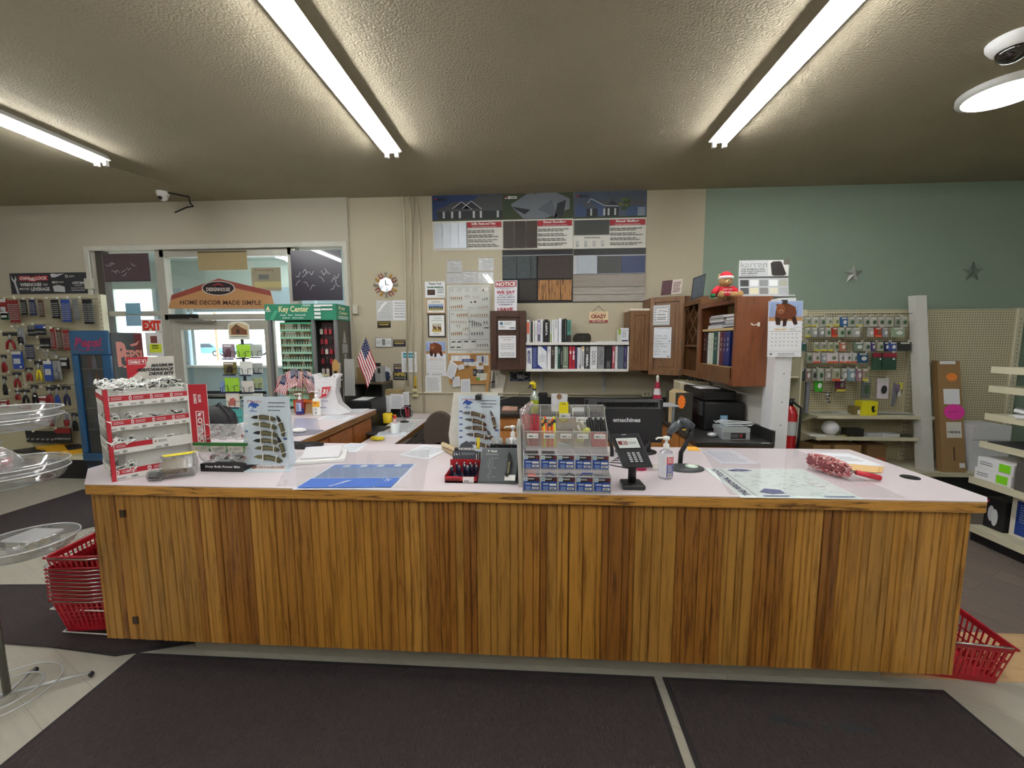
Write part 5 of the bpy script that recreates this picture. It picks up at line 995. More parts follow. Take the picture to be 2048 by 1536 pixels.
def kboard(tl, tr, bl, Y0, Y1, lab, cam_, foot):
    a, b = pl(*tl, 'y', Y1), pl(*tr, 'y', Y1); c_ = pl(*bl, 'y', Y0); c_.x = a.x; b.z = a.z; s = Sheet(a, b-a, c_-a); m = mat('#cfdce6', .4)
    t = thing('knife_display_board', lab, 'display board', (s.P(.5, 1).x, Y0, CT)); s.slab(m, .006); s.k = 1
    bl_, rd = mat('#2452a4', .5), mat('#b05a66', .6)
    s.poly([(.1, .16), (.13, .11), (.17, .09), (.2, .06), (.22, .09), (.3, .1), (.36, .13), (.3, .14), (.27, .17), (.2, .16), (.16, .13), (.12, .16)], bl_); s.text('Marlin', .09, .05, .4, .09, rd, .0, slant=.05); s.text('X', .17, .17, .24, .22, bl_, .0); s.text('Series', .14, .2, .3, .225, bl_)
    for k in range(3): s.lines(.55, .08+k*.055, .92-.1*(k == 2), .1+k*.055, 1, INK, 1, .6)
    ob = s.mb.fbm('board', t); hs_ = mat('#4e4a33', .6, var=.6, scale=90) if cam_ else mat('#4a2320', .35); bd = [BLACK, mat('#5a5540', .5), BLACK, BLACK, mat('#5f5b42', .5), mat('#6b6442', .5)] if cam_ else [mat('#6d6f70', .3, .6)]*6
    L = s.W*.56
    rows = ((.3, .45, .0), (.41, .48, -.08), (.53, .5, -.03), (.64, .5, -.0), (.75, .53, .0), (.89, .56, -.08)) if cam_ else ((.32, .38, -.12), (.45, .42, -.2), (.57, .42, 0), (.7, .46, -.1), (.86, .5, -.15))
    for k, (v, u, an) in enumerate(rows): mb = MB(); knife(s, mb, u, v, L*(1.15 if k == 5 else 1), an, bd[k], hs_); mb.fbm('knife', t)
    for u, v, an in (((.85, .42, 2.0+pi*0-.0+pi*0), (.86, .72, 2.0)) if cam_ else ((.85, .42, -1.25), (.8, .75, -1.1))): mb = MB(); knife(s, mb, u, v, L*.85, -1.15 if cam_ else an, bd[0], hs_); mb.fbm('knife', t)
    s3 = Sheet(s.O, s.A, s.B)
    for k in range(5): s3.rect(.02, .27+k*.115, .1, .295+k*.115, mat('#3f5f9f', .5) if (k in (2,) or not cam_) else WHITE, .001)
    s3.rect(.88, .6, .96, .63, mat('#3f5f9f', .5), .001); s3.mb.fbm('label', t)
    if foot:
        q = [pl(*p, 'z', CT+.003) for p in foot]; s = Sheet(q[0], q[1]-q[0], q[2]-q[0]).slab(m, .003); s.rect(.15, .08, .85, .85, mat('#ece6e2', .5)); s.text('PLEASE TRY the DEMO ATTACHED', .25, .2, .82, .5, mat('#a04a40', .6), .02); s.disc(.18, .4, .05, .25, mat('#8a5a50', .6), 14); s.mb.fbm('foot', t)
    mb = MB(); mb.prism([s3.P(.98, 0, -.008), s3.P(.98, 1, -.008), V((s3.P(.98, 1).x, Y0+.07, CT+.001))], (-.004, 0, 0), m); mb.fbm('strut', t); mb = MB(); mb.prism([s3.P(.04, 0, -.008), s3.P(.04, 1, -.008), V((s3.P(.04, 1).x, Y0+.07, CT+.001))], (-.004, 0, 0), m); mb.fbm('strut', t)
    return t
kboard((487, 793), (578, 793), (495, 929), 1.965, 2.0, 'pale blue board of camouflage folding knives at the left of the counter', True, ((496, 930), (586, 930), (487, 943)))
kboard((917, 791), (1000, 793), (915, 903), 2.2, 2.23, 'pale blue board of brown handled knives behind the small black displays', False, None)
mb = MB(); p = pl(956, 793, 'y', 2.19); mb.box(p.x-.015, p.x+.015, 2.185, 2.25, p.z-.02, p.z+.006, BLACK); one(mb, 'binder_clip', 'black clip on top of the board of brown handled knives', 'clip')
mb = MB(); a, b = pl(907, 785, 'y', 2.27), pl(918, 880, 'y', 2.27); mb.prism([(a.x, 2.27, a.z), (a.x+.25, 2.29, a.z), (a.x+.25, 2.28, CT+.002), (b.x-.05, 2.28, CT+.002), (b.x-.06, 2.27, CT+.12)], (0, .006, 0), mat('#e4e1d6', .6)); one(mb, 'backing_card', 'cream card standing behind the board of brown handled knives', 'card')
# --- papers etc lying on the counter
def flat(name, lab, cat, tl, tr, bl, c_='#e8eaef', z=CT, t_=.0012, draw=None, group=None, rough=.6):
    s = hquad(tl, tr, bl, z+.0006+t_).slab(mat(c_, rough, var=.02), t_)
    if draw: draw(s)
    return one(s.mb, name, lab, cat, group)
tl_ = lambda n, c_='#8d93a3': (lambda s: s.lines(.1, .1, .9, .9, n, mat(c_, .8), .8, .3))
flat('paper_sheet', 'printed sheet on the counter, further of two beside the white case', 'paper', (700, 886), (738, 887), (672, 903), draw=tl_(8)); flat('paper_sheet', 'white sheet pad nearest the white calculator case', 'paper', (645, 901), (692, 899), (612, 922), t_=.006, draw=tl_(6))
flat('paper_sheet', 'form sheet lying tilted in the middle of the counter', 'paper', (848, 889), (902, 897), (797, 910), draw=tl_(10)); 
t = thing('calculator', 'pale grey adding machine behind the camouflage knife board', 'calculator', (-1.16, 2.12, CT)); mb = MB(); mb.prism([(-1.28, 2.02, CT), (-1.04, 2.1, CT), (-1.12, 2.3, CT), (-1.34, 2.22, CT)], (0, 0, .02), WHITE); mb.fbm('body', t, bevel=.004); mb = MB(); mb.prism([(-1.27, 2.06, CT+.02), (-1.08, 2.11, CT+.02), (-1.13, 2.26, CT+.045), (-1.32, 2.2, CT+.045)], (0, 0, .01), mat('#d5d3d8', .5)); mb.fbm('top', t, bevel=.004)
t = thing('keyboard', 'black keyboard behind the camouflage knife board', 'keyboard', (-1.4, 2.36, CT)); a = [pl(*p, 'z', CT) for p in ((590, 884), (600, 882), (623, 896), (618, 900), (590, 902))]; mb = MB(); mb.prism([(-1.62, 2.35, CT+.001), (-1.36, 2.33, CT+.001), (-1.34, 2.44, CT+.001), (-1.6, 2.48, CT+.001)], (0, 0, .018), BLACK); mb.fbm('case', t, bevel=.006); mb = MB()
for r in range(4):
    for k in range(9): x, y = -1.595+k*.026-r*.0, 2.355+r*.024-k*.002; mb.box(x, x+.02, y, y+.018, CT+.019, CT+.025, mat('#26272a', .4))
o = mb.fbm('keys', t)
# plexiglass sheets over maps and posters
flat('counter_mat', 'blue printed poster lying under clear plastic on the counter', 'poster', (668, 928), (835, 927), (584, 979), '#dfe6ee', t_=.001, draw=lambda s: (s.rect(.03, .03, .97, .6, mat('#7488a8', .6, var=.35, scale=14, stretch=(1, 6, 1))), s.rect(.03, .04, .97, .2, mat('#5f7fc0', .6)), [s.disc(.2+k*.2, .12, .045, .05, mat('#b9c6cf', .6), 14) for k in range(4)], s.rect(.03, .64, .79, .97, mat('#3f66b8', .5)), s.rect(.8, .64, .97, .97, mat('#3f66b8', .5)), [s.path([(.33+.05*k+.02*sin(k+j), .93-.07*k+.01*j) for k in range(4)], .004, WHITE) for j in range(3)], s.text('Samsung' if 0 else 'TV', .84, .7, .9, .8, WHITE)))
def mp(s):
    s.rect(.02, .02, .98, .98, mat('#dde8e4', .6)); l = s.nl(); n = mat('#4a5180', .7); g = mat('#7f8f93', .7)
    s.line(.145, .03, .145, .97, .003, INK, l); s.line(.165, .03, .165, .97, .0015, g, l)
    s.text('THE PERSONAL TOUCH', .045, .05, .11, .95, mat('#2b3560', .6), .03, turn=-1)
    random.seed(4)
    for k in range(90): u, v = random.uniform(.18, .93), random.uniform(.08, .92); s.line(u, v, u+random.uniform(.02, .06), v+random.uniform(-.03, .03), .0022, random.choice((g, INK)), l)
    for k in range(24): u, v = random.uniform(.18, .9), random.uniform(.08, .9); s.path([(u, v), (u+.05, v+.03), (u+.06, v+.09)], .0012, g, l)
    s.poly([(.2, .1), (.3, .05), (.4, .06), (.45, .1), (.36, .13), (.3, .11), (.24, .14)], n); s.poly([(.22, .84), (.3, .74), (.42, .78), (.42, .87), (.3, .9)], n); s.rect(.2, .95, .42, .97, n); s.rect(.7, .955, .95, .975, n)
flat('printed_map', 'pale map with blue patches lying under clear plastic on the counter', 'map', (1408, 936), (1606, 938), (1482, 995), '#e4ece8', t_=.001, draw=mp)
flat('paper_sheet', 'typed sheet under the clear plastic behind the map', 'paper', (1400, 900), (1467, 901), (1442, 927), '#dcdce4', draw=tl_(12)); flat('sticky_note', 'orange note at the far edge of the counter beside the scanner', 'note', (1370, 893), (1393, 893.5), (1378, 901), '#f0b13a'); flat('paper_sheet', 'long white sheet behind the pink duster', 'paper', (1626, 905), (1698, 907), (1690, 930), draw=lambda s: s.lines(.3, .3, .8, .7, 3, M_LG))
for q, lab, zt in (([(590, 905), (860, 900), (540, 979), (842, 984)], 'clear plastic sheet over the blue poster', .0), ([(1400, 896), (1588, 897), (1470, 998), (1822, 1000)], 'clear plastic sheet over the map', .0)):
    p = [pl(*x, 'z', CT+.0035) for x in q]; p = [V((min(a.x, 1.8), max(a.y, CY0+.01), a.z)) for a in p]; mb = MB(); mb.prism([p[0], p[1], p[3], p[2]][::-1], (0, 0, .0015), clear('#f2f0f4', .04, .03, .0, .12)); one(mb, 'clear_sheet', lab, 'plastic sheet', 'clear plastic sheets on the counter')
# envelopes, duster
p = pl(1735, 935, 'z', CT); mb = MB(); a = [pl(*q, 'z', CT+.006) for q in ((1690, 926), (1768, 933), (1764, 944), (1690, 938))]; mb.prism([V((q.x, q.y, CT+.001)) for q in a][::-1], (0, 0, .003), mat('#c9a46c', .8)); mb.prism([V((q.x-.03, q.y-.012, CT+.0045)) for q in a][::-1], (0, 0, .003), mat('#d6b27a', .8)); one(mb, 'envelope', 'brown envelopes under the duster handle', 'envelope')
a, b, c_ = pl(1622, 920, 'z', CT+.05), pl(1692, 940, 'z', CT+.045), pl(1760, 956, 'z', CT+.014)
t = thing('duster', 'pink and white string duster with a red handle lying on the counter', 'duster', (b.x, b.y, CT)); mb = MB(); random.seed(2); dv = (b-a); rr_ = .036; sm_ = [mat(x, .9) for x in ('#b5656a', '#d9b8b4', '#a04e55', '#cf9590')]
mb.tube([a, b], rr_*.75, mat('#7a3f44', .9), 8)
for k in range(520):
    f = random.random(); an = random.uniform(0, 2*pi); o_ = a+dv*f; r = rr_*(.75+.25*sin(pi*f)); q = o_+V((0, cos(an)*r, sin(an)*r)); d_ = V((random.uniform(-.016, .016), random.uniform(-.01, .01)-sin(an)*.008, cos(an)*.009)); mb.tube([q-d_, q+V((0, cos(an)*.007, sin(an)*.007)), q+d_], .003, sm_[k % 4], 4)
mb.fbm('strings', t); mb = MB(); e = b+(c_-b)*.3; mb.tube([b, e], .006, CHROME, 8); mb.fbm('ferrule', t); mb = MB(); mb.tube([e, c_], [.0115, .0125], mat('#c0283a', .4), 10); mb.fbm('handle', t)
# --- lighter / pen tray (red box) and sign
t = thing('pen_light_display', 'small red tray display of navy pen lights with a grey header', 'display stand', (-.35, 1.88, CT)); x0, x1 = -.425, -.275
mb = MB(); yf, yb = 1.805, 1.93; mr = mat('#b0202c', .45); mb.box(x0, x1, yf, yf+.003, CT, CT+.03, mr); mb.box(x0, x0+.003, yf, yb, CT, CT+.035, mr); mb.box(x1-.003, x1, yf, yb, CT, CT+.035, mr); mb.box(x0, x1, yb-.003, yb, CT, CT+.075, mr); mb.box(x0, x1, yf, yb, CT, CT+.01, mat('#343b4a', .5))
s = Sheet((x0, yf, CT+.03), (x1-x0, 0, 0), (0, 0, -.03), mb); s.text('NORSKE', .04, .25, .48, .75, mat('#5f1018', .5), .05); s.rect(.56, .0, .9, .9, WHITE); s.barcode(.6, .55, .75, .8, INK); mb.fbm('tray', t)
s = Sheet((x0+.012, yb-.001, CT+.155), (x1-x0-.012, 0, 0), (0, 0, -.082)); gm = mat('#4b515c', .45); s.mb.prism([s.P(u, v) for u, v in ((0, 1), (0, .5), (.2, .45), (.3, .05), (.5, -.15), (.7, .05), (.8, .45), (1, .5), (1, 1))], (0, .003, 0), gm); s.rect(0, .95, 1, 1, mr); s.text('NORSKE', .22, .25, .78, .4, WHITE, .05); s.text('2 in 1', .04, .56, .25, .72, WHITE, .04); s.lines(.32, .54, .8, .7, 3, M_LG); s.rect(.84, .6, .87, 1, WHITE); s.rect(.92, .5, .95, 1, M_LG); s.mb.fbm('header', t)
for k, (x, y) in enumerate(((.02, .03), (.035, .08), (.055, .035), (.07, .085), (.078, .05), (.095, .03), (.1, .08), (.112, .05), (.125, .085), (.135, .045))):
    mb = MB(); c_ = (x0+.005+x, yf+y+.01, CT+.012); mb.lathe(c_, [(.0075, 0), (.0075, .03), (.009, .034), (.009, .045), (.006, .05)], mat('#1b2038', .3), 10); mb.lathe(V(c_)+V((0, 0, .05)), [(.005, 0), (.005, .006), (.003, .009)], CHROME, 8); one(mb, 'pen_light', f'small navy pen light standing in the red tray, {ORD[k]} from the left', 'pen light', 'navy pen lights in the red tray')
t = thing('knife_counter_display', 'grey slanted display box with one black folding knife fixed on it', 'display stand', (-.18, 1.86, CT)); a = [V((-.272, 1.805, CT+.012)), V((-.096, 1.8, CT+.012)), V((-.09, 1.9, CT+.135)), V((-.262, 1.905, CT+.135))]
mb = MB(); dg = mat('#4f5457', .5); mb.add([a[0], a[1], a[2], a[3], a[0]-V((0, 0, .012)), a[1]-V((0, 0, .012)), V((-.09, 1.93, CT)), V((-.262, 1.93, CT)), V((-.09, 1.93, CT+.135)), V((-.262, 1.93, CT+.135))], [(0, 1, 2, 3), (4, 5, 1, 0), (1, 5, 6, 8, 2), (0, 3, 9, 7, 4), (3, 2, 8, 9), (6, 7, 9, 8), (4, 7, 6, 5)], dg)
s = Sheet(a[3], a[2]-a[3], a[0]-a[3], mb); s.text('TRUE', .24, .04, .42, .1, WHITE, .04); s.poly([(.15, .04), (.22, .04), (.195, .07), (.195, .1), (.175, .1), (.175, .07)], WHITE); s.lines(.12, .14, .46, .2, 2, M_LG, 1); s.path([(.28, .27), (.27, .5), (.25, .6), (.29, .7), (.26, .8), (.25, .9), (.3, .92), (.34, .5), (.33, .27), (.28, .27)], .0013, M_LG)
for k in range(9): s.line(.28, .6, .27-.14*sin(k*.18+.15), .6-.33*cos(k*.18+.15), .0008, GREY)
for v in (.3, .6, .88): s.lines(.37, v, .48, v+.03, 1, M_LG)
s.rect(.72, .82, 1, .99, WHITE); mb.fbm('box', t); mb = MB(); knife(s, mb, .8, .48, .13, -1.5, BLACK, BLACK, False); mb.fbm('knife', t)
t = thing('boxed_knife_row', 'row of five small black boxes topped with clear wrapped items behind the grey display', 'boxes', (-.16, 2.0, CT)); mb = MB()
for k in range(5):
    x = -.235+k*.036; mb = MB(); mb.box(x, x+.034, 1.985, 2.01, CT, CT+.135, BLACK); mb.fbm('box', t); mb = MB(); mb.ball((x+.017, 1.995, CT+.152), .014, .01, .018, clear('#dfe3e3', .4, .05, .15), 8); mb.fbm('wrapper', t)
mb = MB(); a = pl(957, 875, 'y', 1.98); b = pl(955, 899, 'y', 1.95); mb.prism([(a.x-.007, 1.96, b.z), (a.x+.007, 1.96, b.z), (a.x+.007, 1.97, a.z), (a.x-.007, 1.97, a.z)], (0, .008, 0), mat('#e6cf2a', .4)); one(mb, 'price_tag', 'yellow upright tag in front of the brown handled knives', 'tag')
t = thing('stapler', 'tan and black stapler lying left of the red tray', 'stapler', (-.42, 2.15, CT)); a, b = pl(886, 893, 'z', CT+.02), pl(915, 910, 'z', CT+.02); mb = MB(); mb.tube([V((a.x, a.y, CT+.035)), V((b.x, b.y, CT+.045))], .014, mat('#c9b48c', .5), 6); mb.tube([V((a.x, a.y, CT+.012)), V((b.x, b.y, CT+.012))], .011, mat('#b39c74', .5), 6); mb.fbm('body', t); mb = MB(); mb.box(b.x-.015, b.x+.015, b.y-.012, b.y+.012, CT+.002, CT+.06, BLACK); mb.fbm('hinge', t)
def pump(x, y, z, h, r, lab, body, capc, labels, name='pump_bottle', sx=1.0, liquid=None, nd=(-1, 0)):
    t = thing(name, lab, 'bottle', (x, y, z)); mb = MB(); b = h*.68; mb.lathe((x, y, z+.0005), [(r*.9, 0), (r, .005), (r, b*.85), (r*.85, b*.95), (r*.4, b), (r*.4, b+.008)], body, 20, sx=1, sy=sx); mb.fbm('body', t)
    mb = MB(); z2 = z+b+.008; mb.lathe((x, y, z2), [(r*.42, 0), (r*.42, .02), (r*.2, .024), (r*.2, .04), (r*.45, .042), (r*.45, .056), (0, .06)], capc, 14); d = V((nd[0], nd[1], 0)); mb.tube([V((x, y, z2+.05)), V((x, y, z2+.05))+d*r*1.2, V((x, y, z2+.043))+d*r*1.5], .005, capc, 6); mb.fbm('pump', t)
    for (z0, z1, c_, a0, a1, dr) in labels:
        mb = MB(); n = 14; q = [V((x+cos(a)*(r+.0007), y+sin(a)*(r*sx+.0007), 0)) for a in [a0+(a1-a0)*k/n for k in range(n+1)]]
        for k in range(n): mb.poly([q[k]+V((0, 0, z+z0)), q[k+1]+V((0, 0, z+z0)), q[k+1]+V((0, 0, z+z1)), q[k]+V((0, 0, z+z1))], c_)
        s = Sheet(V((x-r*.55, y-r*sx-.0009, z+z1)), (r*1.1, 0, 0), (0, 0, z0-z1), mb)
        if dr: dr(s)
        mb.fbm('label', t)
    return t
pump(.61, 1.925, CT, .2, .033, 'clear hand sanitizer bottle with a red and blue label on the counter', clear('#d8dcf0', .25, .05, .15), WHITE, [(.012, .125, mat('#e6e6ec', .5), pi, 2*pi, None), (.075, .11, mat('#d23a3c', .5), 1.45*pi, 2*pi, lambda s: s.lines(.5, .1, 1, .8, 4, WHITE)), (.013, .075, mat('#2c3c8c', .5), 1.45*pi, 2*pi, lambda s: (s.lines(.5, .05, 1, .6, 5, WHITE), s.rect(.5, .65, 1, .95, WHITE), s.barcode(.55, .68, .95, .9, INK)))])
pump(-.055-.075, 2.14, CT, .2, .03, 'plain white pump bottle between the knife board and the clear display', mat('#e8e8ea', .4), WHITE, [])
# --- clear acrylic compartment display
t = thing('acrylic_display', 'clear stepped acrylic display with blue labels in the middle of the counter', 'display stand', (.125, 1.8, CT))
AX0, AX1 = -.06, .315; AC = clear('#f4f6f6', .12, .06, .12); cw = (AX1-AX0)/5
def aY(k): return 1.70+k*.055
steps = [(0, .0, .075), (1, .045, .155), (2, .145, .245), (3, .215, .345)]
mb = MB()
prof = [(1.70, CT+.002), (1.70, CT+.075), (1.755, CT+.085), (1.755, CT+.155), (1.81, CT+.16), (1.815, CT+.245), (1.90, CT+.31), (1.90, CT+.345), (1.95, CT+.345), (1.95, CT+.002)]
for x in (AX0, AX1): mb.prism([(x-.0015, y, z) for y, z in prof], (.003, 0, 0), AC)
for y, z0, z1 in ((1.70, 0, .075), (1.755, .03, .155), (1.812, .12, .245), (1.868, .2, .3), (1.948, 0, .345)): mb.box(AX0, AX1, y, y+.003, CT+z0+.002, CT+z1, AC)
for y0, y1, z in ((1.703, 1.948, .004), (1.758, 1.948, .085), (1.815, 1.948, .165), (1.871, 1.948, .245)): mb.box(AX0, AX1, y0, y1, CT+z, CT+z+.003, AC)
o = mb.fbm('shell', t)
edge = clear('#ffffff', .55, .05, .2)
for k in range(1, 5):
    x = AX0+k*cw; mb = MB()
    for y0, y1, z0, z1 in ((1.703, 1.755, .004, .075), (1.758, 1.812, .085, .155), (1.815, 1.868, .165, .24), (1.871, 1.948, .245, .34)): mb.box(x-.001, x+.001, y0, y1, CT+z0, CT+z1, AC); mb.tube([(x, y0, CT+z1), (x, y1, CT+z1)], .0015, edge, 4); mb.tube([(x, y0, CT+z0), (x, y0, CT+z1)], .0013, edge, 4)
    mb.fbm('divider', t)
mb = MB()
for y, z in ((1.70, .075), (1.755, .155), (1.812, .245), (1.868, .3), (1.948, .345)): mb.tube([(AX0, y+.0015, CT+z), (AX1, y+.0015, CT+z)], .0017, edge, 4)
for x in (AX0, AX1): mb.tube([(x, y, z) for y, z in prof[:8]], .0017, edge, 4)
mb.fbm('edge', t)
nb = mat('#1d4aa0', .5); random.seed(8)
for row, (y, z) in enumerate(((1.6985, .07), (1.7535, .15))):
    for k in range(5):
        x = AX0+k*cw+.004; s = Sheet((x, y, CT+z), (cw-.008, 0, 0), (0, 0, -.058)); s.slab(nb, .001); s.rect(.2, .0, 1, .3, mat('#1b1718', .5)); s.rect(.75, .0, 1, .3, mat('#5a1d22', .5)); s.poly([(.25, .3), (.35, .36), (.45, .3), (.5, .38), (.6, .3)], mat('#1b1718', .5)); s.rect(0, 0, .24, .28, mat('#c9d6da', .4)); s.disc(.12, .14, .07, .08, mat('#8fa9a6', .4), 10)
        s.lines(.26, .05, .7, .17, 2, WHITE, .9, .6); s.lines(.08, .42, .48, .55, 2, WHITE, .8, .6, True); s.lines(.1, .65, .45, .95, 3, mat('#a9bfe6', .6), .8, .5, True); s.rect(.52, .44, .95, .6, WHITE); s.rect(.52, .7, .95, .88, WHITE); s.barcode(.58, .73, .85, .85, INK); s.mb.fbm('label', t)
def pl_label(x, y, z): s = Sheet((x, y, z), (.05, 0, 0), (0, 0, -.022)); s.slab(WHITE, .001); s.barcode(.15, .4, .55, .75, INK); s.lines(.65, .45, .9, .7, 1, GREY, 1); s.mb.fbm('price_label', t)
for k in range(5): pl_label(AX0+k*cw+.015, 1.8105, CT+.235)
for k in (1, 2, 3, 4): pl_label(AX0+k*cw+.015, 1.8665, CT+.3) if k != 2 else None
def mk(name, lab, p0, p1, r, segs, cat='pen', grp=None):
    mb = MB(); p0, p1 = V(p0), V(p1)
    for f0, f1, c_, rr_ in segs: mb.cyl(p0.lerp(p1, f0), p0.lerp(p1, f1), r*rr_, mat(c_, .35), 8)
    return one(mb, name, lab, cat, grp)
for k in range(5): x = AX0+.014+k*.011; mk('carpenter_pencil', f'fat red pencil in the clear display, {ORD[k]} from the left of the front bag', (x+.008, 1.828, CT+.172), (x-.02+k*.006, 1.862, CT+.31+.008*(k % 2)), .0065, ((0, 1, '#b32238', 1),), 'pencil', 'red pencils in the clear display')
mb = MB(); mb.tube([(AX0+.012, 1.845, CT+.19), (AX0+.01, 1.85, CT+.28), (AX0-.0, 1.855, CT+.33), (AX0+.04, 1.865, CT+.37)], [.02, .028, .024, .012], clear('#f0dde0', .2, .12, .2), 9); one(mb, 'plastic_bag', 'crinkled clear bag around the red pencils', 'bag')
for k, c_ in enumerate(('#f08a28', '#d9e03a', '#e8562a', '#f08a28', '#e8562a', '#e4e13c')): x = AX0+cw+.01+k*.0115; mk('utility_cutter', f'bright {("orange", "lime", "red orange", "amber", "vermilion", "lemon")[k]} cutter in the clear display', (x, 1.826, CT+.17), (x+random.uniform(-.012, .012), 1.86, CT+.285+.01*(k % 3)), .006, ((0, .78, c_, 1), (.78, .9, '#222222', 1.02), (.9, 1, c_, .9)), 'cutter', 'bright cutters in the clear display')
for k in range(7): x = AX0+4*cw+.008+k*.0095; mk('marker_pen', f'red marker with a black cap in the clear display, {ORD[k]} from the left', (x+.006, 1.828, CT+.172), (x-.018+k*.003, 1.862+.004*(k % 2), CT+.29+.01*(k % 2)), .006, ((0, .5, '#c22434', 1), (.5, 1, '#17171a', 1.05)), 'pen', 'red and black markers in the clear display')
for k in range(3): mb = MB(); c_ = V((AX0+3*cw+.03+.015*k, 1.84, CT+.2+.022*k)); mb.ball(c_, .02, .014, .016, mat('#c9c860', .5), 7); mb.tube([c_, c_+V((-.02, 0, .03)), c_+V((-.025, .005, .05))], [.008, .01, .004], clear('#e8ead8', .35, .1, .2), 6); one(mb, 'wrapped_item', f'yellowish item in a clear bag in the display, {("lowest", "middle", "highest")[k]} of three', 'bagged item', 'yellowish bagged items in the clear display')
for k in range(2): mk('chalk_stick', f'white slim stick lying in the clear display, {("upper", "lower")[k]}', (AX0+2*cw+.01, 1.825, CT+.188-.01*k), (AX0+3*cw-.008, 1.835, CT+.172+.003*k), .004, ((0, 1, '#d8dade', 1),), 'stick')
s = Sheet((AX0+2*cw+.012, 1.872, CT+.37), (.042, 0, 0), (0, 0, -.095)); s.slab(mat('#e8d820', .4), .002); s.rect(.3, .08, .7, .11, BLACK); s.rect(.3, .66, .6, .82, mat('#b9a428', .4)); s.poly([(.05, .85), (.5, 1), (.95, .85), (.95, .9), (.5, 1.04), (.05, .9)], mat('#8a5a20', .4), .0005); one(s.mb, 'blade_card', 'yellow carded blade standing up in the clear display', 'card')
pl_label(AX0+2*cw+.013, 1.8668, CT+.318)
for i, (x, y, z, c_, lab) in enumerate(((AX0+.01, 1.762, .09, '#2a2b2d', 'flat black box in the left bin of the second step'), (AX0+cw+.008, 1.762, .09, '#28292b', 'flat black box in the second bin of the second step'))): mb = MB(); mb.box(x, x+.055, y, y+.045, CT+z+.055, CT+z+.066, mat(c_, .4)); mb.box(x+.005, x+.01, y+.01, y+.04, CT+z, CT+z+.055, mat(c_, .4)); one(mb, 'small_box', lab, 'box')
mb = MB(); mb.box(AX0+.02, AX0+.055, 1.715, 1.74, CT+.055, CT+.068, mat('#d8482e', .5)); mb.box(AX0+.03, AX0+.045, 1.72, 1.735, CT+.008, CT+.055, mat('#c43c26', .5)); one(mb, 'eraser', 'orange red block in the lower left bin of the clear display', 'eraser')
for k, (a, b, c_) in enumerate(((1, 2.3, '#3a4a70'), (2, 3.6, '#333a4c'), (3, 4.1, '#3a4a8c'))): mb = MB(); mb.tube([(AX0+a*cw+.006, 1.72, CT+.05+.012*(k == 0)), (AX0+(a*.6+.4*b)*cw, 1.735, CT+.078), (AX0+b*cw-.006, 1.73, CT+.05+.03*(k == 2))], .0035, mat(c_, .5), 6); one(mb, 'bracelet', f'dark blue band lying in the lowest bins, {ORD[k]} from the left', 'band', 'dark blue bands in the clear display')
mb = MB()
for k in range(12): x = AX0-.004-k*.0015; mb.prism([(x, 1.76, CT+.002), (x-.012, 1.80, CT+.25+.01*(k % 3)), (x-.012, 1.98, CT+.27), (x, 1.98, CT+.002)], (-.0012, 0, 0), mat(('#e4e4e4', '#d6c8ac', '#ececee', '#b9bcc0')[k % 4], .6))
one(mb, 'paper_bundle', 'sheaf of catalogues standing against the left side of the clear display', 'papers')
# --- card terminal
t = thing('card_terminal', 'black card payment terminal on a stand showing a red logo', 'payment terminal', (.42, 1.8, CT)); c_ = V((.425, 1.80, CT))
mb = MB(); mb.prism([c_+V((x, y, .001)) for x, y in ((-.05, -.05), (.05, -.05), (.045, .045), (-.045, .045))][::1], (0, 0, .02), BLACK); mb.fbm('foot', t, bevel=.006); mb = MB(); mb.tube([c_+V((0, 0, .02)), c_+V((0, 0, .09)), c_+V((-.005, .01, .13))], [.018, .018, .02], BLACK, 10); mb.fbm('neck', t)
tl, tr, bl = pl(1219, 868, 'y', 1.86), pl(1277, 866, 'y', 1.84), pl(1246, 935, 'y', 1.775); s = Sheet(tl, tr-tl, bl-tl); s.slab(mat('#27282c', .35), .022); s.k = 1; s.rect(.1, .12, .9, .46, mat('#0d0d0e', .15)); s.rect(.14, .14, .86, .44, emis('#8e918c', .45, 'screen')); s.rect(.17, .23, .48, .34, mat('#7a1f24', .4)); s.text('ECi', .3, .245, .45, .325, WHITE, .03); s.lines(.52, .25, .8, .33, 2, GREY); s.rect(.25, .56, .82, .9, mat('#141518', .4)); s.lines(.4, .03, .55, .06, 1, WHITE, 1, .6); s.mb.fbm('body', t, bevel=.004)
s2 = Sheet(s.O, s.A, s.B)
for r in range(5):
    for q in range(3): s2.rect(.32+q*.16, .585+r*.06, .42+q*.16, .62+r*.06, mat('#c9ccd0', .5), .009)
s2.mb.fbm('keypad', t)
# --- barcode scanner on its stand
t = thing('barcode_scanner', 'grey hand scanner resting in a curved black stand', 'scanner', (.8, 2.12, CT)); b0_ = pl(1372, 940, 'z', CT); mb = MB(); mb.lathe((b0_.x, b0_.y+.02, CT+.001), [(.09, 0), (.088, .008), (.06, .014)], mat('#3c3f40', .5), 24, sx=1.05, sy=.75); mb.fbm('stand_base', t)
P_ = lambda x, y, d=2.14: pl(x, y, 'y', d); mb = MB(); mb.tube([P_(1360, 930), P_(1362, 905), P_(1372, 888), P_(1381, 870), P_(1384, 858)], .012, BLACK, 10); mb.fbm('stand_arm', t); mb = MB(); mb.tube([P_(1337, 866), P_(1350, 853), P_(1362, 845)], [.017, .021, .02], mat('#4c5156', .35), 12); mb.tube([P_(1340, 868), P_(1336, 876)], .014, BLACK, 10); mb.tube([P_(1358, 841), P_(1372, 845), P_(1385, 855)], [.02, .024, .02], mat('#3b3f44', .3), 12); mb.fbm('body', t)
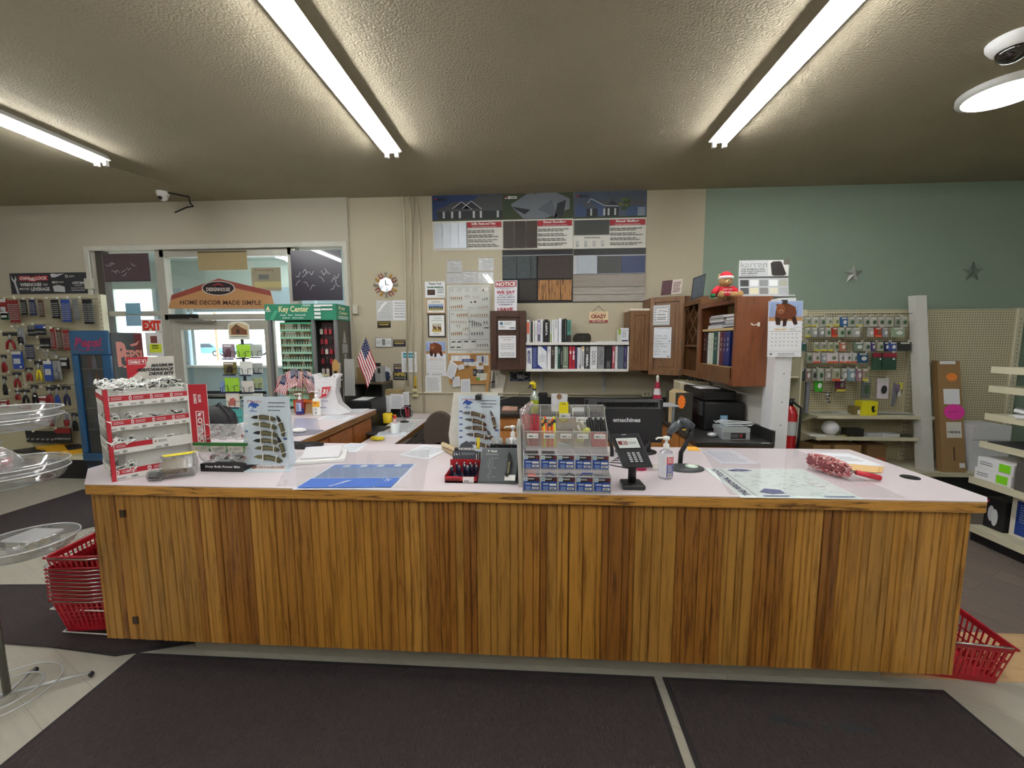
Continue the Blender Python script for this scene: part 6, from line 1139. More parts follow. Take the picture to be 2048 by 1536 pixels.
mb = MB(); mb.tube([P_(1375, 862)+V((.02*cos(a), 0, .02*sin(a))) for a in [k*pi/6 for k in range(12)]], .002, DKMETAL, 5, True); mb.box(P_(1368, 859).x-.01, P_(1368, 859).x+.01, 2.135, 2.145, P_(1368, 859).z-.004, P_(1368, 859).z+.004, mat('#c9a848', .4)); mb.fbm('trigger', t)
# tape rolls
def roll(px, py, r, h, c_, ci, lab):
    p = pl(px, py, 'z', CT); mb = MB(); mb.lathe((p.x, p.y, CT+.001), [(r, 0), (r, h), (r*.6, h), (r*.6, .002)], mat(c_, .4), 24); mb.lathe((p.x, p.y, CT+.0015), [(r*.6, 0), (r*.6, h+.001), (r*.52, h+.001)], mat(ci, .5), 20); one(mb, 'tape_roll', lab, 'tape', 'tape rolls on the counter')
roll(1280, 938, .032, .026, '#c8285c', '#9c1f46', 'crimson tape roll behind the card terminal'); roll(1310, 938, .027, .02, '#dcd9d2', '#b9b5aa', 'cream tape roll left of the sanitizer bottle'); roll(1383, 938, .03, .016, '#bfd9c3', '#e8efe6', 'pale green clear tape roll at the foot of the scanner stand')
# --- monitor seen from behind
t = thing('computer_monitor', 'black monitor seen from behind on a stand at the far side of the counter', 'monitor', (.565, 2.42, CT)); YM = 2.34; a, b, c_, d = pl(1171, 800, 'y', YM), pl(1330, 803, 'y', YM), pl(1322, 884, 'y', YM), pl(1172, 884, 'y', YM)
zt_m, zb_m = a.z, c_.z; mb = MB(); mb.box(a.x, b.x, YM+.03, YM+.06, CT+.06, zt_m, BLACK); mb.prism([(a.x+.02, YM, CT+.08), (b.x-.02, YM, CT+.08), (b.x-.02, YM, zt_m-.05), (a.x+.02, YM, zt_m-.05)], (0, .03, 0), mat('#1c1c1f', .5)); mb.prism([(a.x+.02, YM+.03, zt_m-.001), (a.x+.02, YM+.0, zt_m-.05), (a.x+.02, YM+.03, zt_m-.05)], (b.x-a.x-.04, 0, 0), mat('#202023', .5))
s = Sheet((a.x+.02, YM, zt_m-.05), (b.x-a.x-.04, 0, 0), (0, 0, -(zt_m-.05-CT-.08)), mb); s.text('emachines', .34, .28, .72, .42, mat('#d8dade', .4), .03)
for k in range(46): x = a.x+.07+k*.0075; mb.box(x, x+.003, YM+.004, YM+.02, zt_m-.046, zt_m-.012, mat('#0b0b0c', .7))
mb.fbm('housing', t, bevel=.004); mb = MB(); mb.box(.5, .66, 2.36, 2.41, CT+.01, CT+.08, BLACK); mb.lathe((.58, 2.385, CT), [(.1, 0), (.1, .006), (.05, .012)], BLACK, 24, sx=1.2, sy=.85); mb.fbm('stand', t)
mb = MB()
for k in range(5): mb.tube([(.36+.02*k, 2.1+.03*k, CT+.01), (.45+.02*k, 2.0+.04*k, CT+.02+.012*k), (.5, 2.1+.02*k, CT+.012)], .003, BLACK, 5)
one(mb, 'cable_bundle', 'tangle of black cables behind the card terminal', 'cable')
t = thing('hand_phone', 'small black handset with antenna standing behind the card terminal', 'phone', (.42, 2.25, CT))
for x_ in ((1224, 900, 1216, 862), (1286, 905, 1300, 882)): p, q = pl(x_[0], x_[1], 'y', 2.25), pl(x_[2], x_[3], 'y', 2.25); mb = MB(); mb.tube([V((p.x, 2.25, CT+.01)), p, q], [.012, .01, .005], BLACK, 8); mb.fbm('handset', t)
# --- return counter things
pump(-2.13, 3.5, CT, .19, .035, 'red and blue pump bottle of hand wash on the return counter', mat('#8c3340', .3), WHITE, [(.01, .06, mat('#25307a', .5), pi, 2*pi, None), (.035, .11, mat('#b9c4e6', .5), 1.3*pi, 1.75*pi, lambda s: s.lines(.2, .1, .8, .9, 5, M_NAVY))])
pump(-1.95, 3.46, CT, .23, .04, 'white lotion bottle with a yellow label on the return counter', mat('#e9e7e2', .4), WHITE, [(.08, .13, mat('#e8a830', .5), 1.2*pi, 1.8*pi, lambda s: s.rect(.3, .2, .7, .45, mat('#b0452a', .5))), (.01, .078, mat('#f0efec', .5), 1.2*pi, 1.8*pi, lambda s: (s.lines(.1, .1, .9, .5, 4, M_LG), s.barcode(.4, .6, .7, .9, INK)))], sx=.6)
# plastic carrier bags on a wire stand
t = thing('bag_stand', 'wire stand holding white plastic carrier bags with a red print', 'bag holder', (-1.86, 3.6, CT)); mb = MB(); bx = -1.9
for dx in (-.1, .1): mb.tube([(bx+dx, 3.66, CT+.004), (bx+dx, 3.66, CT+.34), (bx+dx, 3.5, CT+.34), (bx+dx, 3.5, CT+.36)], .004, CHROME, 6)
mb.tube([(bx-.1, 3.66, CT+.3), (bx+.1, 3.66, CT+.3)], .004, CHROME, 6); mb.tube([(bx-.1, 3.5, CT+.004), (bx-.1, 3.66, CT+.004), (bx+.1, 3.66, CT+.004), (bx+.1, 3.5, CT+.004)], .004, CHROME, 6); mb.fbm('wire_frame', t)
bm_ = mat('#e4e3e6', .35, var=.04, scale=20, bump=.6, bscale=35)
for k in range(4):
    y = 3.6-.03*k; mb = MB(); pts = [(-.105, .33), (-.13, .36), (-.08, .37), (-.05, .33), (.04, .335), (.08, .37), (.13, .36), (.1, .32), (.09, .2), (.12, .1), (.2+.01*k, .03), (.14, .005), (-.11, .004), (-.1, .2)]
    mb.prism([(bx+.005*k+u, y-(.34-v)*.1*k/3, CT+v) for u, v in pts], (0, .006, 0), bm_)
    if k == 3:
        s = Sheet((bx-.03, y-.02, CT+.25), (.11, 0, 0), (-.02, -.025, -.11), mb); r_ = mat('#b8303a', .5); s.poly([(.2, .0), (.95, -.05), (.8, .5), (.7, .75), (0, .9), (.3, .7)], r_, .004); s.text('31', .35, .15, .75, .55, WHITE, .05, l=.005); s.lines(0, 1.0, .95, 1.2, 1, mat('#8d93b0', .6), 1, .5); s.lines(.1, 1.5, .95, 1.7, 1, mat('#8d93b0', .6), 1, .5)
    mb.fbm('carrier_bag', t)
# flags
def flag(P0, A, B, t, name='flag', wave=.012, n=10):
    """striped flag with starred canton: P0 top hoist corner, A along the fly, B down the hoist"""
    P0, A, B = V(P0), V(A), V(B); N = A.cross(B).normalized(); mb = MB(); rm, wm, bm2 = mat('#a02436', .8), mat('#e6e2e0', .8), mat('#222a52', .8)
    f = lambda u, v: P0+A*u+B*v+N*wave*sin(u*9+v*2)*u
    for r in range(13):
        for k in range(n):
            u0, u1, v0, v1 = k/n, (k+1)/n, r/13, (r+1)/13; m = bm2 if (r < 7 and k < n*.4) else (rm if r % 2 == 0 else wm); mb.add([f(u0, v0), f(u1, v0), f(u1, v1), f(u0, v1)], [(0, 1, 2, 3)], m)
    for i in range(4):
        for j in range(5): q = f(.04+j*.075, .06+i*.13)-N*.0012; mb.box(q.x-.003, q.x+.003, q.y-.0015, q.y-.001, q.z-.003, q.z+.003, WHITE); q = q+N*.0024
    return mb.fbm(name, t, solid=.0008)
fb = V((-1.56, 3.98, 0)); a, b = pl(733, 672, 'y', 4.0), pl(731, 742, 'y', 4.0); t = thing('stick_flag', 'striped and starred stick flag standing upright before the wall', 'flag', (b.x, 4.0, b.z-.02)); mb = MB(); mb.tube([V((b.x, 4.0, b.z-.03)), a], .004, mat('#c9a878', .5), 6); mb.ball(a, .007, .007, .01, mat('#c9a94a', .3, .6), 8); mb.fbm('stick', t)
flag(a+V((-.005, -.006, -.01)), pl(749, 700, 'y', 4.0)-a+V((.02, 0, -.16)), pl(716, 716, 'y', 4.0)-a-V((0, 0, -.0)), t)
pf = pl(606, 792, 'y', 3.5); t = thing('flag_pot', 'orange pot stuffed with small striped flags on the return counter', 'flag holder', (pf.x, 3.56, CT)); ct = V((-2.17, 3.6, CT)); ct.x = pl(600, 792, 'y', 3.6).x
mb = MB(); mb.lathe(ct, [(.05, .0), (.06, .12)], mat('#e05a26', .5), 14); mb.box(ct.x+.04, ct.x+.14, 3.55, 3.6, CT+.1, CT+.12, mat('#e07028', .5)); mb.fbm('pot', t)
for k in range(7):
    an = -1.1+k*.37; top = ct+V((sin(an)*.13, -.06+.03*(k % 3), .38+.04*cos(an*2))); mb = MB(); mb.tube([ct+V((0, 0, .08)), top], .003, mat('#b9905a', .5), 5); mb.fbm('stick', t); flag(top, V((.10*sin(an)+.04, -.04, -.15)), V((-.09, .0, -.05)) if k % 2 else V((.09, 0, -.04)), t, wave=.012, n=6)
# back shelf of boxes, papers behind the bags
for i, (x0, y0, x1, y1, Y, c_, nm, lab) in enumerate(((687, 718, 708, 762, 3.95, '#9a9a96', 'clipboard', 'grey board leaning upright beside the key rack'), (663, 726, 680, 745, 3.9, '#b0aca2', 'paper_sheet', 'grey sheet leaning behind the carrier bags'), (664, 719, 678, 748, 3.86, '#b08a52', 'cork_paddle', 'rounded tan paddle standing behind the carrier bags'), (635, 748, 658, 766, 3.7, '#b7ac8c', 'card', 'tan card with a green mark behind the bag stand'), (571+45, 757, 633, 800, 3.7, '#9c7a4a', 'cardboard_box', 'open brown box beside the orange flag pot'), (593+46, 770, 655, 796, 3.75, '#6a5038', 'cardboard_box', 'dark brown striped box behind the lotion bottle'), (610, 806, 628, 824, 3.56, '#c9a878', 'tape_dispenser', 'small tan dome holder left of the lotion bottle'))):
    X0, X1, Z0, Z1 = pbox(x0, y0, x1, y1, Y); mb = MB(); Zb = max(CT, Z0-.15) if i < 5 else CT
    if nm == 'cork_paddle': mb.prism([((X0+X1)/2+(X1-X0)*.5*cos(a), Y, (Z0+Z1)/2+(Z1-Z0)*.5*sin(a)) for a in [k*pi/8 for k in range(16)]], (0, .01, 0), mat(c_, .8)); mb.box((X0+X1)/2-.015, (X0+X1)/2+.015, Y, Y+.01, CT, Z0+.03, mat(c_, .8))
    else: mb.prism([(X0, Y, Zb), (X1, Y, Zb), (X1, Y+.01, Z1), (X0+(X1-X0)*.05, Y+.01, Z1)], (0, .006 if i < 4 else .06, 0), mat(c_, .8))
    if nm == 'card': mb.ball((X1-.02, Y+.002, Z1-.04), .03, .002, .02, mat('#3f7a5a', .6), 10)
    one(mb, nm, lab, nm.replace('_', ' '))
# mouse and pad, papers on the return counter
t = thing('computer_mouse', 'white mouse on the grey mouse pad of the return counter', 'mouse', (-1.85, 2.7, CT)); p = pl(598, 860, 'z', CT+.02); mb = MB(); mb.ball((p.x, p.y, CT+.018), .055, .032, .018, WHITE, 14); mb.fbm('shell', t)
mb = MB(); q = [pl(*x, 'z', CT+.002) for x in ((560, 855), (650, 861), (590, 874), (510, 868))]; mb.prism([V((a.x, a.y, CT+.001)) for a in ([pl(575, 858, 'z', CT), pl(648, 861, 'z', CT), pl(628, 869, 'z', CT), pl(588, 873, 'z', CT)])][::-1], (0, 0, .003), mat('#7b7886', .8)); one(mb, 'mouse_pad', 'grey mouse pad at the near end of the return counter', 'mouse pad')
flat('paper_sheet', 'white sheet lying before the carrier bags on the return counter', 'paper', (655, 830), (712, 831), (632, 839), draw=tl_(5)); flat('paper_sheet', 'white form at the far right corner of the return counter', 'paper', (698, 818), (738, 817), (680, 827), draw=tl_(5))
flat('clear_sheet', 'bluish clear sheet over papers on the return counter', 'plastic sheet', (588, 836), (635, 836), (586, 858), '#b7b9cc', draw=tl_(5, '#8890b8'), rough=.2)
# black cabinet beyond the return counter and black shelf unit
mb = MB(); X0, X1, Z0, Z1 = pbox(700, 800, 752, 880, 4.0); t = thing('printer', 'black box printer with a white sheet on top, beyond the return counter', 'printer', ((X0+X1)/2, 4.15, .0)); mb.box(X0, X1-.02, 3.95, 4.35, 0, Z1, BLACK); mb.fbm('housing', t, bevel=.008); mb = MB(); mb.box(X0+.05, X1-.08, 3.97, 4.2, Z1, Z1+.004, PAPER); mb.fbm('paper', t)
for k in range(6): mb = MB(); mb.box(X1-.018, X1-.012, 3.96+k*.05, 3.98+k*.05, .3, Z1-.3, DKMETAL); mb.fbm('fin', t)
X0, X1, Z0, Z1 = pbox(705, 765, 768, 850, 4.45); t = thing('office_shelf', 'dark grey shelf unit against the wall holding bags and a card machine', 'shelf', ((X0+X1)/2, 4.6, 0)); mb = MB(); dk2 = mat('#3b3d38', .6); mb.box(X0, X1, 4.45, 4.75, Z1-.02, Z1, mat('#6b5a40', .6)); mb.box(X0, X0+.02, 4.45, 4.75, 0, Z1-.02, dk2); mb.box(X1-.02, X1, 4.45, 4.75, 0, Z1-.02, dk2); mb.box(X0+.02, X1-.02, 4.73, 4.75, 0, Z1-.02, dk2); mb.fbm('body', t)
for (a, b, c_, d, Y, cl, nm, lab) in ((749, 733, 766, 765, 4.5, '#9b9c99', 'card_machine', 'grey boxy card machine on the office shelf'), (736, 728, 750, 763, 4.52, '#3a3d44', 'phone', 'dark slanted device beside the grey card machine'), (713, 735, 738, 775, 4.5, '#8d744c', 'paper_bag', 'crumpled brown paper bag on the office shelf'), (766, 738, 782, 766, 4.6, '#d9dde6', 'work_glove', 'white and navy glove upright at the end of the shelf')):
    X0, X1, Z0_, Z1_ = pbox(a, b, c_, d, Y); mb = MB(); m = mat(cl, .6, bump=.5 if 'bag' in nm else 0, bscale=20)
    if nm == 'work_glove':
        mb.ball(((X0+X1)/2, Y, Z1+.06), .04, .02, .06, mat('#232b4a', .8), 10)
        for k in range(4): mb.tube([((X0+X1)/2-.025+k*.018, Y, Z1+.1), ((X0+X1)/2-.03+k*.022, Y, Z1+.17-.01*abs(k-1))], .009, m, 6)
        mb.tube([((X0+X1)/2+.03, Y, Z1+.06), ((X0+X1)/2+.06, Y, Z1+.11)], .009, m, 6)
    else: mb.prism([(X0+.01, Y, Z1+.001), (X1, Y, Z1+.001), (X1-.01, Y, Z1_), (X0, Y, Z1_)], (0, .12, 0), m)
    if nm == 'card_machine': mb.box((X0+X1)/2-.01, (X0+X1)/2+.02, Y-.002, Y, Z1+.1, Z1_-.02, BLACK); mb.box(X1-.08, X1-.04, Y, Y+.05, Z1_, Z1_+.04, BLACK)
    one(mb, nm, lab, nm.replace('_', ' '), bevel=.004)
# paper sorter and things on the desk
def desk_px(x, y): return pl(x, y, 'z', DT)
t = thing('paper_rack', 'black rack holding upright white forms on the desk', 'paper rack', (-1.75, 4.55, DT)); X0, X1, Z0, Z1 = pbox(770, 787, 816, 822, 4.5); mb = MB(); mb.box(X0+.03, X1, 4.5, 4.6, DT, DT+.13, BLACK); mb.fbm('base', t)
for a, b, c_, d, Y in ((769, 791, 781, 824, 4.44), (781, 788, 808, 818, 4.45), (806, 784, 818, 810, 4.5)): s = wsheet(a, b, c_, d, Y).slab(PAPER, .003); s.lines(.1, .1, .9, .9, 9, mat('#a4a8ba', .8), .8, .3); s.mb.fbm('form', t)
mb = MB(); X0, X1, Z0, Z1 = pbox(772, 779, 806, 790, 4.52); mb.box(X0, X1, 4.5, 4.6, DT+.135, Z1, mat('#9d8a63', .8, var=.4, scale=30)); mb.fbm('folder', t)
t = thing('yellow_mug', 'yellow mug on the desk behind the white cup', 'mug', (-1.75, 4.1, DT)); p = V((pl(775, 828, 'y', 4.2).x, 4.2, DT)); mb = MB(); mb.lathe(p, [(.045, 0), (.05, .1), (.045, .1), (.04, .01)], mat('#e0c020', .4), 18); mb.fbm('cup', t); mb = MB(); mb.tube([p+V((.045, 0, .085)), p+V((.09, 0, .08)), p+V((.09, 0, .03)), p+V((.047, 0, .02))], .008, mat('#e0c020', .4), 6); mb.fbm('handle', t)
mb = MB(); p = V((pl(790, 850, 'y', 3.7).x, 3.7, DT)); mb.lathe(p, [(.04, 0), (.046, .1), (.042, .1), (.036, .01)], mat('#dde4e4', .4), 18); one(mb, 'white_cup', 'white plastic cup standing on the desk', 'cup')
t = thing('glue_bottle', 'small bottle with a red cap standing in the white cup', 'bottle', p+V((0, 0, .012))); mb = MB(); mb.lathe(p+V((0, 0, .012)), [(.016, 0), (.016, .11), (.01, .13)], mat('#e3c9cf', .4), 12); mb.fbm('body', t); mb = MB(); mb.lathe(p+V((0, 0, .142)), [(.013, 0), (.013, .025), (.006, .032)], mat('#c4202c', .4), 12); mb.fbm('cap', t)
mb = MB(); p = V((pl(768, 852, 'z', DT).x, 3.75, DT)); mb.prism([(p.x-.1, 3.62, DT+.001), (p.x+.07, 3.6, DT+.001), (p.x+.1, 3.95, DT+.001), (p.x-.08, 3.97, DT+.001)], (0, 0, .014), mat('#2c2d30', .5)); one(mb, 'keyboard', 'dark keyboard on the low desk', 'keyboard')
mb = MB(); p = pl(809, 846, 'z', DT); mb.ball((p.x, p.y, DT+.014), .05, .03, .014, BLACK, 12); one(mb, 'computer_mouse', 'black mouse on the low desk', 'mouse')
for q, lab, c_ in (((756, 863, 812, 863, 754, 871), 'white pad near the front of the low desk', '#dde1e8'), ((800, 843, 838, 844, 778, 861), 'printed newspaper sheet across the low desk', '#c9cccc'), ((815, 835, 856, 835, 811, 839.5), 'white book lying at the back of the low desk', '#dcdcda')): flat('paper_pad', lab, 'paper', q[:2], q[2:4], q[4:], c_, z=DT, t_=.008, draw=tl_(6))
mb = MB(); p = pl(752, 881, 'z', DT); random.seed(3)
for k in range(7): mb.ball((p.x+random.uniform(-.03, .05), p.y+random.uniform(-.02, .02), DT+.02), .03, .02, .016, mat('#dccb2c', .5), 6)
one(mb, 'yellow_cloth', 'bunched yellow cloth at the near end of the low desk', 'cloth')
p = pl(813, 830, 'z', DT); t = thing('pen_holder', 'round wire holder with red handled scissors on the desk', 'pen holder', (p.x, 4.45, DT)); mb = MB(); c_ = V((pl(813, 819, 'y', 4.4).x, 4.4, DT+.075)); mb.tube([c_+V((.07*cos(a), 0, .07*sin(a))) for a in [k*pi/8 for k in range(16)]], .005, GREY, 6, True); mb.tube([c_+V((0, .03, -.07)), c_+V((0, -.03, -.07))], .01, GREY, 6); mb.fbm('ring', t); mb = MB(); mb.tube([c_+V((0, 0, -.05)), c_+V((-.01, 0, .06))], .01, mat('#a02234', .4), 6); mb.tube([c_+V((.02, 0, -.05)), c_+V((.02, 0, .04))], .01, mat('#a02234', .4), 6); mb.fbm('scissors', t)
# office chair
cx, cy = pl(875, 870, 'y', 3.75).x, 3.75; t = thing('office_chair', 'dark brown office chair with armrest behind the counter', 'chair', (cx, cy, 0)); M_CH = mat('#4a3e36', .85, var=.1, scale=80); X0, X1, Z0, Z1 = pbox(845, 823, 912, 880, cy-.0)
mb = MB(); cxx, hw, zc_ = (X0+X1)/2, (X1-X0)/2, Z1; pts = [(cxx+hw*sin(a)*(1.0), cy+.02*cos(a*2), Z1-.22+.22*cos(a)) for a in [(-pi*.72+k*pi*1.44/16) for k in range(17)]]; mb.prism([(x, cy, z) for x, y, z in pts], (0, .06, 0), M_CH); mb.fbm('backrest', t, bevel=.015)
mb = MB(); mb.prism([(cxx-.22, cy-.42, .44), (cxx+.22, cy-.42, .44), (cxx+.23, cy, .46), (cxx-.23, cy, .46)], (0, 0, .08), mat('#20222a', .9)); mb.fbm('seat', t, bevel=.03)
for s_ in (-1, 1): mb = MB(); mb.box(cxx+s_*.27-.035, cxx+s_*.27+.035, cy-.36, cy-.1, .68, .71, M_CH); mb.tube([(cxx+s_*.27, cy-.2, .68), (cxx+s_*.27, cy-.2, .5), (cxx+s_*.15, cy-.2, .47)], .018, M_CH, 8); mb.fbm('armrest', t, bevel=.008)
mb = MB(); mb.cyl((cxx, cy-.2, .1), (cxx, cy-.2, .44), .03, BLACK); mb.box(cxx-.03, cxx+.03, cy+.0, cy+.02, .42, Z1-.3, BLACK)
for k in range(5): a = k*2*pi/5; mb.tube([(cxx, cy-.2, .11), (cxx+.28*cos(a), cy-.2+.28*sin(a), .07)], .02, BLACK, 6); mb.ball((cxx+.28*cos(a), cy-.2+.28*sin(a), .03), .03, .03, .03, BLACK, 8)
mb.fbm('base', t)
# --- things on the black worktop
t = thing('spray_bottle', 'clear spray bottle of green liquid with a yellow trigger', 'bottle', (0, 3.9, LZ)); c_ = pl(1069, 822, 'y', 4.2); c_.z = LZ; hh = pl(1069, 762, 'y', 4.2).z-LZ; mb = MB(); mb.lathe(c_, [(.042, 0), (.045, .005), (.045, hh*.42)], mat('#9fb02c', .2), 18); mb.lathe(c_, [(.046, hh*.42), (.046, hh*.5), (.02, hh*.66), (.018, hh*.72)], clear('#cfe6d6', .5, .1, .2), 18); mb.fbm('bottle', t)
mb = MB(); mb.cyl(c_+V((0, 0, hh*.72)), c_+V((0, 0, hh*.76)), .02, BLACK); ym = mat('#e8cf1c', .4); mb.tube([c_+V((0, 0, hh*.76)), c_+V((-.003, 0, hh*.9)), c_+V((-.03, 0, hh*.99))], [.014, .02, .014], ym, 8); mb.tube([c_+V((.01, 0, hh*.9)), c_+V((-.05, 0, hh*.93))], [.02, .012], ym, 8); mb.fbm('trigger_head', t); mb = MB(); mb.tube([c_+V((-.035, 0, hh*.9)), c_+V((-.05, 0, hh*.82)), c_+V((-.06, 0, hh*.77))], .006, BLACK, 6); mb.fbm('trigger', t)
mb = MB(); X0, X1, Z0, Z1 = pbox(1076, 787, 1090, 812, 4.45); mb.box(X0, X1+.03, 4.45, 4.55, LZ, Z1, BLACK); one(mb, 'speaker', 'small black speaker on the worktop behind the spray bottle', 'speaker', bevel=.01)
wire([(996, 800), (1035, 790), (1064, 765), (1078, 748), (1090, 755), (1087, 785)], .004, 'white cable looping over the black worktop to the wall', 'cable', mat('#c9c4ae', .5), 'cable', dy=.02)
s = wsheet(1103, 790, 1135, 807, 4.3); mb = s.mb; X0, X1, Z0, Z1 = pbox(1103, 790, 1135, 807, 4.3); mb.box(X0, X1, 4.3, 4.42, LZ, Z1, mat('#dfdfe4', .6))
for k in range(60): s.disc(random.random(), random.random()*1.3, .012, .025, M_NAVY, 6, .0008)
s.disc(.48, .2, .16, .35, mat('#8a6a4a', .7), 16); one(mb, 'tissue_box', 'white dotted carton with a brown patch on the worktop', 'carton')
for a, b, c_, d, Y, cl, lab in ((1004, 800, 1034, 810, 4.35, '#c9a08c', 'crumpled tan paper lying on the worktop'), (1146, 797, 1198, 808, 4.3, '#e2e4ea', 'white paper with black print on the worktop beside the monitor')): X0, X1, Z0, Z1 = pbox(a, b, c_, d, Y); mb = MB(); mb.box(X0, X1, Y, Y+.15, LZ, LZ+.02, mat(cl, .7, bump=.8, bscale=30)); mb.box(X0+.02, X1-.08, Y+.02, Y+.12, LZ+.02, LZ+.03, mat(cl, .7)); one(mb, 'paper_pile', lab, 'papers')
t = thing('draped_flag', 'furled red and white flag with a white knob rising behind the monitor', 'flag', (0, 0, LZ)); p = pl(1314, 800, 'y', 4.25); zz = pl(1312, 764, 'y', 4.25).z; mb = MB(); N_ = 12
for k in range(5): z0, z1 = LZ+(zz-LZ)*k/5, LZ+(zz-LZ)*(k+1)/5; r0, r1 = .065-.009*k, .065-.009*(k+1); mb.lathe((p.x, 4.25, 0), [(r0, z0), (r1, z1)], mat('#a5203c' if k % 2 == 0 else '#e6dfe2', .7), 12)
t.location = (p.x, 4.25, LZ); mb.fbm('cloth', t); mb = MB(); mb.lathe((p.x, 4.25, zz), [(.012, 0), (.012, .02), (.02, .025), (.012, .04), (.018, .055), (0, .075)], mat('#dcd6cc', .4), 12); mb.fbm('finial', t)
# printer on the right wing, sorter with orange sticker
X0, X1, Z0, Z1 = pbox(1388, 806, 1475, 868, 3.55); Z1 = pl(1430, 806, 'y', 3.5).z
t = thing('laser_printer', 'large black office printer on the worktop beside the post', 'printer', (1.55, 3.75, LZ)); xa, xb = pl(1409, 830, 'y', 3.42).x, RX-.03; mb = MB(); mb.box(xa, xb, 3.42, 3.95, LZ, LZ+.24, mat('#141416', .4)); mb.fbm('body', t, bevel=.015); mb = MB(); mb.box(xa+.0, xb-.06, 3.45, 3.93, LZ+.245, LZ+.33, mat('#101012', .35)); mb.fbm('scanner_lid', t, bevel=.012); mb = MB(); mb.box(xa-.015, xa-.001, 3.46, 3.9, LZ+.12, LZ+.23, mat('#3a3c40', .3)); mb.box(xa-.017, xa-.015, 3.6, 3.7, LZ+.16, LZ+.21, mat('#7d8a86', .2)); mb.fbm('control_panel', t)
p = pl(1448, 830, 'y', 3.418); mb = MB(); mb.box(p.x-.03, p.x+.03, 3.415, 3.419, LZ+.02, LZ+.13, mat('#6fb4d8', .5)); s = Sheet((p.x-.03, 3.415, LZ+.13), (.06, 0, 0), (0, 0, -.11), mb); s.text('TODAY', .1, .05, .9, .28, WHITE, .02); s.text('DAY', .15, .7, .85, .95, M_NAVY, .02); mb.fbm('sticker', t)
mb = MB(); q = Sheet((xa+.02, 3.9, LZ+.3305), (.2, 0, 0), (0, -.2, 0)); mb.box(xa+.02, xa+.2, 3.6, 3.85, LZ+.331, LZ+.334, PAPER); mb.add([(xa-.1, 3.75, LZ+.37), (xa+.08, 3.75, LZ+.336), (xa+.08, 3.95, LZ+.336), (xa-.1, 3.95, LZ+.37)], [(0, 1, 2, 3)], PAPER); one(mb, 'paper_sheet', 'white sheet curling over the left edge of the black printer', 'paper')
t = thing('file_sorter', 'dark upright file sorter with an orange starburst sticker', 'file sorter', (1.3, 3.55, LZ)); a = pl(1362, 850, 'y', 3.45); X0, X1, Z0, Z1 = pbox(1352, 786, 1385, 842, 3.5); mb = MB(); mb.box(X0, X1, 3.5, 3.52, LZ, Z1, mat('#35322b', .6)); mb.box(X0, X1, 3.75, 3.77, LZ, Z1-.01, mat('#35322b', .6)); mb.box(X0, X1, 3.52, 3.75, LZ, LZ+.012, mat('#35322b', .6)); mb.fbm('case', t)
mb = MB()
for k in range(8): x = X0+.015+k*(X1-X0-.03)/8; mb.box(x, x+.008, 3.53, 3.74, LZ+.013, Z1-.01+.01*(k % 3), mat('#cbb78f', .8))
mb.fbm('folder', t); p = pl(1363, 804, 'y', 3.498); mb = MB(); s = Sheet((p.x-.03, 3.498, p.z+.055), (.06, 0, 0), (0, 0, -.11), mb); s.disc(.5, .5, .6, .6, mat('#ef7a1c', .6), 24, .001, star=.22); s.lines(.25, .3, .75, .7, 4, mat('#a04a10', .6)); mb.fbm('sticker', t)
mb = MB(); p = pl(1347, 815, 'y', 3.4); mb.tube([V((p.x, 3.4, LZ+.0)), V((p.x-.0, 3.4, LZ+.12)), V((p.x+.01, 3.42, LZ+.2))], .012, mat('#5f656b', .4), 8); mb.box(p.x-.1, p.x+.05, 3.4, 3.6, LZ+.2, LZ+.208, mat('#9a9da2', .5)); one(mb, 'document_stand', 'grey document stand left of the file sorter', 'stand')
mb = MB()
for k in range(3): mb.tube([(1.45+.05*k, 4.25, LZ+.34), (1.45+.05*k, 4.25, LZ+.44-.02*k), (1.58+.05*k, 4.25, LZ+.44-.02*k), (1.58+.05*k, 4.25, LZ+.34)], .004, BLACK, 5)
mb.box(1.43, 1.71, 4.15, 4.35, LZ, LZ+.34, mat('#cfc6a4', .6)); one(mb, 'file_holder', 'black wire file holder on a cream box beneath the cabinets', 'file holder')
# clear tubs with wires
for k, (x0, y0, x1, y1, lab) in enumerate(((1448, 850, 1497, 858, 'upper clear tub of the pair on the black worktop'), (1450, 859, 1496, 872, 'lower clear tub with a dark label on the black worktop'))):
    X0, X1, Z0, Z1 = pbox(x0, y0, x1, y1, 3.15); Z0 = LZ+.001 if k else Z0; mb = MB(); z0_ = LZ+(.056 if k == 0 else 0); mb.box(X0-.03, min(X1, RX-.03), 3.12, 3.28, z0_, z0_+(.03 if k == 0 else .054), clear('#dfe6ea', .45, .08, .15))
    if k: s = Sheet((X0+.03, 3.119, LZ+.05), (X1-X0-.06, 0, 0), (0, 0, -.045), mb); s.rect(0, 0, 1, 1, mat('#241c20', .5)); s.rect(.6, .2, .75, .7, mat('#a83038', .5)); s.lines(.05, .2, .5, .8, 2, GREY)
    one(mb, 'plastic_tub', lab, 'tub', 'clear tubs on the worktop')
mb = MB(); random.seed(6)
for k in range(10): x = 1.5+.0*k; mb.tube([(1.38+random.uniform(-.02, .04), 3.16+random.random()*.08, LZ+.1+random.uniform(-.0, .03)), (1.45, 3.2+random.uniform(-.04, .04), LZ+.095+.004*k), (1.62, 3.2+random.uniform(-.05, .05), LZ+.10+.003*k), (1.66, 3.18, LZ+.11)], .0035, mat('#c9cccf', .4), 5)
mb.ball((1.63, 3.18, LZ+.105), .02, .015, .015, mat('#e3e3dc', .5), 8); one(mb, 'cable_bundle', 'heap of pale grey wires on top of the clear tubs', 'cable')
mb = MB(); mb.ball((1.36, 3.2, LZ+.018), .04, .03, .018, clear('#e6eaee', .5, .1, .2), 9); one(mb, 'bagged_part', 'small clear bag of parts left of the clear tubs', 'bag')
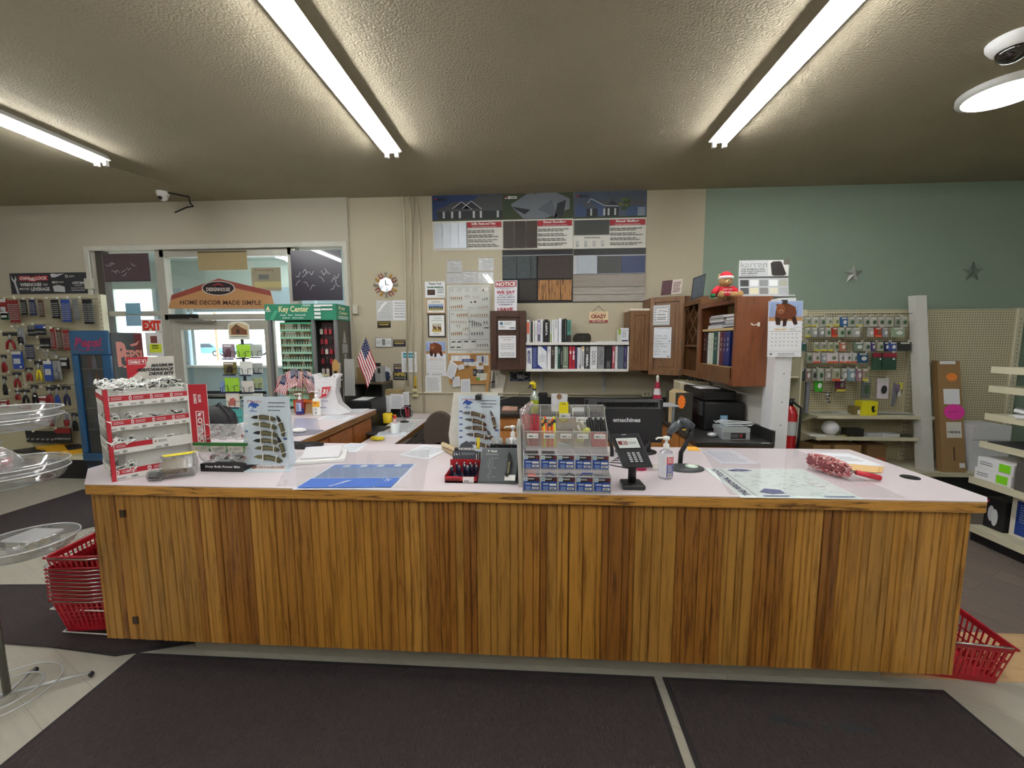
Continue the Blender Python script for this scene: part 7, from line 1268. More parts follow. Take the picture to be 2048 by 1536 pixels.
# --- on top of the cabinets
s = wquad((1325, 562), (1366, 557.5), (1321.5, 591), 4.5).slab(mat('#7d6a62', .5), .006); s.rect(0, 0, .5, 1, mat('#5a3a40', .6, var=.5, scale=40)); s.rect(.5, 0, 1, 1, mat('#dfd3cb', .6, var=.1)); s.lines(.56, .15, .94, .9, 7, mat('#5a2a2a', .6), .8, .5); one(s.mb, 'photo_plaque', 'small plaque with a picture half and a lettered half on the corner cabinet', 'plaque')
s = wquad((1387, 556), (1412, 547), (1381.5, 601), 4.1).slab(mat('#1a1a1c', .5), .008); s.rect(.05, .05, .95, .95, mat('#454c55', .5, var=.6, scale=25)); one(s.mb, 'photo_plaque', 'dark framed picture seen obliquely on the wine rack cabinet', 'plaque')
# sink sample display
p = V((CX+.0, CYN+.02, zt_)); a, b = pl(1479, 521, 'y', 3.3), pl(1579, 518, 'y', 3.3); zb4 = zt_+.001; t = thing('sink_sample_display', 'white counter display for sinks with ten colour chips on top of the cabinet', 'display stand', ((a.x+b.x)/2, 3.3, zb4))
s = Sheet(a, (b.x-a.x, 0, 0), (0, 0, -(a.z-pl(1530, 553, 'y', 3.3).z))).slab(mat('#d3d6d8', .4), .004); s.text('karran', .03, .08, .56, .42, mat('#4a4c50', .5), -.005); s.text('karran', .035, .09, .555, .41, mat('#d9dcde', .5), -.03)
for k, tx in enumerate(('THE SEAMLESS SINK', 'FOR SOLID SURFACE', 'AND LAMINATE.')): s.text(tx, .04, .5+k*.13, .52 if k < 2 else .38, .58+k*.13, INK, .02)
s.lines(.04, .9, .4, .98, 1, GREY); s.rect(.58, .02, .98, .98, WHITE); s.poly([(.62, .2), (.67, .1), (.8, .08), (.84, .14), (.95, .88), (.9, .96), (.7, .96), (.66, .9)], mat('#2c2726', .4)); s.rect(.88, 0, 1, .3, mat('#6d6a62', .6)); s.mb.fbm('header', t)
z3 = pl(1530, 553, 'y', 3.3).z; s = Sheet((a.x, 3.3, z3), (b.x-a.x, 0, 0), (0, -.02, zb4+.01-z3)).slab(mat('#b9bcc0', .4), .006); s.rect(0, 0, 1, .08, mat('#4a4a4a', .5)); s.mb.fbm('tray', t)
for i, c_ in enumerate(('#3d3f42', '#e4e6e8', '#8a8c8e', '#e9ebec', '#a9a89c', '#4b4c4f', '#d9d2b4', '#7f7c7a', '#d6d2bf', '#aaadb0')):
    u, v = .03+(i % 5)*.195, .17+(i//5)*.4; q = Sheet(s.P(u, v, .001), s.A*.17, s.B*.32).slab(mat(c_, .4), .003); q.mb.fbm('colour_chip', t)
mb = MB(); mb.box(a.x-.0, b.x, 3.2, 3.4, zb4, zb4+.012, mat('#c3c6ca', .4)); mb.fbm('base', t)
# teddy bear
p = V((pl(1446, 603, 'y', 3.36).x-.0, 3.36, zt_+.0)); t = thing('teddy_bear', 'brown teddy bear in a red shirt and red hat sitting on the open cabinet', 'teddy bear', p); F_ = mat('#b08a5c', .95, bump=.9, bscale=90); RD = mat('#c01f30', .9, bump=.4, bscale=60); B_ = V((p.x, 3.33, zt_))
mb = MB(); mb.ball(B_+V((0, .02, .05)), .062, .05, .06, F_, 14); mb.ball(B_+V((0, 0, .135)), .05, .045, .045, F_, 14); mb.ball(B_+V((0, -.038, .122)), .024, .02, .018, mat('#c9a678', .95), 10)
for s_ in (-1, 1): mb.tube([B_+V((s_*.03, 0, .03)), B_+V((s_*.06, -.06, .022)), B_+V((s_*.07, -.09, .024))], [.026, .024, .022], F_, 10); mb.ball(B_+V((s_*.07, -.1, .026)), .022, .012, .026, F_, 10); mb.ball(B_+V((s_*.042, .005, .175)), .016, .01, .016, F_, 10)
mb.fbm('body', t); mb = MB(); mb.lathe(B_+V((0, .02, .02)), [(.066, 0), (.068, .03), (.055, .065), (.03, .075)], RD, 18, sx=1.02, sy=.85)
for s_ in (-1, 1): mb.tube([B_+V((s_*.045, .01, .085)), B_+V((s_*.085, -.01, .055)), B_+V((s_*.1, -.03, .03))], [.022, .022, .02], RD, 10)
s = Sheet(B_+V((-.045, -.04, .075)), (.09, 0, 0), (0, -.003, -.045), mb); s.text('JUST SAY', .1, .05, .9, .3, WHITE, .02, l=.002); s.text('HO HO!', .2, .5, .8, .85, WHITE, .02, l=.002); mb.fbm('shirt', t)
mb = MB(); mb.lathe(B_+V((0, 0, .155)), [(.05, 0), (.045, .03), (.02, .05), (0, .054)], RD, 16); mb.fbm('hat', t); mb = MB(); mb.lathe(B_+V((0, -.0, .15)), [(.046, 0), (.055, .005), (.055, .016), (.046, .022)], mat('#e8e6e4', .95), 18); mb.fbm('hat_brim', t)
mb = MB()
for s_ in (-1, 1): mb.ball(B_+V((s_*.018, -.042, .138)), .004, .004, .005, BLACK, 8)
mb.ball(B_+V((0, -.057, .127)), .007, .005, .005, BLACK, 8); mb.fbm('face_detail', t); mb = MB(); mb.ball(B_+V((-.108, -.04, .02)), .022, .02, .018, mat('#1f6a3a', .9), 10); mb.fbm('mitten', t)
# calendar on the post
s = wquad((1537.5, 602.5), (1606.5, 601.5), (1534, 714), 3.04); calendar(s, 'bear calendar hanging on the white post', s.P(.5, 1)); mb = MB(); q = pl(1571, 603, 'y', 3.03); mb.box(q.x-.015, q.x+.015, 3.03, 3.058, q.z-.012, q.z+.012, BLACK); one(mb, 'binder_clip', 'black clip holding the calendar on the white post', 'clip')
# ================================================================== LEFT: TOOL WALL
M_PEG = pegmat('#c4bda0', '#5d5848'); M_SHF = mat('#cfc9ae', .5)
GX1 = pl(212, 700, 'y', 4.7).x; gt = pl(110, 590, 'y', 4.7).z; bz = pl(80, 912, 'y', 4.33).z
t = thing('pegboard_gondola', 'cream pegboard display at the left with hand tools on hooks', 'store shelving', (-6.6, 4.6, 0)); gond_l = t
mb = MB(); mb.box(-8.6, GX1, 4.7, 4.74, bz, gt, M_PEG); mb.fbm('pegboard', t)
for x in (GX1, pl(40, 700, 'y', 4.7).x): mb = MB(); mb.box(x-.02, x+.02, 4.685, 4.75, 0, gt+.0, M_SHF); [mb.box(x-.004, x+.004, 4.6845, 4.685, z, z+.016, BLACK) for z in [bz+.05+k*.05 for k in range(int((gt-bz-.1)/.05))]]; mb.fbm('upright', t)
dx1 = GX1; mb = MB(); mb.box(-8.6, dx1, 4.33, 4.7, bz-.04, bz, M_SHF); mb.fbm('base_shelf', t); mb = MB(); mb.box(-8.6, dx1, 4.36, 4.7, 0, bz-.04, BLACK); mb.fbm('kick_panel', t)
# sign above
s = wsheet(21, 545.5, 178, 587, YW-.04).slab(mat('#34363c', .5), .005); lt = mat('#c9ccd0', .5); s.poly([(.02, .1), (.04, .3), (.06, .32), (.075, .12), (.085, .3), (.07, .45), (.1, 1), (.075, 1), (.045, .45), (.02, .3)], lt)
for tx, a, b, c_, d, sl in (('CHAN', .125, .17, .25, .33, .05), ('NEL', .25, .22, .33, .38, .05), ('LOCK', .33, .17, .48, .33, .05)): s.rect(a-.01, b-.04, c_+.01, d+.04, mat('#b0242c', .5), .001+.0002*a); s.text(tx, a, b, c_, d, WHITE, .04, slant=.05)
s.text('WRENCHES', .125, .48, .4, .64, WHITE, .03); s.text('WITH', .42, .52, .48, .63, WHITE, .01); s.text('IMPROVED', .11, .72, .24, .82, WHITE, .01); s.text('LEVERAGE', .26, .7, .5, .87, WHITE, .03); s.text('72', .71, .12, .75, .25, WHITE, .03); s.text('TEETH', .76, .15, .83, .23, WHITE, .01); s.text('6&12', .54, .4, .61, .52, WHITE, .03); s.text('POINT', .62, .43, .69, .5, WHITE, .01); s.text('LIFETIME', .8, .45, .95, .56, WHITE, .02); s.text('WARRANTY', .82, .6, .93, .66, lt); s.text('Exclusive Products', .78, .72, .96, .78, lt); s.lines(.78, .82, .96, .9, 1, lt); s.poly([(.53, .1), (.56, .04), (.62, .08), (.72, .04), (.6, .22), (.55, .24)], lt); s.poly([(.55, .65), (.62, .6), (.7, .68), (.7, .95), (.56, .92)], lt)
one(s.mb, 'banner_sign', 'dark banner with white lettering about wrenches above the tool wall', 'sign')
mb = MB(); X0, X1, Z0, Z1 = pbox(170, 557, 184, 578, YW-.06); mb.box(X0, X1, YW-.07, YW-.03, Z0, Z1, mat('#c9c6b8', .5)); one(mb, 'thermostat', 'small beige box on the wall at the right end of the dark banner', 'thermostat', bevel=.003)
def hook(parent, x, z, y0, L, yb): mb = MB(); mb.tube([(x, yb, z), (x, y0, z), (x, y0-L*0, z)], .003, DKMETAL, 4); mb.box(x-.014, x+.014, y0-.012, y0-.01, z-.008, z+.012, WHITE); mb.fbm('peg_hook', parent)
YT = 4.58; yb_ = 4.7
CL = {'red': '#8c1f24', 'blue': '#2c4a9c', 'black': '#1b1b1f', 'green': '#1c5236', 'grey': '#6f7274', 'yellow': '#d8c028', 'navy': '#252c55', 'brown': '#5a3d2c', 'silver': '#b9bcbf'}
def tool(kind, x0, y0, x1, y1, c_, lab, hk=True):
    X0, X1, Z0, Z1 = pbox(x0, y0, x1, y1, YT); w, h, xm = X1-X0, Z1-Z0, (X0+X1)/2; m, g = mat(CL[c_], .45), mat('#b5b8bb', .3, .7); t = thing(kind, lab, kind.replace('_', ' '), (xm, YT, Z0), 'carded tools on the tool wall'); mb = MB()
    if kind == 'wrench_set':
        mb.box(X0+w*.1, X1-w*.1, YT, YT+.012, Z0, Z1, m); mb.fbm('rack', t); n = max(5, int(h/.028))
        for side in ((0, .5), (.5, 1)) if w > .09 else ((0, 1),):
            mb = MB(); a, b = X0+w*side[0], X0+w*side[1]
            for k in range(n): z = Z1-h*.22-(h*.75)*k/n; mb.prism([(a+.004, YT-.006, z-.004), (b-.004, YT-.006, z+.002), (b-.004, YT-.006, z+.01), (a+.004, YT-.006, z+.006)], (0, .005, 0), g)
            mb.fbm('wrench', t)
    elif kind in ('pliers', 'snips', 'shears'):
        mb.box(X0, X1, YT+.006, YT+.008, Z1-h*.2, Z1, mat('#2c2c30', .5)); mb.fbm('card', t); mb = MB(); zp = Z1-h*.42
        for s_ in (-1, 1): mb.tube([(xm-s_*.006, YT, Z1-h*.12), (xm, YT, zp)], [.007, .014], g, 6)
        mb.fbm('jaw', t)
        for s_ in (-1, 1): mb = MB(); mb.tube([(xm, YT, zp), (xm+s_*w*.2, YT, zp-h*.2), (xm+s_*w*.27, YT, Z0)], [.012, .014, .011], m, 6); mb.fbm('handle', t)
    elif kind == 'socket_rail':
        mb.box(X0, X1, YT, YT+.01, Z0, Z1, mat('#26262a', .5)); mb.fbm('tray', t)
        for k in range(6): mb = MB(); x = X0+w*(k+.5)/6; mb.cyl((x, YT, Z0+h*.3), (x, YT-.02, Z0+h*.3), min(.012, w/14), g, 8); mb.fbm('socket', t)
        mb = MB(); mb.box(X0, X1, YT-.003, YT, Z1-h*.35, Z1, m); mb.fbm('card', t)
    elif kind == 'screwdriver':
        mb.box(X0, X1, YT+.008, YT+.01, Z0, Z1, mat('#9a9d9f', .5)); mb.fbm('card', t); mb = MB(); mb.tube([(xm, YT, Z0+.01), (xm, YT, Z0+h*.45)], [w*.28, w*.3], m, 8); mb.fbm('grip', t); mb = MB(); mb.tube([(xm, YT, Z0+h*.45), (xm, YT, Z1-.02)], .006, g, 6); mb.fbm('shaft', t)
    elif kind == 'chain': [mb.tube([(X0+w*f, YT, Z1-h*f), (X0+w*(f+.12), YT-.004, Z1-h*(f+.1))], .012, g, 6) for f in (0, .17, .34, .51, .68, .85)]; mb.fbm('link', t)
    else:
        mb.box(X0, X1, YT, YT+.02, Z0, Z1, m); mb.fbm('package', t); mb = MB(); mb.box(X0+w*.15, X1-w*.15, YT-.004, YT, Z0+h*.3, Z0+h*.6, mat('#c3c6c8', .4)); mb.box(X0, X1, YT-.002, YT, Z1-h*.16, Z1, mat('#d9dbdc', .4)); mb.fbm('label', t)
    if hk: hook(gond_l, xm, Z1+.01, YT-.06, 0, yb_)
    return t
WS, PL_ = 'wrench_set', 'pliers'
T = [(WS, 16, 600, 38, 645, 'red', 'red and black wrench set, top row, nearest the left edge'), (WS, 40, 600, 53, 630, 'black', 'short black wrench rack, third in the top row'), (WS, 57, 600, 71, 631, 'navy', 'short navy wrench rack, fourth in the top row'), (WS, 76, 600, 87, 634, 'brown', 'narrow brown wrench rack, fifth in the top row'),
 (WS, 101, 599, 118, 637, 'black', 'black wrench rack with many silver bars, middle of the top row'), (WS, 121, 599, 141, 644, 'blue', 'blue wrench rack in the top row'), (WS, 145, 598, 157, 640, 'grey', 'grey wrench rack, second from the right of the top row'), (WS, 164, 598, 187, 648, 'black', 'large double wrench rack at the right end of the top row'), ('tool_pack', 0, 598, 13, 637, 'red', 'red tool pack cut by the left edge, top row'), ('tool_pack', 1, 624, 16, 640, 'green', 'green pack under the red one at the left edge'),
 (PL_, 5, 665, 35, 699, 'red', 'red handled pliers, second row near the left edge'), ('screwdriver', 34, 655, 48, 690, 'black', 'black long tool, second row'), ('socket_rail', 55, 651, 70, 672, 'grey', 'small grey wire pack in the second row'), ('socket_rail', 72, 650, 90, 670, 'blue', 'small blue wire pack in the second row'), (WS, 101, 657, 110, 697, 'red', 'dark red slim rack beside the taller pair'), (WS, 112, 658, 124, 699, 'brown', 'brown rack with bars left of the cooler top'), (WS, 125, 660, 140, 700, 'red', 'red brown rack just left of the cooler top'),
 ('socket_rail', 80, 676, 100, 697, 'black', 'black socket rail left of the dark racks'), ('chain', 84, 698, 97, 714, 'silver', 'silver chain of sockets, left one'), ('chain', 103, 703, 117, 715, 'silver', 'silver chain of sockets, right one'), (WS, 49, 690, 68, 718, 'navy', 'black and navy rack in the middle left of the wall'), (PL_, 2, 710, 14, 745, 'red', 'red handled pliers low at the left edge, third row'), ('tool_pack', 25, 703, 43, 738, 'blue', 'blue tool pack, third row'), ('snips', 51, 735, 66, 762, 'red', 'pale red snips left of the yellow ones'),
 ('snips', 69, 722, 86, 762, 'yellow', 'yellow and black snips in the middle of the tool wall'), ('tool_pack', 88, 722, 104, 762, 'blue', 'bright blue pack right of the yellow snips'), ('screwdriver', 105, 722, 121, 760, 'grey', 'grey carded tool right of the bright blue pack'), ('tool_pack', 121, 716, 135, 738, 'black', 'black pack beside the cooler door'), ('shears', 5, 753, 14, 790, 'black', 'dark shears at the left edge above the clear trays'), (PL_, 25, 745, 43, 775, 'red', 'red pliers, fourth row'), ('snips', 42, 780, 60, 806, 'black', 'silver snips with black grips above the clear trays'), ('tool_pack', 36, 808, 58, 818, 'red', 'flat red pack just above the clear trays'),
 (PL_, 29, 781, 42, 800, 'red', 'small red pliers above the flat red pack'), ('shears', 62, 770, 77, 808, 'black', 'black handled shears with a red top'), ('tool_pack', 78, 792, 93, 816, 'red', 'bright red pack in the fifth row'), (PL_, 92, 774, 107, 810, 'red', 'red handled pliers right of the bright red pack'), (PL_, 108, 772, 121, 815, 'blue', 'pale blue handled pliers near the cooler'), (PL_, 124, 772, 142, 811, 'navy', 'navy handled pliers next to the cooler'), ('tool_pack', 0, 800, 15, 816, 'red', 'dark red tape pack at the left edge above the trays'),
 ('screwdriver', 96, 823, 110, 853, 'red', 'red gripped tool, lower row, left of its twin'), ('screwdriver', 126, 823, 140, 853, 'red', 'red gripped tool, lower row, nearest the cooler'), ('shears', 143, 826, 156, 862, 'black', 'black long tool beside the cooler base'), ('socket_rail', 52, 862, 112, 885, 'black', 'wide black socket rail low on the tool wall'), ('socket_rail', 111, 856, 142, 886, 'red', 'dark red rail with black sockets low on the tool wall'), (PL_, 86, 823, 95, 845, 'silver', 'small silver tool just right of the clear tray rim')]
for a in T: tool(*a)
for q, lab, c_, h in ((((25, 905), (97, 894), (60, 912)), 'flat black case lying on the base shelf of the tool wall', '#2c2d2e', .03), (((72, 903), (140, 893), (112, 915)), 'yellow tool case lying on the base shelf of the tool wall', '#e0a81c', .06)):
    a, b, c2 = [pl(*p, 'z', bz) for p in q]; d = b+(c2-a); mb = MB(); mb.prism([V((p.x, min(max(p.y, 4.34), 4.68), bz+.001)) for p in (c2, d, b, a)], (0, 0, h), mat(c_, .5)); 
    if h > .035: mb.prism([V((p.x, min(max(p.y, 4.345), 4.675), bz+h)) for p in (c2.lerp(d, .35), d, b.lerp(d, .5), c2.lerp(b, .6))], (0, 0, .008), BLACK)
    one(mb, 'tool_case', lab, 'case', bevel=.005)
mb = MB(); p = pl(152, 903, 'z', bz); mb.lathe((p.x-.02, 4.5, bz+.001), [(.1, 0), (.11, .03), (.07, .05)], mat('#3b3a40', .5), 16); one(mb, 'coiled_hose', 'dark coil lying on the base shelf next to the cooler', 'coil')

# ================================================================== COOLER
cx0, cx1 = pl(133, 780, 'y', 4.28).x+.05, pl(214, 690, 'y', 4.28).x; zt_c = pl(175, 661, 'y', 4.28).z; cx0 = pl(136, 668, 'y', 4.28).x
t = thing('drinks_cooler', 'tall blue door drinks cooler with PEPSI lettering on its grey side', 'cooler', ((cx0+cx1)/2, 4.5, 0)); BL = mat('#1f5078', .25, coat=.6); YD = 4.28; sx1 = cx1; yb2 = YD+.42
mb = MB(); sm = mat('#4a4e52', .35, coat=.2); mb.box(cx0+.01, sx1, YD+.05, yb2, 0, zt_c-.02, sm)
s = Sheet((sx1, YD+.06, zt_c-.03), (0, yb2-YD-.07, 0), (0, 0, -1.6), mb); s.N = V((1, 0, 0)); s.k = 1; pk = mat('#d9938a', .5); s.rect(.72, 0, 1, .35, mat('#6b2f35', .5)); s.text('P', .1, .06, .42, .24, pk, .06); s.text('EPSI', .34, .12, .95, .2, pk, .04); s.poly([(.04, .18), (.3, .25), (.9, .23), (.96, .2), (.9, .22), (.3, .235)], pk); s.poly([(.55, .08), (.75, .07), (.9, .05), (.8, .085), (.6, .095)], pk)
mb.fbm('cabinet', t, bevel=.01)
mb = MB(); w = cx1-cx0
for a in ((cx0, cx0+.07, .33, zt_c-.27), (cx1-.09, cx1, .33, zt_c-.27), (cx0, cx1, zt_c-.27, zt_c), (cx0, cx1, .24, .33)): mb.box(a[0], a[1], YD, YD+.045, a[2], a[3], BL)
s = Sheet((cx0+.03, YD, zt_c-.03), (w-.06, 0, 0), (0, 0, -.22), mb); s.text('Pepsi', .1, .22, .9, .85, mat('#8a2850', .5), .04, slant=.1); s.path([(.05, .8), (.4, .9), (.7, .8), (.95, .85)], .008, mat('#8a2850', .5)); mb.fbm('door_frame', t, bevel=.012)
mb = MB(); mb.box(cx0+.07, cx1-.09, YD+.02, YD+.026, .33, zt_c-.27, clear('#1c2a38', .3, .03, .03)); mb.fbm('door_glass', t); mb = MB(); mb.box(cx0+.01, cx1, YD+.02, YD+.05, 0, .235, mat('#182230', .5)); [mb.box(cx0+.03, cx1-.02, YD+.014, YD+.02, z, z+.012, mat('#26405c', .4)) for z in (.04, .08, .12, .16)]; mb.fbm('grille', t)
mb = MB(); [mb.box(cx0+.075, cx1-.095, YD+.028, YD+.048, z, z+.008, M_LG) for z in (.6, .85, 1.1, 1.3)]; mb.fbm('rack', t)
for i, (fx, z, c_) in enumerate(((.3, 1.308, '#8d2230'), (.45, 1.308, '#c0b8d0'), (.25, 1.108, '#2f5f9c'), (.5, 1.108, '#c2602c'), (.3, .858, '#4c6a58'), (.55, .858, '#3c3454'), (.3, .608, '#5a6a8c'), (.5, .608, '#2f4a5c'))):
    x = cx0+.07+fx*(w-.1); mb = MB(); mb.lathe((x, YD+.038, z), [(.0095, 0), (.0095, .1), (.005, .13), (.005, .15)], mat(c_, .3), 8, sx=3, sy=1); one(mb, 'drink_bottle', f'drink bottle behind the cooler glass, {("left", "right")[i % 2]} of the {ORD[i//2]} rack from the top', 'bottle', 'bottles inside the cooler')

# ================================================================== WINDOW SIGNS
def wsign(b, c_, lab, draw=None, name='window_sign', Y=YW-.01, t_=.003): s = wsheet(*b, Y).slab(c_, t_); draw and draw(s); return one(s.mb, name, lab, 'sign')
X0, X1, Z0, Z1 = pbox(338, 560, 548, 618, YW-.03); t = thing('gable_sign', 'house shaped brown and red sign over the entrance door', 'sign', ((X0+X1)/2, YW-.03, Z0)); s = wquad((337, 557), (552, 557), (337, 617), YW-.03); tn = mat('#b08358', .6, var=.1, scale=5); rd = mat('#8c4238', .6)
s.mb.prism([s.P(u, v) for u, v in ((0, 1), (.03, .55), (.47, 0), (.95, .4), (1, 1))][::-1], (0, .006, 0), tn); s.poly([(.03, .55), (.47, 0), (.95, .4), (.965, .57), (.47, .2), (.02, .72)], rd, .001); s.disc(.47, .32, .155, .24, mat('#b9b4ae', .4), 30, .0022); s.disc(.47, .32, .145, .215, mat('#2c2426', .4), 30, .003); s.text('DESIGNHOUSE', .36, .3, .58, .42, mat('#cfc6be', .4), .02, l=.004); s.poly([(.41, .24), (.47, .14), (.53, .24), (.5, .24), (.47, .2), (.44, .24)], mat('#8a3038', .4), .004); s.text('HOME DECOR MADE SIMPLE', .11, .72, .87, .87, mat('#4a2c20', .6), .02, l=.002); s.mb.fbm('board', t)
M_PLM = mat('#55454c', .4, var=.2, scale=9)
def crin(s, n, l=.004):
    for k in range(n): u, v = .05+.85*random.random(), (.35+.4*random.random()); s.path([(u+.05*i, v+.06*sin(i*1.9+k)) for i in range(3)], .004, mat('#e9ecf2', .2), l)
random.seed(31); wsign((207, 507, 299, 563), M_PLM, 'plum coloured roller sheet at the top of the left window', lambda s: (crin(s, 9), s.rect(0, .97, 1, 1.0, BLACK)), 'roller_blind'); wsign((583, 500, 684, 601), mat('#322c3c', .3, coat=.5), 'dark shiny plastic roller sheet at the top of the right window', lambda s: (crin(s, 14), s.rect(0, .97, 1, 1, BLACK)), 'roller_blind'); wsign((396, 502, 494, 540), mat('#a3936c', .7), 'short tan roller blind over the transom window', lambda s: s.rect(0, 0, 1, .08, mat('#5f4d30', .6)), 'roller_blind')
wsign((283, 639, 323, 663), mat('#d9dcd8', .5), 'red EXIT sign on the window beside the door', lambda s: s.text('EXIT', .06, .08, .98, .92, mat('#d83a2c', .5), .07), 'exit_sign'); wsign((292, 665, 325, 712), WHITE, 'white paper with a small red picture under the EXIT sign', lambda s: s.rect(.3, .15, .7, .45, mat('#7d4a42', .6))); wsign((299, 688, 323, 705), mat('#d6e63c', .4), 'bright yellow sticker under the EXIT sign', lambda s: (s.rect(.2, .12, .75, .3, mat('#6f7a20', .5)), s.rect(.2, .42, .75, .55, mat('#6f7a20', .5))), 'warning_sticker', YW-.014)
wsign((251, 606, 281, 628), mat('#7fb0c4', .5), 'upper pale blue paper on the left window', t_=.002); wsign((252, 631, 282, 652), mat('#8fb4cc', .5), 'lower pale blue paper on the left window', t_=.002); wsign((503, 535, 562, 582), mat('#b5a68c', .6), 'tan and yellow poster behind the transom glass', lambda s: (s.text('Country', .1, .05, .8, .18, mat('#8a6a4a', .6)), s.rect(.1, .6, 1, .85, mat('#d9c98a', .6)), s.rect(.25, .3, .6, .5, GREY)), Y=YW+.1)

# ================================================================== KEY CENTRE
KY = 3.95; X0, X1, Z0, Z1 = pbox(529.5, 608, 672, 640, KY); Xk = pl(700, 620, 'y', KY+.0).x
t = thing('key_rack', 'key blank stand headed Key Center behind the return counter', 'display stand', ((X0+X1)/2, 4.1, 0)); gm = mat('#1f7a5c', .5); Yk2 = KY+.28; xr = X1
mb = MB(); a = pl(700, 622, 'x', X1); depth = .3
mb.box(X0, X1, KY, KY+depth, Z0, Z1, gm); s = Sheet((X0, KY, Z1), (X1-X0, 0, 0), (0, 0, Z0-Z1), mb); cr = mat('#d9cfa0', .5); s.text('Key Center', .2, .12, .62, .6, cr, .03); s.text('HILLMAN', .54, .04, .65, .14, WHITE, .02); s.text('Home    Auto    Commercial', .22, .63, .57, .73, WHITE, .02); s.text('Padlock    Motorcycle', .25, .82, .54, .93, WHITE, .02); s.poly([(.02, .35), (.05, .1), (.08, .35)], cr); s.text('HILLMAN', .015, .38, .09, .47, WHITE); s.poly([(.12, 1), (.2, .4), (.14, .4), (.06, 1)], mat('#3f9a78', .5)); [s.rect(.7, .05+.24*k, .79, .2+.24*k, WHITE) for k in range(4)]; s.rect(.7, .05, .96, .16, WHITE); s.rect(.8, .3, .96, .4, WHITE)
s = Sheet((X1, KY, Z1), (0, depth, 0), (0, 0, Z0-Z1), mb); s.N = V((1, 0, 0)); s.k = 1; s.text('Key', .2, .1, .65, .38, cr, .03); s.text('Center', .2, .42, .8, .62, cr, .03); s.lines(.15, .72, .85, .92, 2, WHITE, .9, .5); mb.fbm('header', t)
zb3 = .6; mb = MB(); kg = mat('#77787a', .4, .3)
for x in (X0+.02, X1-.035, X0+(X1-X0)*.64): mb.box(x, x+.03, KY+.005, KY+.035, 0, Z0, kg)
mb.box(X0+.02, X1, KY+depth-.02, KY+depth, 0, Z0, mat('#3c3a38', .5)); mb.box(X0+.02, X1-.02, KY+.02, KY+depth-.02, 0, zb3+.2, mat('#5a564e', .5)); mb.fbm('frame', t)
mb = MB(); mb.box(X1-.012, X1-.004, KY+.04, KY+depth-.02, .8, Z0, mat('#4c473e', .5)); s = Sheet((X1-.003, KY+.06, Z0-.08), (0, depth-.1, 0), (0, 0, -.5), mb); s.N = V((1, 0, 0)); lg = mat('#8d8d8a', .5); s.poly([(.3, .3), (.45, .05), (.55, .05), (.7, .3)], lg); s.rect(.2, .32, .8, .5, lg); s.poly([(.4, .52), (.6, .52), (.65, .9), (.5, 1), (.45, .9)], lg); mb.fbm('side_panel', t)
px0, px1_ = X0+(X1-X0)*.18, X0+(X1-X0)*.63; mb = MB(); mb.box(px0, px1_, KY+.02, KY+.03, .95, Z0-.02, mat('#3d9a74', .5)); s = Sheet((px0, KY+.02, Z0-.02), (px1_-px0, 0, 0), (0, 0, .95-Z0), mb)
for r in range(11): s.rect(.03, .045+r*.088, .97, .1+r*.088, mat('#a9d8c0', .5))
mb.fbm('key_panel', t); qx0, qx1 = X0+(X1-X0)*.7, X1-.04; mb = MB(); mb.box(qx0, qx1, KY+.1, KY+.11, .95, Z0-.02, mat('#3a2226', .5)); mb.fbm('accessory_panel', t)
def proto_key(c_):
    mb = MB(); mb.cyl((0, 0, 0), (0, -.003, 0), .014, mat(c_, .35, .5), 8); mb.box(-.006, .006, -.003, 0, -.04, -.008, mat(c_, .35, .5)); return tag(mb.fbm('key_blank'), 'brass or nickel key blank hanging on the green panel of the key rack', 'key', 'key blanks on the green panel')
pk_ = [proto_key(c_) for c_ in ('#6f5c40', '#a9a494', '#4a453c')]; random.seed(14); used = set()
ph = Z0-.02-.95
for r in range(10):
    for k in range(12):
        i = random.choice((0, 0, 1, 2)); o = pk_[i] if i not in used else pk_[i].copy()
        if i in used: col.objects.link(o)
        used.add(i); o['label'] = f'key blank hanging on the green panel of the key rack, row {ORD[r]} from the top'; o.location = (px0+.022+k*(px1_-px0-.04)/11, KY+.012, Z0-.02-ph*(.06+r*.088)-.02)
for r in range(6):
    for k in range(4):
        if random.random() < .85: mb = MB(); x = qx0+.02+k*(qx1-qx0-.04)/3; z = Z0-.09-r*.1; c_ = random.choice(('#7d2230', '#c9c4bc', '#22222a', '#a8303c')); mb.box(x-.014, x+.014, KY+.07, KY+.08, z-.05, z, mat(c_, .4)); mb.tube([(x, KY+.075, z), (x, KY+.075, z+.02)], .003, CHROME, 4); one(mb, 'key_ring', f'small key accessory right of the green panel, {ORD[k]} in row {ORD[r]}', 'key accessory', 'key accessories on the dark panel')

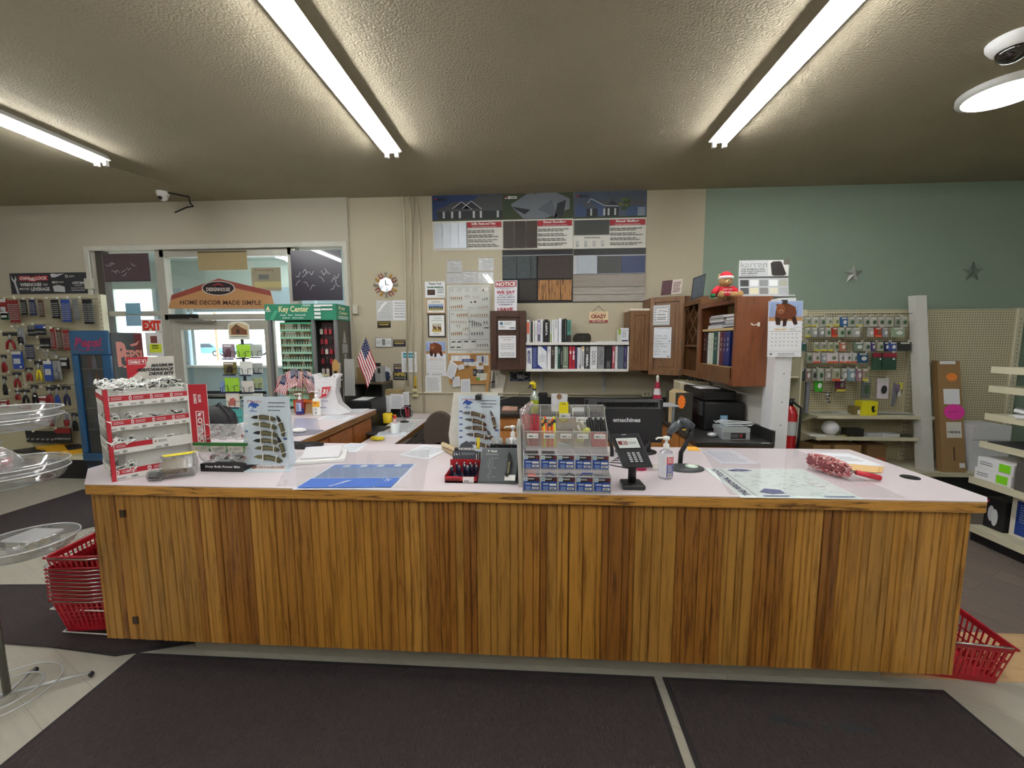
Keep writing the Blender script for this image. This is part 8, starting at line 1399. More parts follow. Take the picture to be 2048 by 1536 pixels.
# ================================================================== GREETING CARD SPINNER
SY = 3.5; cxs = pl(487, 720, 'y', SY).x; t = thing('card_spinner', 'black wire spinner rack of greeting cards with a cabin sign on top', 'display rack', (cxs, SY, 0)); wm_ = mat('#1c1c24', .4)
mb = MB(); ztp = pl(487, 690, 'y', SY).z; mb.tube([(cxs, SY, 0.02), (cxs, SY, ztp+.2)], .012, wm_, 8)
for k in range(4): mb.tube([(cxs, SY, .1), (cxs+.25*cos(k*pi/2+.7), SY+.25*sin(k*pi/2+.7), .015)], .01, wm_, 6)
mb.fbm('pole', t); a, b = pl(455, 644, 'y', SY-.02), pl(497, 644, 'y', SY-.02); c_ = pl(456, 679, 'y', SY-.02)
s = Sheet(a, b-a, V((0, 0, c_.z-a.z))); s.mb.prism([s.P(u, v) for u, v in ((0, 1), (0, .15), (.2, .02), (.5, -.05), (.8, .02), (1, .15), (1, 1))][::-1], (0, .004, 0), mat('#cfd2c4', .5)); s.poly([(.05, .75), (.05, .2), (.5, .03), (.95, .2), (.95, .75)], mat('#b7a07c', .7), .001); s.poly([(.15, .72), (.15, .42), (.42, .14), (.7, .35), (.9, .45), (.9, .72)], mat('#6d4226', .7), .002); s.poly([(.08, .45), (.42, .12), (.72, .4), (.42, .22)], mat('#43301f', .7), .003); s.rect(.4, .42, .55, .65, mat('#2c1e16', .7), .0035); s.lines(.08, .8, .92, .88, 1, INK); s.mb.fbm('header_sign', t)
cards = [(445, 688, 468, 716, '#8b7a86'), (473, 689, 499, 715, '#9ccf3a'), (499, 689, 523, 713, '#b4bcb6'), (447, 724, 472, 748, '#6a6434'), (480, 723, 503, 749, '#dde0dd'), (503, 726, 524, 745, '#b0b6b4'), (450, 756, 477, 783, '#97c93c'), (483, 762, 506, 784, '#cfccc6'), (506, 756, 524, 776, '#aab489'), (452, 787, 478, 814, '#ddd8cc'), (484, 787, 524, 800, '#c3cbc4'), (456, 818, 484, 846, '#59b8b6'), (441, 763, 449, 784, '#7a93c4')]
for i, (x0, y0, x1, y1, c_) in enumerate(cards):
    yy = SY-.12+(.1 if x0 > 498 else 0); s = wsheet(x0, y0, x1, y1, yy).slab(mat(c_, .6, var=.1), .012); 
    if i in (0, 3, 9): s.poly([(.2, .9), (.3, .4), (.6, .3), (.75, .5), (.7, .9)], mat(('#5c3a44', 0, 0, '#2a2018', 0, 0, 0, 0, 0, '#c06a62')[i], .7)); s.rect(.1, .08, .8, .2, mat('#e4e0e2', .7))
    elif i in (1, 4, 6, 7): s.poly([(.3, .95), (.55, .6), (.85, .95), (.55, .68)], mat('#6f8f3c' if i in (1, 6) else '#b9bab4', .7))
    one(s.mb, 'greeting_card', f'{("pinkish", "lime green", "pale grey", "olive", "white", "grey", "bright green", "stone", "sage", "cream", "pale sage", "turquoise", "blue edged")[i]} card in the spinner, row {ORD[min(i//3, 4)] if i < 11 else ("fifth" if i == 11 else "third")} from the top', 'greeting card', 'greeting cards in the spinner')
    mb = MB(); P0, P1 = s.P(0, 1), s.P(1, 1); y = yy-.012; h = s.H*.45; mb.tube([(P0.x-.005, y, P0.z+h), (P0.x+s.W*.25, y, P0.z+h), (P0.x+s.W*.3, y, P0.z-.004), (P0.x+s.W*.7, y, P0.z-.004), (P0.x+s.W*.75, y, P0.z+h), (P1.x+.005, y, P0.z+h)], .0028, wm_, 4); mb.tube([(P0.x, y, P0.z-.006), (P0.x, yy+.02, P0.z-.006), (cxs, SY, P0.z-.006)], .003, wm_, 4); mb.box(P0.x, P1.x, y, y+.003, P0.z-.014, P0.z-.002, mat('#25284c', .5)); mb.fbm('card_pocket', t)

# ================================================================== LEFT FOREGROUND: TRAY RACK, BASKETS
rx, ry = -2.37, 1.53; t = thing('tray_rack', 'white wire floor rack holding round clear trays at the left edge', 'display rack', (rx, ry, 0)); wt_ = mat('#c3c6c6', .35, .4)
mb = MB(); mb.tube([(rx, ry, .04), (rx-.02, ry, 1.6)], .013, mat('#8d8b84', .3, .7), 10); mb.fbm('pole', t); mb = MB(); a0 = pl(182, 1346, 'z', .02); a1 = pl(78, 1338, 'z', .02); 
for e in ((a0.x, a0.y), (a1.x-.02, a1.y), (rx-.06, ry-.3), (rx-.4, ry-.05)): mb.tube([(rx, ry, .035), (e[0], e[1], .025)], .007, wt_, 6); mb.ball((e[0], e[1], .015), .012, .012, .014, BLACK, 8)
for r in (.17, .11): mb.tube([(rx+r*cos(a), ry+r*sin(a), .045) for a in [k*pi/14 for k in range(28)]], .004, wt_, 5, True)
mb.fbm('base', t); TR = clear('#e6eaee', .12, .06, .1); TRE = clear('#ffffff', .6, .06, .2)
zs_ = []
for i, (px, py, r, lab) in enumerate(((84, 836, .17, 'topmost'), (97, 945, .18, 'middle'), (122, 1083, .165, 'lowest'))):
    e = pl(px, py, 'y', ry-.0); zz = e.z; zs_.append((e.x-r, zz, r))
    mb = MB(); mb.tube([(rx, ry, zz-.04), (e.x-r, ry, zz-.045), (e.x-.03, ry, zz-.04)], .005, wt_, 5); mb.tube([(e.x-r+r*.7*cos(a), ry+r*.7*sin(a), zz-.045) for a in [k*pi/10 for k in range(20)]], .004, wt_, 5, True); mb.fbm('wire_arm', t)
    for q in range(2 if i < 2 else 1):
        z = zz+.0+q*.03; mb = MB(); mb.lathe((e.x-r, ry, z-.04), [(0, 0), (r*.86, 0), (r*.97, .038), (r, .04), (r, .043)], TR, 40); mb.tube([(e.x-r+r*cos(a), ry+r*sin(a), z+.003) for a in [k*pi/20 for k in range(40)]], .003, TRE, 5, True); one(mb, 'clear_tray', f'{lab} round clear tray on the wire rack{", upper of its nested pair" if q else ", lower of its nested pair" if i < 2 else ""}', 'tray', 'round clear trays on the wire rack')
x_, z_, r_ = zs_[2]; t = thing('food_container', 'small lidded clear box with yellow contents in the lowest round tray', 'container', (x_+.03, ry, z_-.038)); mb = MB(); mb.box(x_-.02, x_+.1, ry-.05, ry+.05, z_-.037, z_+.02, clear('#eceee8', .3, .1, .15)); mb.fbm('tub', t); mb = MB(); mb.box(x_-.028, x_+.108, ry-.058, ry+.058, z_+.021, z_+.028, clear('#f4f6f8', .6, .1, .2)); mb.fbm('lid', t); mb = MB(); random.seed(1); [mb.ball((x_+.04+random.uniform(-.045, .045), ry+random.uniform(-.035, .035), z_-.02+random.uniform(0, .015)), .012, .012, .01, mat('#cdb877', .7), 6) for k in range(16)]; o = mb.fbm('contents', t)
x_, z_, r_ = zs_[1]; mb = MB(); c_ = V((x_-.05, ry, z_+.04)); mb.lathe(c_, [(.07, -.035), (.075, 0), (.05, .04), (.015, .065), (.025, .09)], clear('#f2eef0', .3, .12, .25), 9); [mb.ball(c_+V((random.uniform(-.04, .04), random.uniform(-.04, .04), -.015+random.uniform(-.01, .02))), .014, .014, .012, mat('#d9737c', .5), 6) for k in range(12)]; one(mb, 'sweet_bag', 'knotted clear bag of pink items in the middle round tray', 'bag')
# shopping baskets
M_BR = mat('#b01c2a', .35)
def basket(mb, c_, rz, a=.21, b=.145, h=.20, m=M_BR, grid=True, solid=False):
    """tapered slatted shopping basket; c_ = middle of the floor"""
    R_ = Matrix.Rotation(rz, 3, 'Z'); a2, b2 = a*.82, b*.8
    P = lambda u, v, z: c_+R_@V((u*(a2+(a-a2)*z/h), v*(b2+(b-b2)*z/h), z))
    mb.prism([P(-1, -1, 0), P(1, -1, 0), P(1, 1, 0), P(-1, 1, 0)], (0, 0, .004), m)
    for (u0, v0, u1, v1) in ((-1, -1, 1, -1), (1, -1, 1, 1), (1, 1, -1, 1), (-1, 1, -1, -1)):
        q = lambda f, z: P(u0+(u1-u0)*f, v0+(v1-v0)*f, z); d = (q(1, 0)-q(0, 0)).normalized(); n = V((d.y, -d.x, 0))*.003
        def strip_(f0, f1, z0, z1): p = [q(f0, z0), q(f1, z0), q(f1, z1), q(f0, z1)]; mb.add(p+[x+n for x in p], [(0, 1, 2, 3), (7, 6, 5, 4), (0, 4, 5, 1), (1, 5, 6, 2), (2, 6, 7, 3), (3, 7, 4, 0)], m)
        strip_(0, 1, h*.88, h); strip_(0, 1, 0, h*.15)
        if solid: strip_(0, 1, 0, h); continue
        N = 15 if abs(u0-u1) > .1 else 11
        for k in range(N+1): strip_(max(0, k/N-.014), min(1, k/N+.014), 0, h)
        for z in (h*.38, h*.62): strip_(0, 1, z-.004, z+.004)
    rim = [P(u, v, h) for u, v in ((-1, -1), (1, -1), (1, 1), (-1, 1))]; mb.tube([p+(p-c_-V((0, 0, h)))*.03 for p in rim], .007, m, 6, True)
bc = V((-2.40, 2.06, 0)); t = thing('basket_stand', 'white wire stand under the stack of red baskets', 'basket stand', (bc.x, bc.y, 0)); mb = MB(); 
for z, e in ((.02, .0), (.16, .04)): mb.tube([(bc.x-.2-e, bc.y-.13-e*.3, z), (bc.x+.2, bc.y-.14, z), (bc.x+.2, bc.y+.15, z), (bc.x-.2-e, bc.y+.15, z)], .004, WHITE, 6, True)
for sx in (-.19, .19): mb.tube([(bc.x+sx, bc.y+.15, .004), (bc.x+sx, bc.y+.15, .2)], .004, WHITE, 5)
mb.fbm('wire_frame', t)
mb = MB()
bases = [.03+.022*k for k in range(9)]
for k, z in enumerate(bases+[.27]):
    t = thing('shopping_basket', f'red shopping basket in the stack by the counter end, {("lowest" if k == 0 else "topmost" if k == 9 else ORD[k]+" from the bottom")}', 'basket', (bc.x, bc.y, z), 'stacked red baskets'); mb = MB(); basket(mb, V((bc.x, bc.y, z)), .12, m=M_BR); mb.fbm('body', t)
    mb = MB(); R_ = Matrix.Rotation(.12, 3, 'Z'); mb.tube([V((bc.x, bc.y, z+.205))+R_@V(p) for p in ((-.2, -.15, 0), (-.24, -.13, .004), (-.24, .13, .004), (-.2, .15, 0))], .0035, CHROME, 5); mb.tube([V((bc.x, bc.y, z+.2))+R_@V(p) for p in ((-.2, -.155, 0), (0, -.165, -.008), (.2, -.155, 0))], .0035, CHROME, 5); mb.fbm('wire_handle', t)
bc = V((2.0, 2.03, 0)); t = thing('shopping_basket', 'red shopping basket standing alone at the right end of the counter', 'basket', (2.0, 2.03, 0)); mb = MB(); basket(mb, bc+V((0, 0, .002)), -.12, .19, .16, .2); mb.fbm('body', t); mb = MB(); mb.tube([bc+Matrix.Rotation(-.12, 3, 'Z')@V(p) for p in ((-.17, -.168, .21), (.17, -.168, .21), (.195, -.16, .2))], .0045, CHROME, 5); mb.fbm('wire_handle', t)
mb = MB(); mb.prism([bc+V(p) for p in ((-.12, -.05, .02), (.02, -.03, .02), (.02, .09, .02), (-.12, .08, .02))], (0, 0, .14), mat('#3fae4c', .5)); one(mb, 'green_box', 'bright green package inside the lone red basket', 'package')
mb = MB(); mb.prism([bc+V(p) for p in ((-.05, .1, .02), (.1, .11, .02), (.1, .12, .02), (-.05, .12, .02))], (0, 0, .2), mat('#5a4028', .6)); one(mb, 'brown_board', 'dark brown board standing behind the green package in the basket', 'board')
# ================================================================== RIGHT: PEGBOARD WALL
YG = 4.68; t = thing('pegboard_gondola', 'cream pegboard wall unit at the right with two shelves and hanging packets', 'store shelving', (3.9, 4.5, 0)); gond_r = t
gx0, gx1 = pl(1592, 730, 'y', YG).x, pl(2033, 700, 'y', YG).x; gz = pl(1800, 619, 'y', YG).z; bz2 = pl(1880, 946, 'y', 4.22).z; M_PG2 = pegmat('#c9c0a0', '#4f4936', .0254, .2)
mb = MB(); mb.box(gx0, gx1, YG, YG+.03, bz2, gz, M_PG2); mb.fbm('pegboard', t)
for px in (1600, 1822, 2030): x = pl(px, 700, 'y', YG).x; mb = MB(); mb.box(x-.03, x+.03, YG-.02, YG+.04, 0, gz+.005, M_SHF); [mb.box(x+d-.003, x+d+.003, YG-.0206, YG-.02, z, z+.014, BLACK) for d in ((-.015, .015) if px == 1822 else (0,)) for z in [bz2+.05+k*.045 for k in range(int((gz-bz2-.1)/.045))]]; mb.fbm('upright', t)
sx0, sx1 = gx0+.06, pl(1822, 800, 'y', YG).x-.03; sz1, sz2 = pl(1700, 838, 'y', 4.36).z, pl(1700, 881, 'y', 4.36).z; rz1 = .022
for z in (sz1, sz2): mb = MB(); mb.box(sx0, sx1, 4.36, YG, z, z+.03, M_SHF); [mb.prism([(x, YG, z-.1), (x, YG, z), (x, 4.42, z)], (.004, 0, 0), M_SHF) for x in (sx0, sx1-.004)]; mb.fbm('shelf', t)
mb = MB(); mb.box(gx0, gx1, 4.22, YG, bz2-.04, bz2, M_SHF); mb.fbm('base_shelf', t); mb = MB(); mb.box(gx0, gx1, 4.26, YG, 0, bz2-.04, BLACK); mb.fbm('kick_panel', t)
# tall end unit just right of the post
mb = MB(); x = pl(1590, 780, 'y', 4.4).x; [mb.box(x-.16, x+.02, 4.38, 4.66, pl(1590, y, 'y', 4.4).z-.02, pl(1590, y, 'y', 4.4).z, M_SHF) for y in (752, 815)]; mb.box(x+.02, x+.035, 4.36, 4.66, 0, pl(1590, 716, 'y', 4.4).z, M_SHF); mb.box(x-.16, x+.02, 4.65, 4.66, 0, pl(1590, 716, 'y', 4.4).z, mat('#8d6a40', .7)); one(mb, 'side_shelf', 'narrow shelf unit just right of the white post with brown and grey goods', 'shelf')
# packets in rows: (row y, list of (x0,x1,colour,height))
YK = 4.5; G_ = '#a5a59a'
rows = [(634, 653, [(1610, 1623, G_, 'yg'), (1624, 1638, '#b0b0a4', 'y'), (1640, 1652, G_, 'g'), (1653, 1666, '#b9b9ae', 'y'), (1667, 1680, '#c4c09a', 'y'), (1682, 1696, '#2f5a8c', 'w'), (1697, 1711, G_, 'g'), (1712, 1726, '#a2a49c', 'y'), (1728, 1741, G_, 'g'), (1742, 1755, '#b3b4a9', 'g'), (1757, 1770, '#b5a9a4', 'g'), (1772, 1785, G_, 'g'), (1790, 1801, '#8f8f84', 'g'), (1803, 1816, G_, 'g')]),
 (655, 674, [(1611, 1622, G_, 'y'), (1624, 1636, '#9a9b95', 'w'), (1638, 1650, '#8f8f8c', 'w'), (1652, 1663, G_, 'g'), (1665, 1676, '#bc3024', 'o'), (1678, 1690, '#9fb09c', 'g'), (1692, 1703, '#9c9a90', 'g'), (1706, 1722, '#a3a29b', 'w'), (1736, 1749, '#a4a59e', 'w'), (1751, 1764, '#b02c22', 'o'), (1766, 1777, '#9a9aa2', 'w'), (1785, 1810, '#8fa088', 'w')]),
 (684, 699, [(1604, 1614, '#2c5a5c', 'g'), (1628, 1639, '#9c9c84', 'y'), (1640, 1655, '#a39c98', 'y'), (1657, 1667, '#9c9d88', 'y'), (1668, 1679, '#a1a28a', 'g'), (1681, 1692, '#b9705a', 'w'), (1709, 1728, '#6f8270', 'w'), (1729, 1742, '#a8a79c', 'g'), (1743, 1751, '#4a3a78', 'w'), (1757, 1768, '#a8a995', 'g'), (1769, 1779, '#1c2550', 'w'), (1780, 1794, '#3a4a8c', 'w'), (1798, 1824, '#2f2f30', 'b')]),
 (706, 722, [(1614, 1625, '#8d9684', 'g'), (1627, 1641, '#cdbfc2', 'o'), (1643, 1653, '#9a9aa4', 'w'), (1655, 1677, '#d9cfd6', 'o'), (1680, 1690, '#cfc9d0', 'o'), (1691, 1704, '#d4d0d6', 'o'), (1706, 1716, '#b9c4bc', 'o'), (1717, 1737, '#264c70', 'w'), (1746, 1765, '#31503c', 'r'), (1766, 1794, '#274434', 'r')]),
 (737, 752, [(1597, 1610, '#3d4a52', 'g'), (1612, 1622, '#8d7a74', 'w'), (1625, 1634, '#8c8f80', 'b'), (1636, 1648, '#a9b0a4', 'g'), (1651, 1663, '#a39c94', 'w'), (1665, 1681, '#a8a68c', 'o'), (1684, 1696, '#9c9c94', 'w'), (1697, 1711, '#7f9aa4', 'w'), (1702, 1713, '#8a6a78', 'w'), (1714, 1724, '#8f6c7a', 'w'), (1726, 1737, '#a08a7c', 'y')]),
 (757, 775, [(1631, 1646, '#3fae2c', 'w'), (1673, 1692, '#5a2040', 'y'), (1725, 1741, '#5f6460', 'g'), (1756, 1778, '#cfc4cc', 'b')])]
AC2 = {'y': '#c9bf3a', 'g': '#3c5a3c', 'w': '#d8d9d6', 'o': '#d8603a', 'r': '#8c2036', 'b': '#2c2c30', 'yg': '#b5b04a'}
nm_ = {'y': 'yellow edged', 'g': 'green dotted', 'w': 'white patched', 'o': 'orange marked', 'r': 'red topped', 'b': 'dark', 'yg': 'yellow edged'}
cname = lambda h: (lambda r, g, b: 'dark' if r+g+b < 230 else 'red' if r > g*1.8 and r > b*1.3 else 'blue' if b > r*1.3 else 'green' if g > r*1.3 else 'pinkish' if r > g+6 and b > g else 'grey')(*[int(h[i:i+2], 16) for i in (1, 3, 5)])
random.seed(17)
for ri, (y0, y1, L) in enumerate(rows):
    for k, (x0, x1, c_, ac) in enumerate(L):
        ye = y1+{4: 10, 3: 4, 2: 3, 5: 8}.get(ri, 0)+(14 if c_ in ('#31503c', '#274434', '#cfc4cc', '#5f6460') else 0); yk = YK-.02*(k % 2); s = wsheet(x0, y0, x1, ye, yk); X0, X1 = s.P(0, 0).x, s.P(1, 0).x; z0, z1 = s.P(0, 1).z, s.P(0, 0).z
        m = mat(c_, .3, var=.12, coat=.3); s.mb.prism([(X0, yk, z0), (X1, yk, z0), (X1, yk+.012, z1), (X0, yk+.012, z1)], (0, .014, 0), m); am = mat(AC2[ac], .5); s.e = .0015
        if ac in ('y', 'yg', 'o'): s.rect(0, .82, 1, 1, am, .002); s.disc(.6, .5, .2, .2, mat('#6b7a60', .5), 8, .002)
        elif ac == 'r': s.rect(0, .0, 1, .25, am, -.008); s.disc(.75, .35, .1, .06, WHITE, 8, .002)
        else: s.disc(.55, .55, .28, .22, am, 8, .003)
        s.rect(.15, .04, .85, .2, mat('#c9c9c0', .5), -.006) if ac not in 'r' else None
        one(s.mb, 'hanging_packet', f'{nm_[ac]} {cname(c_)} packet on the right pegboard, {ORD[k]} in row {ORD[ri]} from the top', 'packet', 'packets on the right pegboard')
        if (k+ri) % 2 == 0: mb = MB(); xm = (X0+X1)/2; mb.tube([(xm, YG, z1+.008), (xm, yk-.03, z1+.008), (xm, yk-.04, z1+.014)], .0028, DKMETAL, 4); mb.box(xm-.012, xm+.012, yk-.034, yk-.032, z1+.0, z1+.02, mat('#d4d2c4', .5)); mb.fbm('peg_hook', gond_r)
for k in range(12): x = pl(1650+k*14, 630, 'y', YG).x; z = pl(1700, 629, 'y', YG).z; mb = MB(); mb.tube([(x, YG, z), (x+.0, YG-.12, z)], .003, DKMETAL, 4); mb.fbm('peg_hook', gond_r)
def rbox(b, Y, d, c_, nm, lab, z=None, extra=None, cat=None, bev=.002):
    X0, X1, Z0, Z1 = pbox(*b, Y); Z0 = Z0 if z is None else z; mb = MB(); mb.box(X0, X1, Y, Y+d, Z0+.001, Z1, mat(c_, .6)); s = Sheet((X0, Y, Z1), (X1-X0, 0, 0), (0, 0, Z0-Z1), mb); extra and extra(s); return one(mb, nm, lab, cat or nm.replace('_', ' '), bevel=bev)
mb = MB(); X0, X1, Z0, Z1 = pbox(1612, 765, 1620, 826, 4.5); mb.prism([(X0, 4.5, sz1+.03), (X1-.01, 4.5, sz1+.03), (X1+.01, 4.52, Z1), (X0+.012, 4.52, Z1)], (0, .03, 0), mat('#7d7f88', .4)); one(mb, 'grey_strip_pack', 'long grey strip package standing on the upper right shelf', 'package')
mb = MB(); c_ = pl(1654, 786, 'y', 4.4); [mb.tube([c_+V((.03*cos(a+k), -.02*k, .02*sin(a*2)-.03*k)) for a in (0, .8, 1.6)], .012, CHROME, 6) for k in range(4)]; mb.tube([c_+V((0, .28, .0)), c_], .004, DKMETAL, 5); one(mb, 'tap_fitting', 'chrome fitting hanging low on a long hook', 'fitting')
mb = MB(); c_ = pl(1678, 782, 'y', YG-.02); mb.tube([c_+V((.07*cos(a), 0, .045*sin(a))) for a in [k*pi/10 for k in range(20)]], .005, mat('#c9c4a4', .5), 6, True); one(mb, 'plastic_ring', 'pale ring hanging flat against the right pegboard', 'ring')
mb = MB(); c_ = pl(1796, 775, 'y', 4.45); random.seed(2); [mb.box(c_.x+dx-.02, c_.x+dx+.02, 4.45+.005*k, 4.455+.005*k, c_.z+dz-.04, c_.z+dz+.03, mat(cc, .5)) for k, (dx, dz, cc) in enumerate(((0, 0, '#6a5a70'), (.03, .02, '#c9c24c'), (.02, -.05, '#cfcfd0'), (-.02, -.04, '#8d8a90'), (.04, -.02, '#7a6a40')))]; mb.prism([(c_.x-.04, 4.46, c_.z-.2), (c_.x-.01, 4.46, c_.z-.2), (c_.x+.02, 4.46, c_.z), (c_.x-.03, 4.46, c_.z+.05)], (0, .01, 0), mat('#77757a', .5)); one(mb, 'mixed_packets', 'cluster of small tagged packets at the right end of the last row', 'packet')
rbox((1724, 803, 1756, 826), 4.4, .1, '#e2d820', 'small_box', 'yellow box with a black symbol on the upper right shelf', sz1+.03, lambda s: s.poly([(.6, .35), (.8, .3), (.75, .6), (.9, .65), (.7, .8), (.6, .6)], BLACK, .002)); rbox((1707, 813, 1723, 827), 4.42, .08, '#7a6a3c', 'small_box', 'small olive box left of the yellow box', sz1+.03, lambda s: s.rect(.5, .4, .9, .9, WHITE, .002))
mb = MB(); random.seed(3); [mb.obox((sx0+.1+random.random()*(sx1-sx0-.2), 4.46+random.random()*.12, sz1+.034+random.random()*.006), .22, .03, .006, Matrix.Rotation(random.uniform(-.3, .3), 3, 'Z'), mat(random.choice(('#c9c9c4', '#a9a89c', '#8d8c84', '#d8d8d4')), .4)) for k in range(26)]; one(mb, 'loose_packets', 'layer of flat clear packets lying along the upper right shelf', 'packets')
t = thing('globe_shade', 'white round lamp globe on the lower right shelf', 'globe', (0, 4.45, sz2+.03)); c_ = pl(1660, 862, 'y', 4.45); c_.z = sz2+.03+.085; mb = MB(); mb.ball(c_, .078, .078, .078, mat('#e3e3e8', .25, coat=.4), 22); t.location = (c_.x, c_.y, sz2+.03); mb.fbm('globe', t); mb = MB(); mb.lathe((c_.x, c_.y, sz2+.031), [(.05, 0), (.045, .015)], mat('#b5b4b0', .4), 18); mb.fbm('collar', t)
for x0, y0, x1, y1, d, c_, lab in ((1620, 870, 1652, 878, .06, '#e0e0dc', 'flat white box left of the lamp globe'), (1693, 858, 1728, 876, .08, '#26221c', 'row of small black cards on the lower right shelf'), (1690, 871, 1708, 878, .05, '#bdb06a', 'little gold packet before the black cards'), (1735, 868, 1762, 878, .1, '#b5b6b4', 'silver clear packet on the lower right shelf'), (1765, 868, 1800, 878, .1, '#c6c8ca', 'long clear packet on the lower right shelf'), (1802, 870, 1826, 879, .06, '#3a382c', 'dark packet at the right end of the lower shelf')): rbox((x0, y0, x1, y1), 4.4, d, c_, 'shelf_packet', lab, sz2+.03)
for x0, y0, x1, c_, lab in ((1625, 890, 1660, '#8a6a44', 'brown carton under the lower right shelf, left'), (1668, 890, 1722, '#9a7a50', 'wide brown carton under the lower right shelf'), (1735, 890, 1772, '#7a5c3a', 'dark brown carton under the lower right shelf, right')): rbox((x0, y0, x1, 925), 4.4, .22, c_, 'cardboard_box', lab, bz2)
mb = MB(); p = pl(1760, 912, 'y', 4.35); mb.tube([(p.x+.05*cos(a), 4.34, bz2+.06+.05*sin(a)) for a in [k*pi/8 for k in range(16)]], .012, mat('#a8502c', .5), 6, True); one(mb, 'orange_cord', 'coil of orange brown cord beside the dark brown carton', 'cord')
# leaning white post, leaning carton
a, b = pl(1857, 936, 'y', 4.3), pl(1838, 592, 'y', 4.6); mb = MB(); mb.prism([(a.x-.075, 4.27, bz2+.002), (a.x+.03, 4.27, bz2+.002), (a.x+.03, 4.36, bz2+.002), (a.x-.075, 4.36, bz2+.002)], V((b.x-a.x, .28, b.z-bz2)), mat('#cfcdc6', .6, var=.06, scale=60, bump=.4, bscale=90)); one(mb, 'white_post', 'tall white post leaning against the right pegboard', 'post')
a, c_, tp = pl(1870, 940, 'z', bz2), pl(1908, 938, 'z', bz2), pl(1853, 722, 'y', 4.62); w = c_.x-a.x; mb = MB(); up_ = V((tp.x-a.x+.06, .38, tp.z-bz2)); q0 = [V((a.x, 4.24, bz2+.002)), V((a.x+w, 4.24, bz2+.002)), V((a.x+w, 4.3, bz2+.002)), V((a.x, 4.3, bz2+.002))]; up_.y = .33; mb.prism(q0, up_, mat('#96754c', .75, var=.08, scale=5))
s = Sheet(q0[0]+up_, q0[1]-q0[0], -up_, mb); s.k = 1
if s.N.y > 0: s.N = -s.N
s.rect(.1, .0, .8, .03, WHITE, .002); s.disc(.6, .15, .24, .038, mat('#ef8a3c', .5), 20, .002); s.rect(.2, .26, .9, .4, PAPER, .002); s.lines(.25, .27, .85, .39, 5, INK, .7, .4); s.disc(.62, .47, .48, .075, mat('#e83aa8', .5), 30, .003, star=.12); s.path([(.35, .475), (.42, .46), (.5, .478), (.58, .46), (.66, .478), (.74, .458), (.82, .47)], .004, mat('#8a1a60', .5), .004); s.rect(.25, .56, .9, .7, mat('#d9d6cc', .6), .002); s.barcode(.3, .58, .85, .61, INK); s.barcode(.3, .64, .85, .66, INK); s.rect(.5, .78, .56, .9, mat('#4a3a28', .6), .002); s.rect(.72, .92, .95, .96, WHITE, .002)
one(mb, 'long_carton', 'long brown carton with a pink starburst leaning on the right pegboard', 'carton')
# white boxes at the back
rbox((1943, 852, 2020, 930), 4.3, .3, '#dcdce0', 'white_cabinet_box', 'white square cabinet box behind the right shelves', bz2, lambda s: s.rect(0, .3, 1, .32, M_LG, .002), 'box'); mb = MB(); p = pl(1935, 915, 'z', bz2); mb.tube([(p.x-.06, 4.32, bz2+.02), (p.x+.12, 4.27, bz2+.015)], [.02, .012], mat('#d3d3d2', .4), 8); one(mb, 'wrapped_rod', 'short white wrapped object on the base shelf near the white cabinet box', 'wrapped item')
# ================================================================== NEAR RIGHT SHELVES (facing left)
t = thing('shelf_gondola', 'cream store shelving at the right edge, running toward the camera', 'store shelving', (3.9, 2.6, 0)); YE = 3.35; Y0_ = 1.3; spine = 4.05
mb = MB(); mb.box(spine, spine+.03, Y0_, YE, .1, 1.62, pegmat('#b5ae96', '#5d5848', ax=(1, 2))); mb.fbm('pegboard', t); mb = MB(); mb.box(spine-.02, spine+.04, YE-.04, YE, 0, 1.62, M_SHF); mb.fbm('upright', t)
shv = []
for px, py, nm in ((1984, 738, 'shelf'), (1979, 776, 'shelf'), (1971, 831, 'shelf'), (1960, 886, 'shelf'), (1939, 957, 'shelf'), (1935, 1052, 'base_shelf')):
    p = pl(px, py, 'y', YE); shv.append((p.x, p.z)); mb = MB(); mb.box(p.x, spine, Y0_, YE, p.z-.015, p.z+.015, M_SHF); mb.box(p.x-.006, p.x, Y0_, YE, p.z-.03, p.z+.02, M_SHF); mb.fbm(nm, t)
x, z = shv[5]; mb = MB(); mb.box(x+.03, spine, Y0_, YE, 0, z-.03, BLACK); mb.fbm('kick_panel', t)
def shb(k, y0, y1, dx, w, h, c_, nm, lab, dr=None, cat=None, z=None):
    """box on shelf k: y0..y1 along the run, dx behind the lip, w deep, h high; dr draws on its left-facing side"""
    x, zz = shv[k]; zz += .0155 if z is None else z; mb = MB(); mb.box(x+dx, x+dx+w, y0, y1, zz+.0005, zz+h, mat(c_, .6)); s = Sheet((x+dx, y1, zz+h), (0, y0-y1, 0), (0, 0, -h), mb); s.N = V((-1, 0, 0)); s.e = .001; dr and dr(s)
    return one(mb, nm, lab, cat or nm.replace('_', ' '), bevel=.002)
gl = mat('#7fd420', .5)
def lamp_box(s): s.rect(.03, .05, .6, .95, PAPER); s.lines(.08, .3, .45, .7, 2, GREY); s.rect(.62, .15, .92, .85, gl)
shb(4, 3.09, 3.34, .02, .3, .085, '#dedcdc', 'lamp_carton', 'lower white carton with a green label on the long right shelf', lamp_box, 'carton'); shb(4, 3.09, 3.335, .03, .3, .085, '#dedcdc', 'lamp_carton', 'upper white carton with a green label on the long right shelf', lamp_box, 'carton', .1015)
shb(4, 2.6, 3.07, .02, .3, .2, '#54504c', 'fixture_box', 'dark box with a round fixture picture at the right edge', lambda s: (s.disc(.4, .5, .2, .3, GREY, 20), s.disc(.4, .5, .14, .22, mat('#33302e', .5), 20)), 'box')
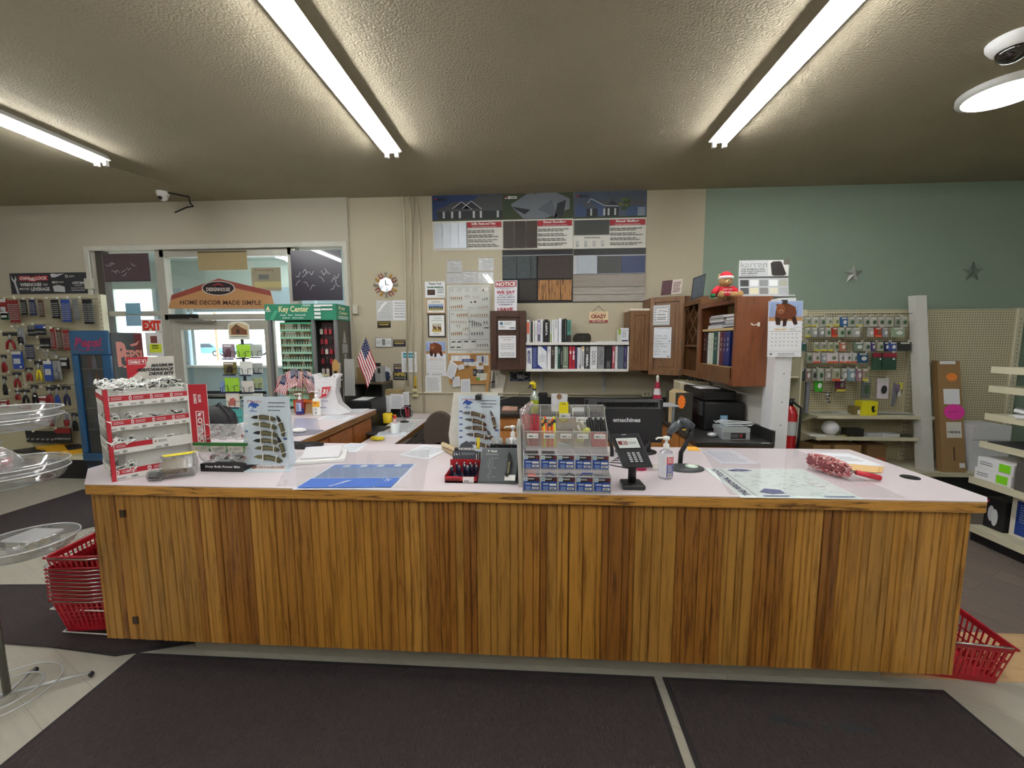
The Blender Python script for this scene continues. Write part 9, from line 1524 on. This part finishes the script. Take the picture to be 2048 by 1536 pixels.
shb(3, 2.0, 3.3, .0, .5, .012, '#1f1f22', 'glossy_board', 'glossy black panel lying on the shelf above the cartons', None, 'panel'); shb(1, 2.5, 3.1, .15, .3, .04, '#8d7a58', 'flat_carton', 'flat tan carton on the second shelf from the top', None, 'carton'); shb(2, 2.3, 3.15, .12, .3, .14, '#7d5a38', 'brown_carton', 'brown carton with a white label on the third shelf from the top', lambda s: (s.rect(.35, .35, .8, .75, WHITE), s.lines(.4, .45, .75, .65, 2, INK)), 'carton')
mb = MB(); random.seed(5); x, z = shv[2]
for k in range(9): c_ = (x+.05+.04*(k % 3), 2.72+.06*k, z+.035+.02*(k % 2)); mb.obox(c_, .1, .16, .025, Matrix.Rotation(random.uniform(-.8, .8), 3, 'Z')@Matrix.Rotation(random.uniform(-.4, .4), 3, 'X'), mat(random.choice(('#dcdee2', '#b9bcc2', '#e6e8ea')), .2, coat=.6))
one(mb, 'bag_pile', 'pile of shiny silver white bags on the third shelf from the top', 'bags', bevel=.004)
shb(5, 2.6, 3.18, .12, .2, .3, '#d9d4c8', 'ceiling_lamp_box', 'white edged blue box with a bell lamp picture on the lowest shelf', lambda s: (s.rect(.06, .06, .97, .92, mat('#1c3a82', .5)), s.lines(.1, .12, .45, .6, 8, mat('#8fa0cc', .6), .7, .3), s.poly([(.5, .72), (.58, .55), (.62, .42), (.68, .42), (.74, .55), (.82, .7), (.66, .78)], mat('#dfe3ee', .5)), s.path([(.65, .42), (.68, .28), (.76, .24), (.84, .32)], .006, M_LG)), 'box')
shb(5, 3.2, 3.34, .1, .2, .24, '#1c1a1e', 'black_box', 'black box with a pale lamp shape on the lowest shelf', lambda s: (s.disc(.35, .5, .16, .26, mat('#c3c6cc', .4), 18), s.disc(.55, .6, .16, .28, mat('#d3d6da', .4), 18), s.disc(.15, .12, .08, .06, mat('#b03040', .5), 8)), 'box')
# fire extinguisher
ex = pl(1579, 850, 'y', 3.6); t = thing('fire_extinguisher', 'red fire extinguisher standing behind the white post', 'fire extinguisher', (ex.x, 3.6, 0)); r = .055; zt3 = pl(1579, 800, 'y', 3.6).z; mb = MB(); mb.lathe((ex.x, 3.6, .45), [(r*.9, 0), (r, .02), (r, zt3-.45-.12), (r*.7, zt3-.45-.07), (.02, zt3-.45-.05)], mat('#b5121e', .25, coat=.5), 22); mb.fbm('cylinder', t); mb = MB(); mb.tube([(ex.x, 3.6, zt3-.05), (ex.x, 3.6, zt3)], .018, DKMETAL, 8); mb.box(ex.x-.05, ex.x+.02, 3.585, 3.615, zt3, zt3+.012, BLACK); mb.fbm('valve', t); mb = MB(); mb.tube([(ex.x, 3.58, zt3-.01), (ex.x+.05, 3.54, zt3-.06), (ex.x+.04, 3.53, zt3-.3), (ex.x+.03, 3.53, zt3-.42)], .011, BLACK, 8); mb.fbm('hose', t); mb = MB(); mb.lathe((ex.x, 3.6, zt3-.3), [(r+.001, 0), (r+.001, .12)], mat('#c9cdd2', .4), 22); mb.fbm('label', t)
mb = MB(); mb.box(ex.x-.13, ex.x+.06, 3.655, 3.66, 0, .95, M_SHF); mb.box(ex.x-.1, ex.x+.09, 3.5, 3.655, 0, .449, mat('#8d8a80', .6)); one(mb, 'low_stand', 'low grey stand under the fire extinguisher', 'stand')
# dark bag and cap behind the clear jars
mb = MB(); c_ = V((pl(436, 850, 'y', 2.9).x, 2.9, CT)); mb.lathe(c_, [(.13, .002), (.15, .05), (.13, .12), (.07, .17), (.0, .18)], mat('#1d1c1f', .6, bump=.6, bscale=20), 14, sy=.6); mb.tube([c_+V((-.03, 0, .15)), c_+V((.05, -.03, .2)), c_+V((.14, -.05, .1)), c_+V((.17, -.05, .01))], .006, BLACK, 6); one(mb, 'black_bag', 'black bag with a strap on the return counter behind the clear jars', 'bag')
# finer parts hang under the part they belong to
SUBS = {'trigger': ('body', 'trigger_head'), 'keypad': ('body',), 'hinge': ('door',), 'knife': ('board', 'box'), 'label': ('board', 'shell', 'body', 'package'), 'price_label': ('shell',), 'sticker': ('body', 'case'), 'hat_brim': ('hat',), 'face_detail': ('body',), 'colour_chip': ('tray',), 'dial': ('body',), 'display': ('body',), 'door_glass': ('door_frame',), 'socket_face': ('plate',), 'wrench': ('rack',), 'socket': ('tray', 'housing'), 'control_panel': ('body',), 'stick': ('pot',), 'spine': ('body',), 'divider': ('shell',)}
bpy.context.view_layer.update()
for r in [o for o in bpy.data.objects if o.parent is None and o.children]:
    ch = {}
    for c_ in r.children: ch.setdefault(c_.name.split('.')[0], []).append(c_)
    for k, ps in SUBS.items():
        tgt = next((ch[p][0] for p in ps if p in ch), None)
        if tgt is None: continue
        for c_ in ch.get(k, []): c_.parent = tgt; c_.location = c_.location-tgt.location
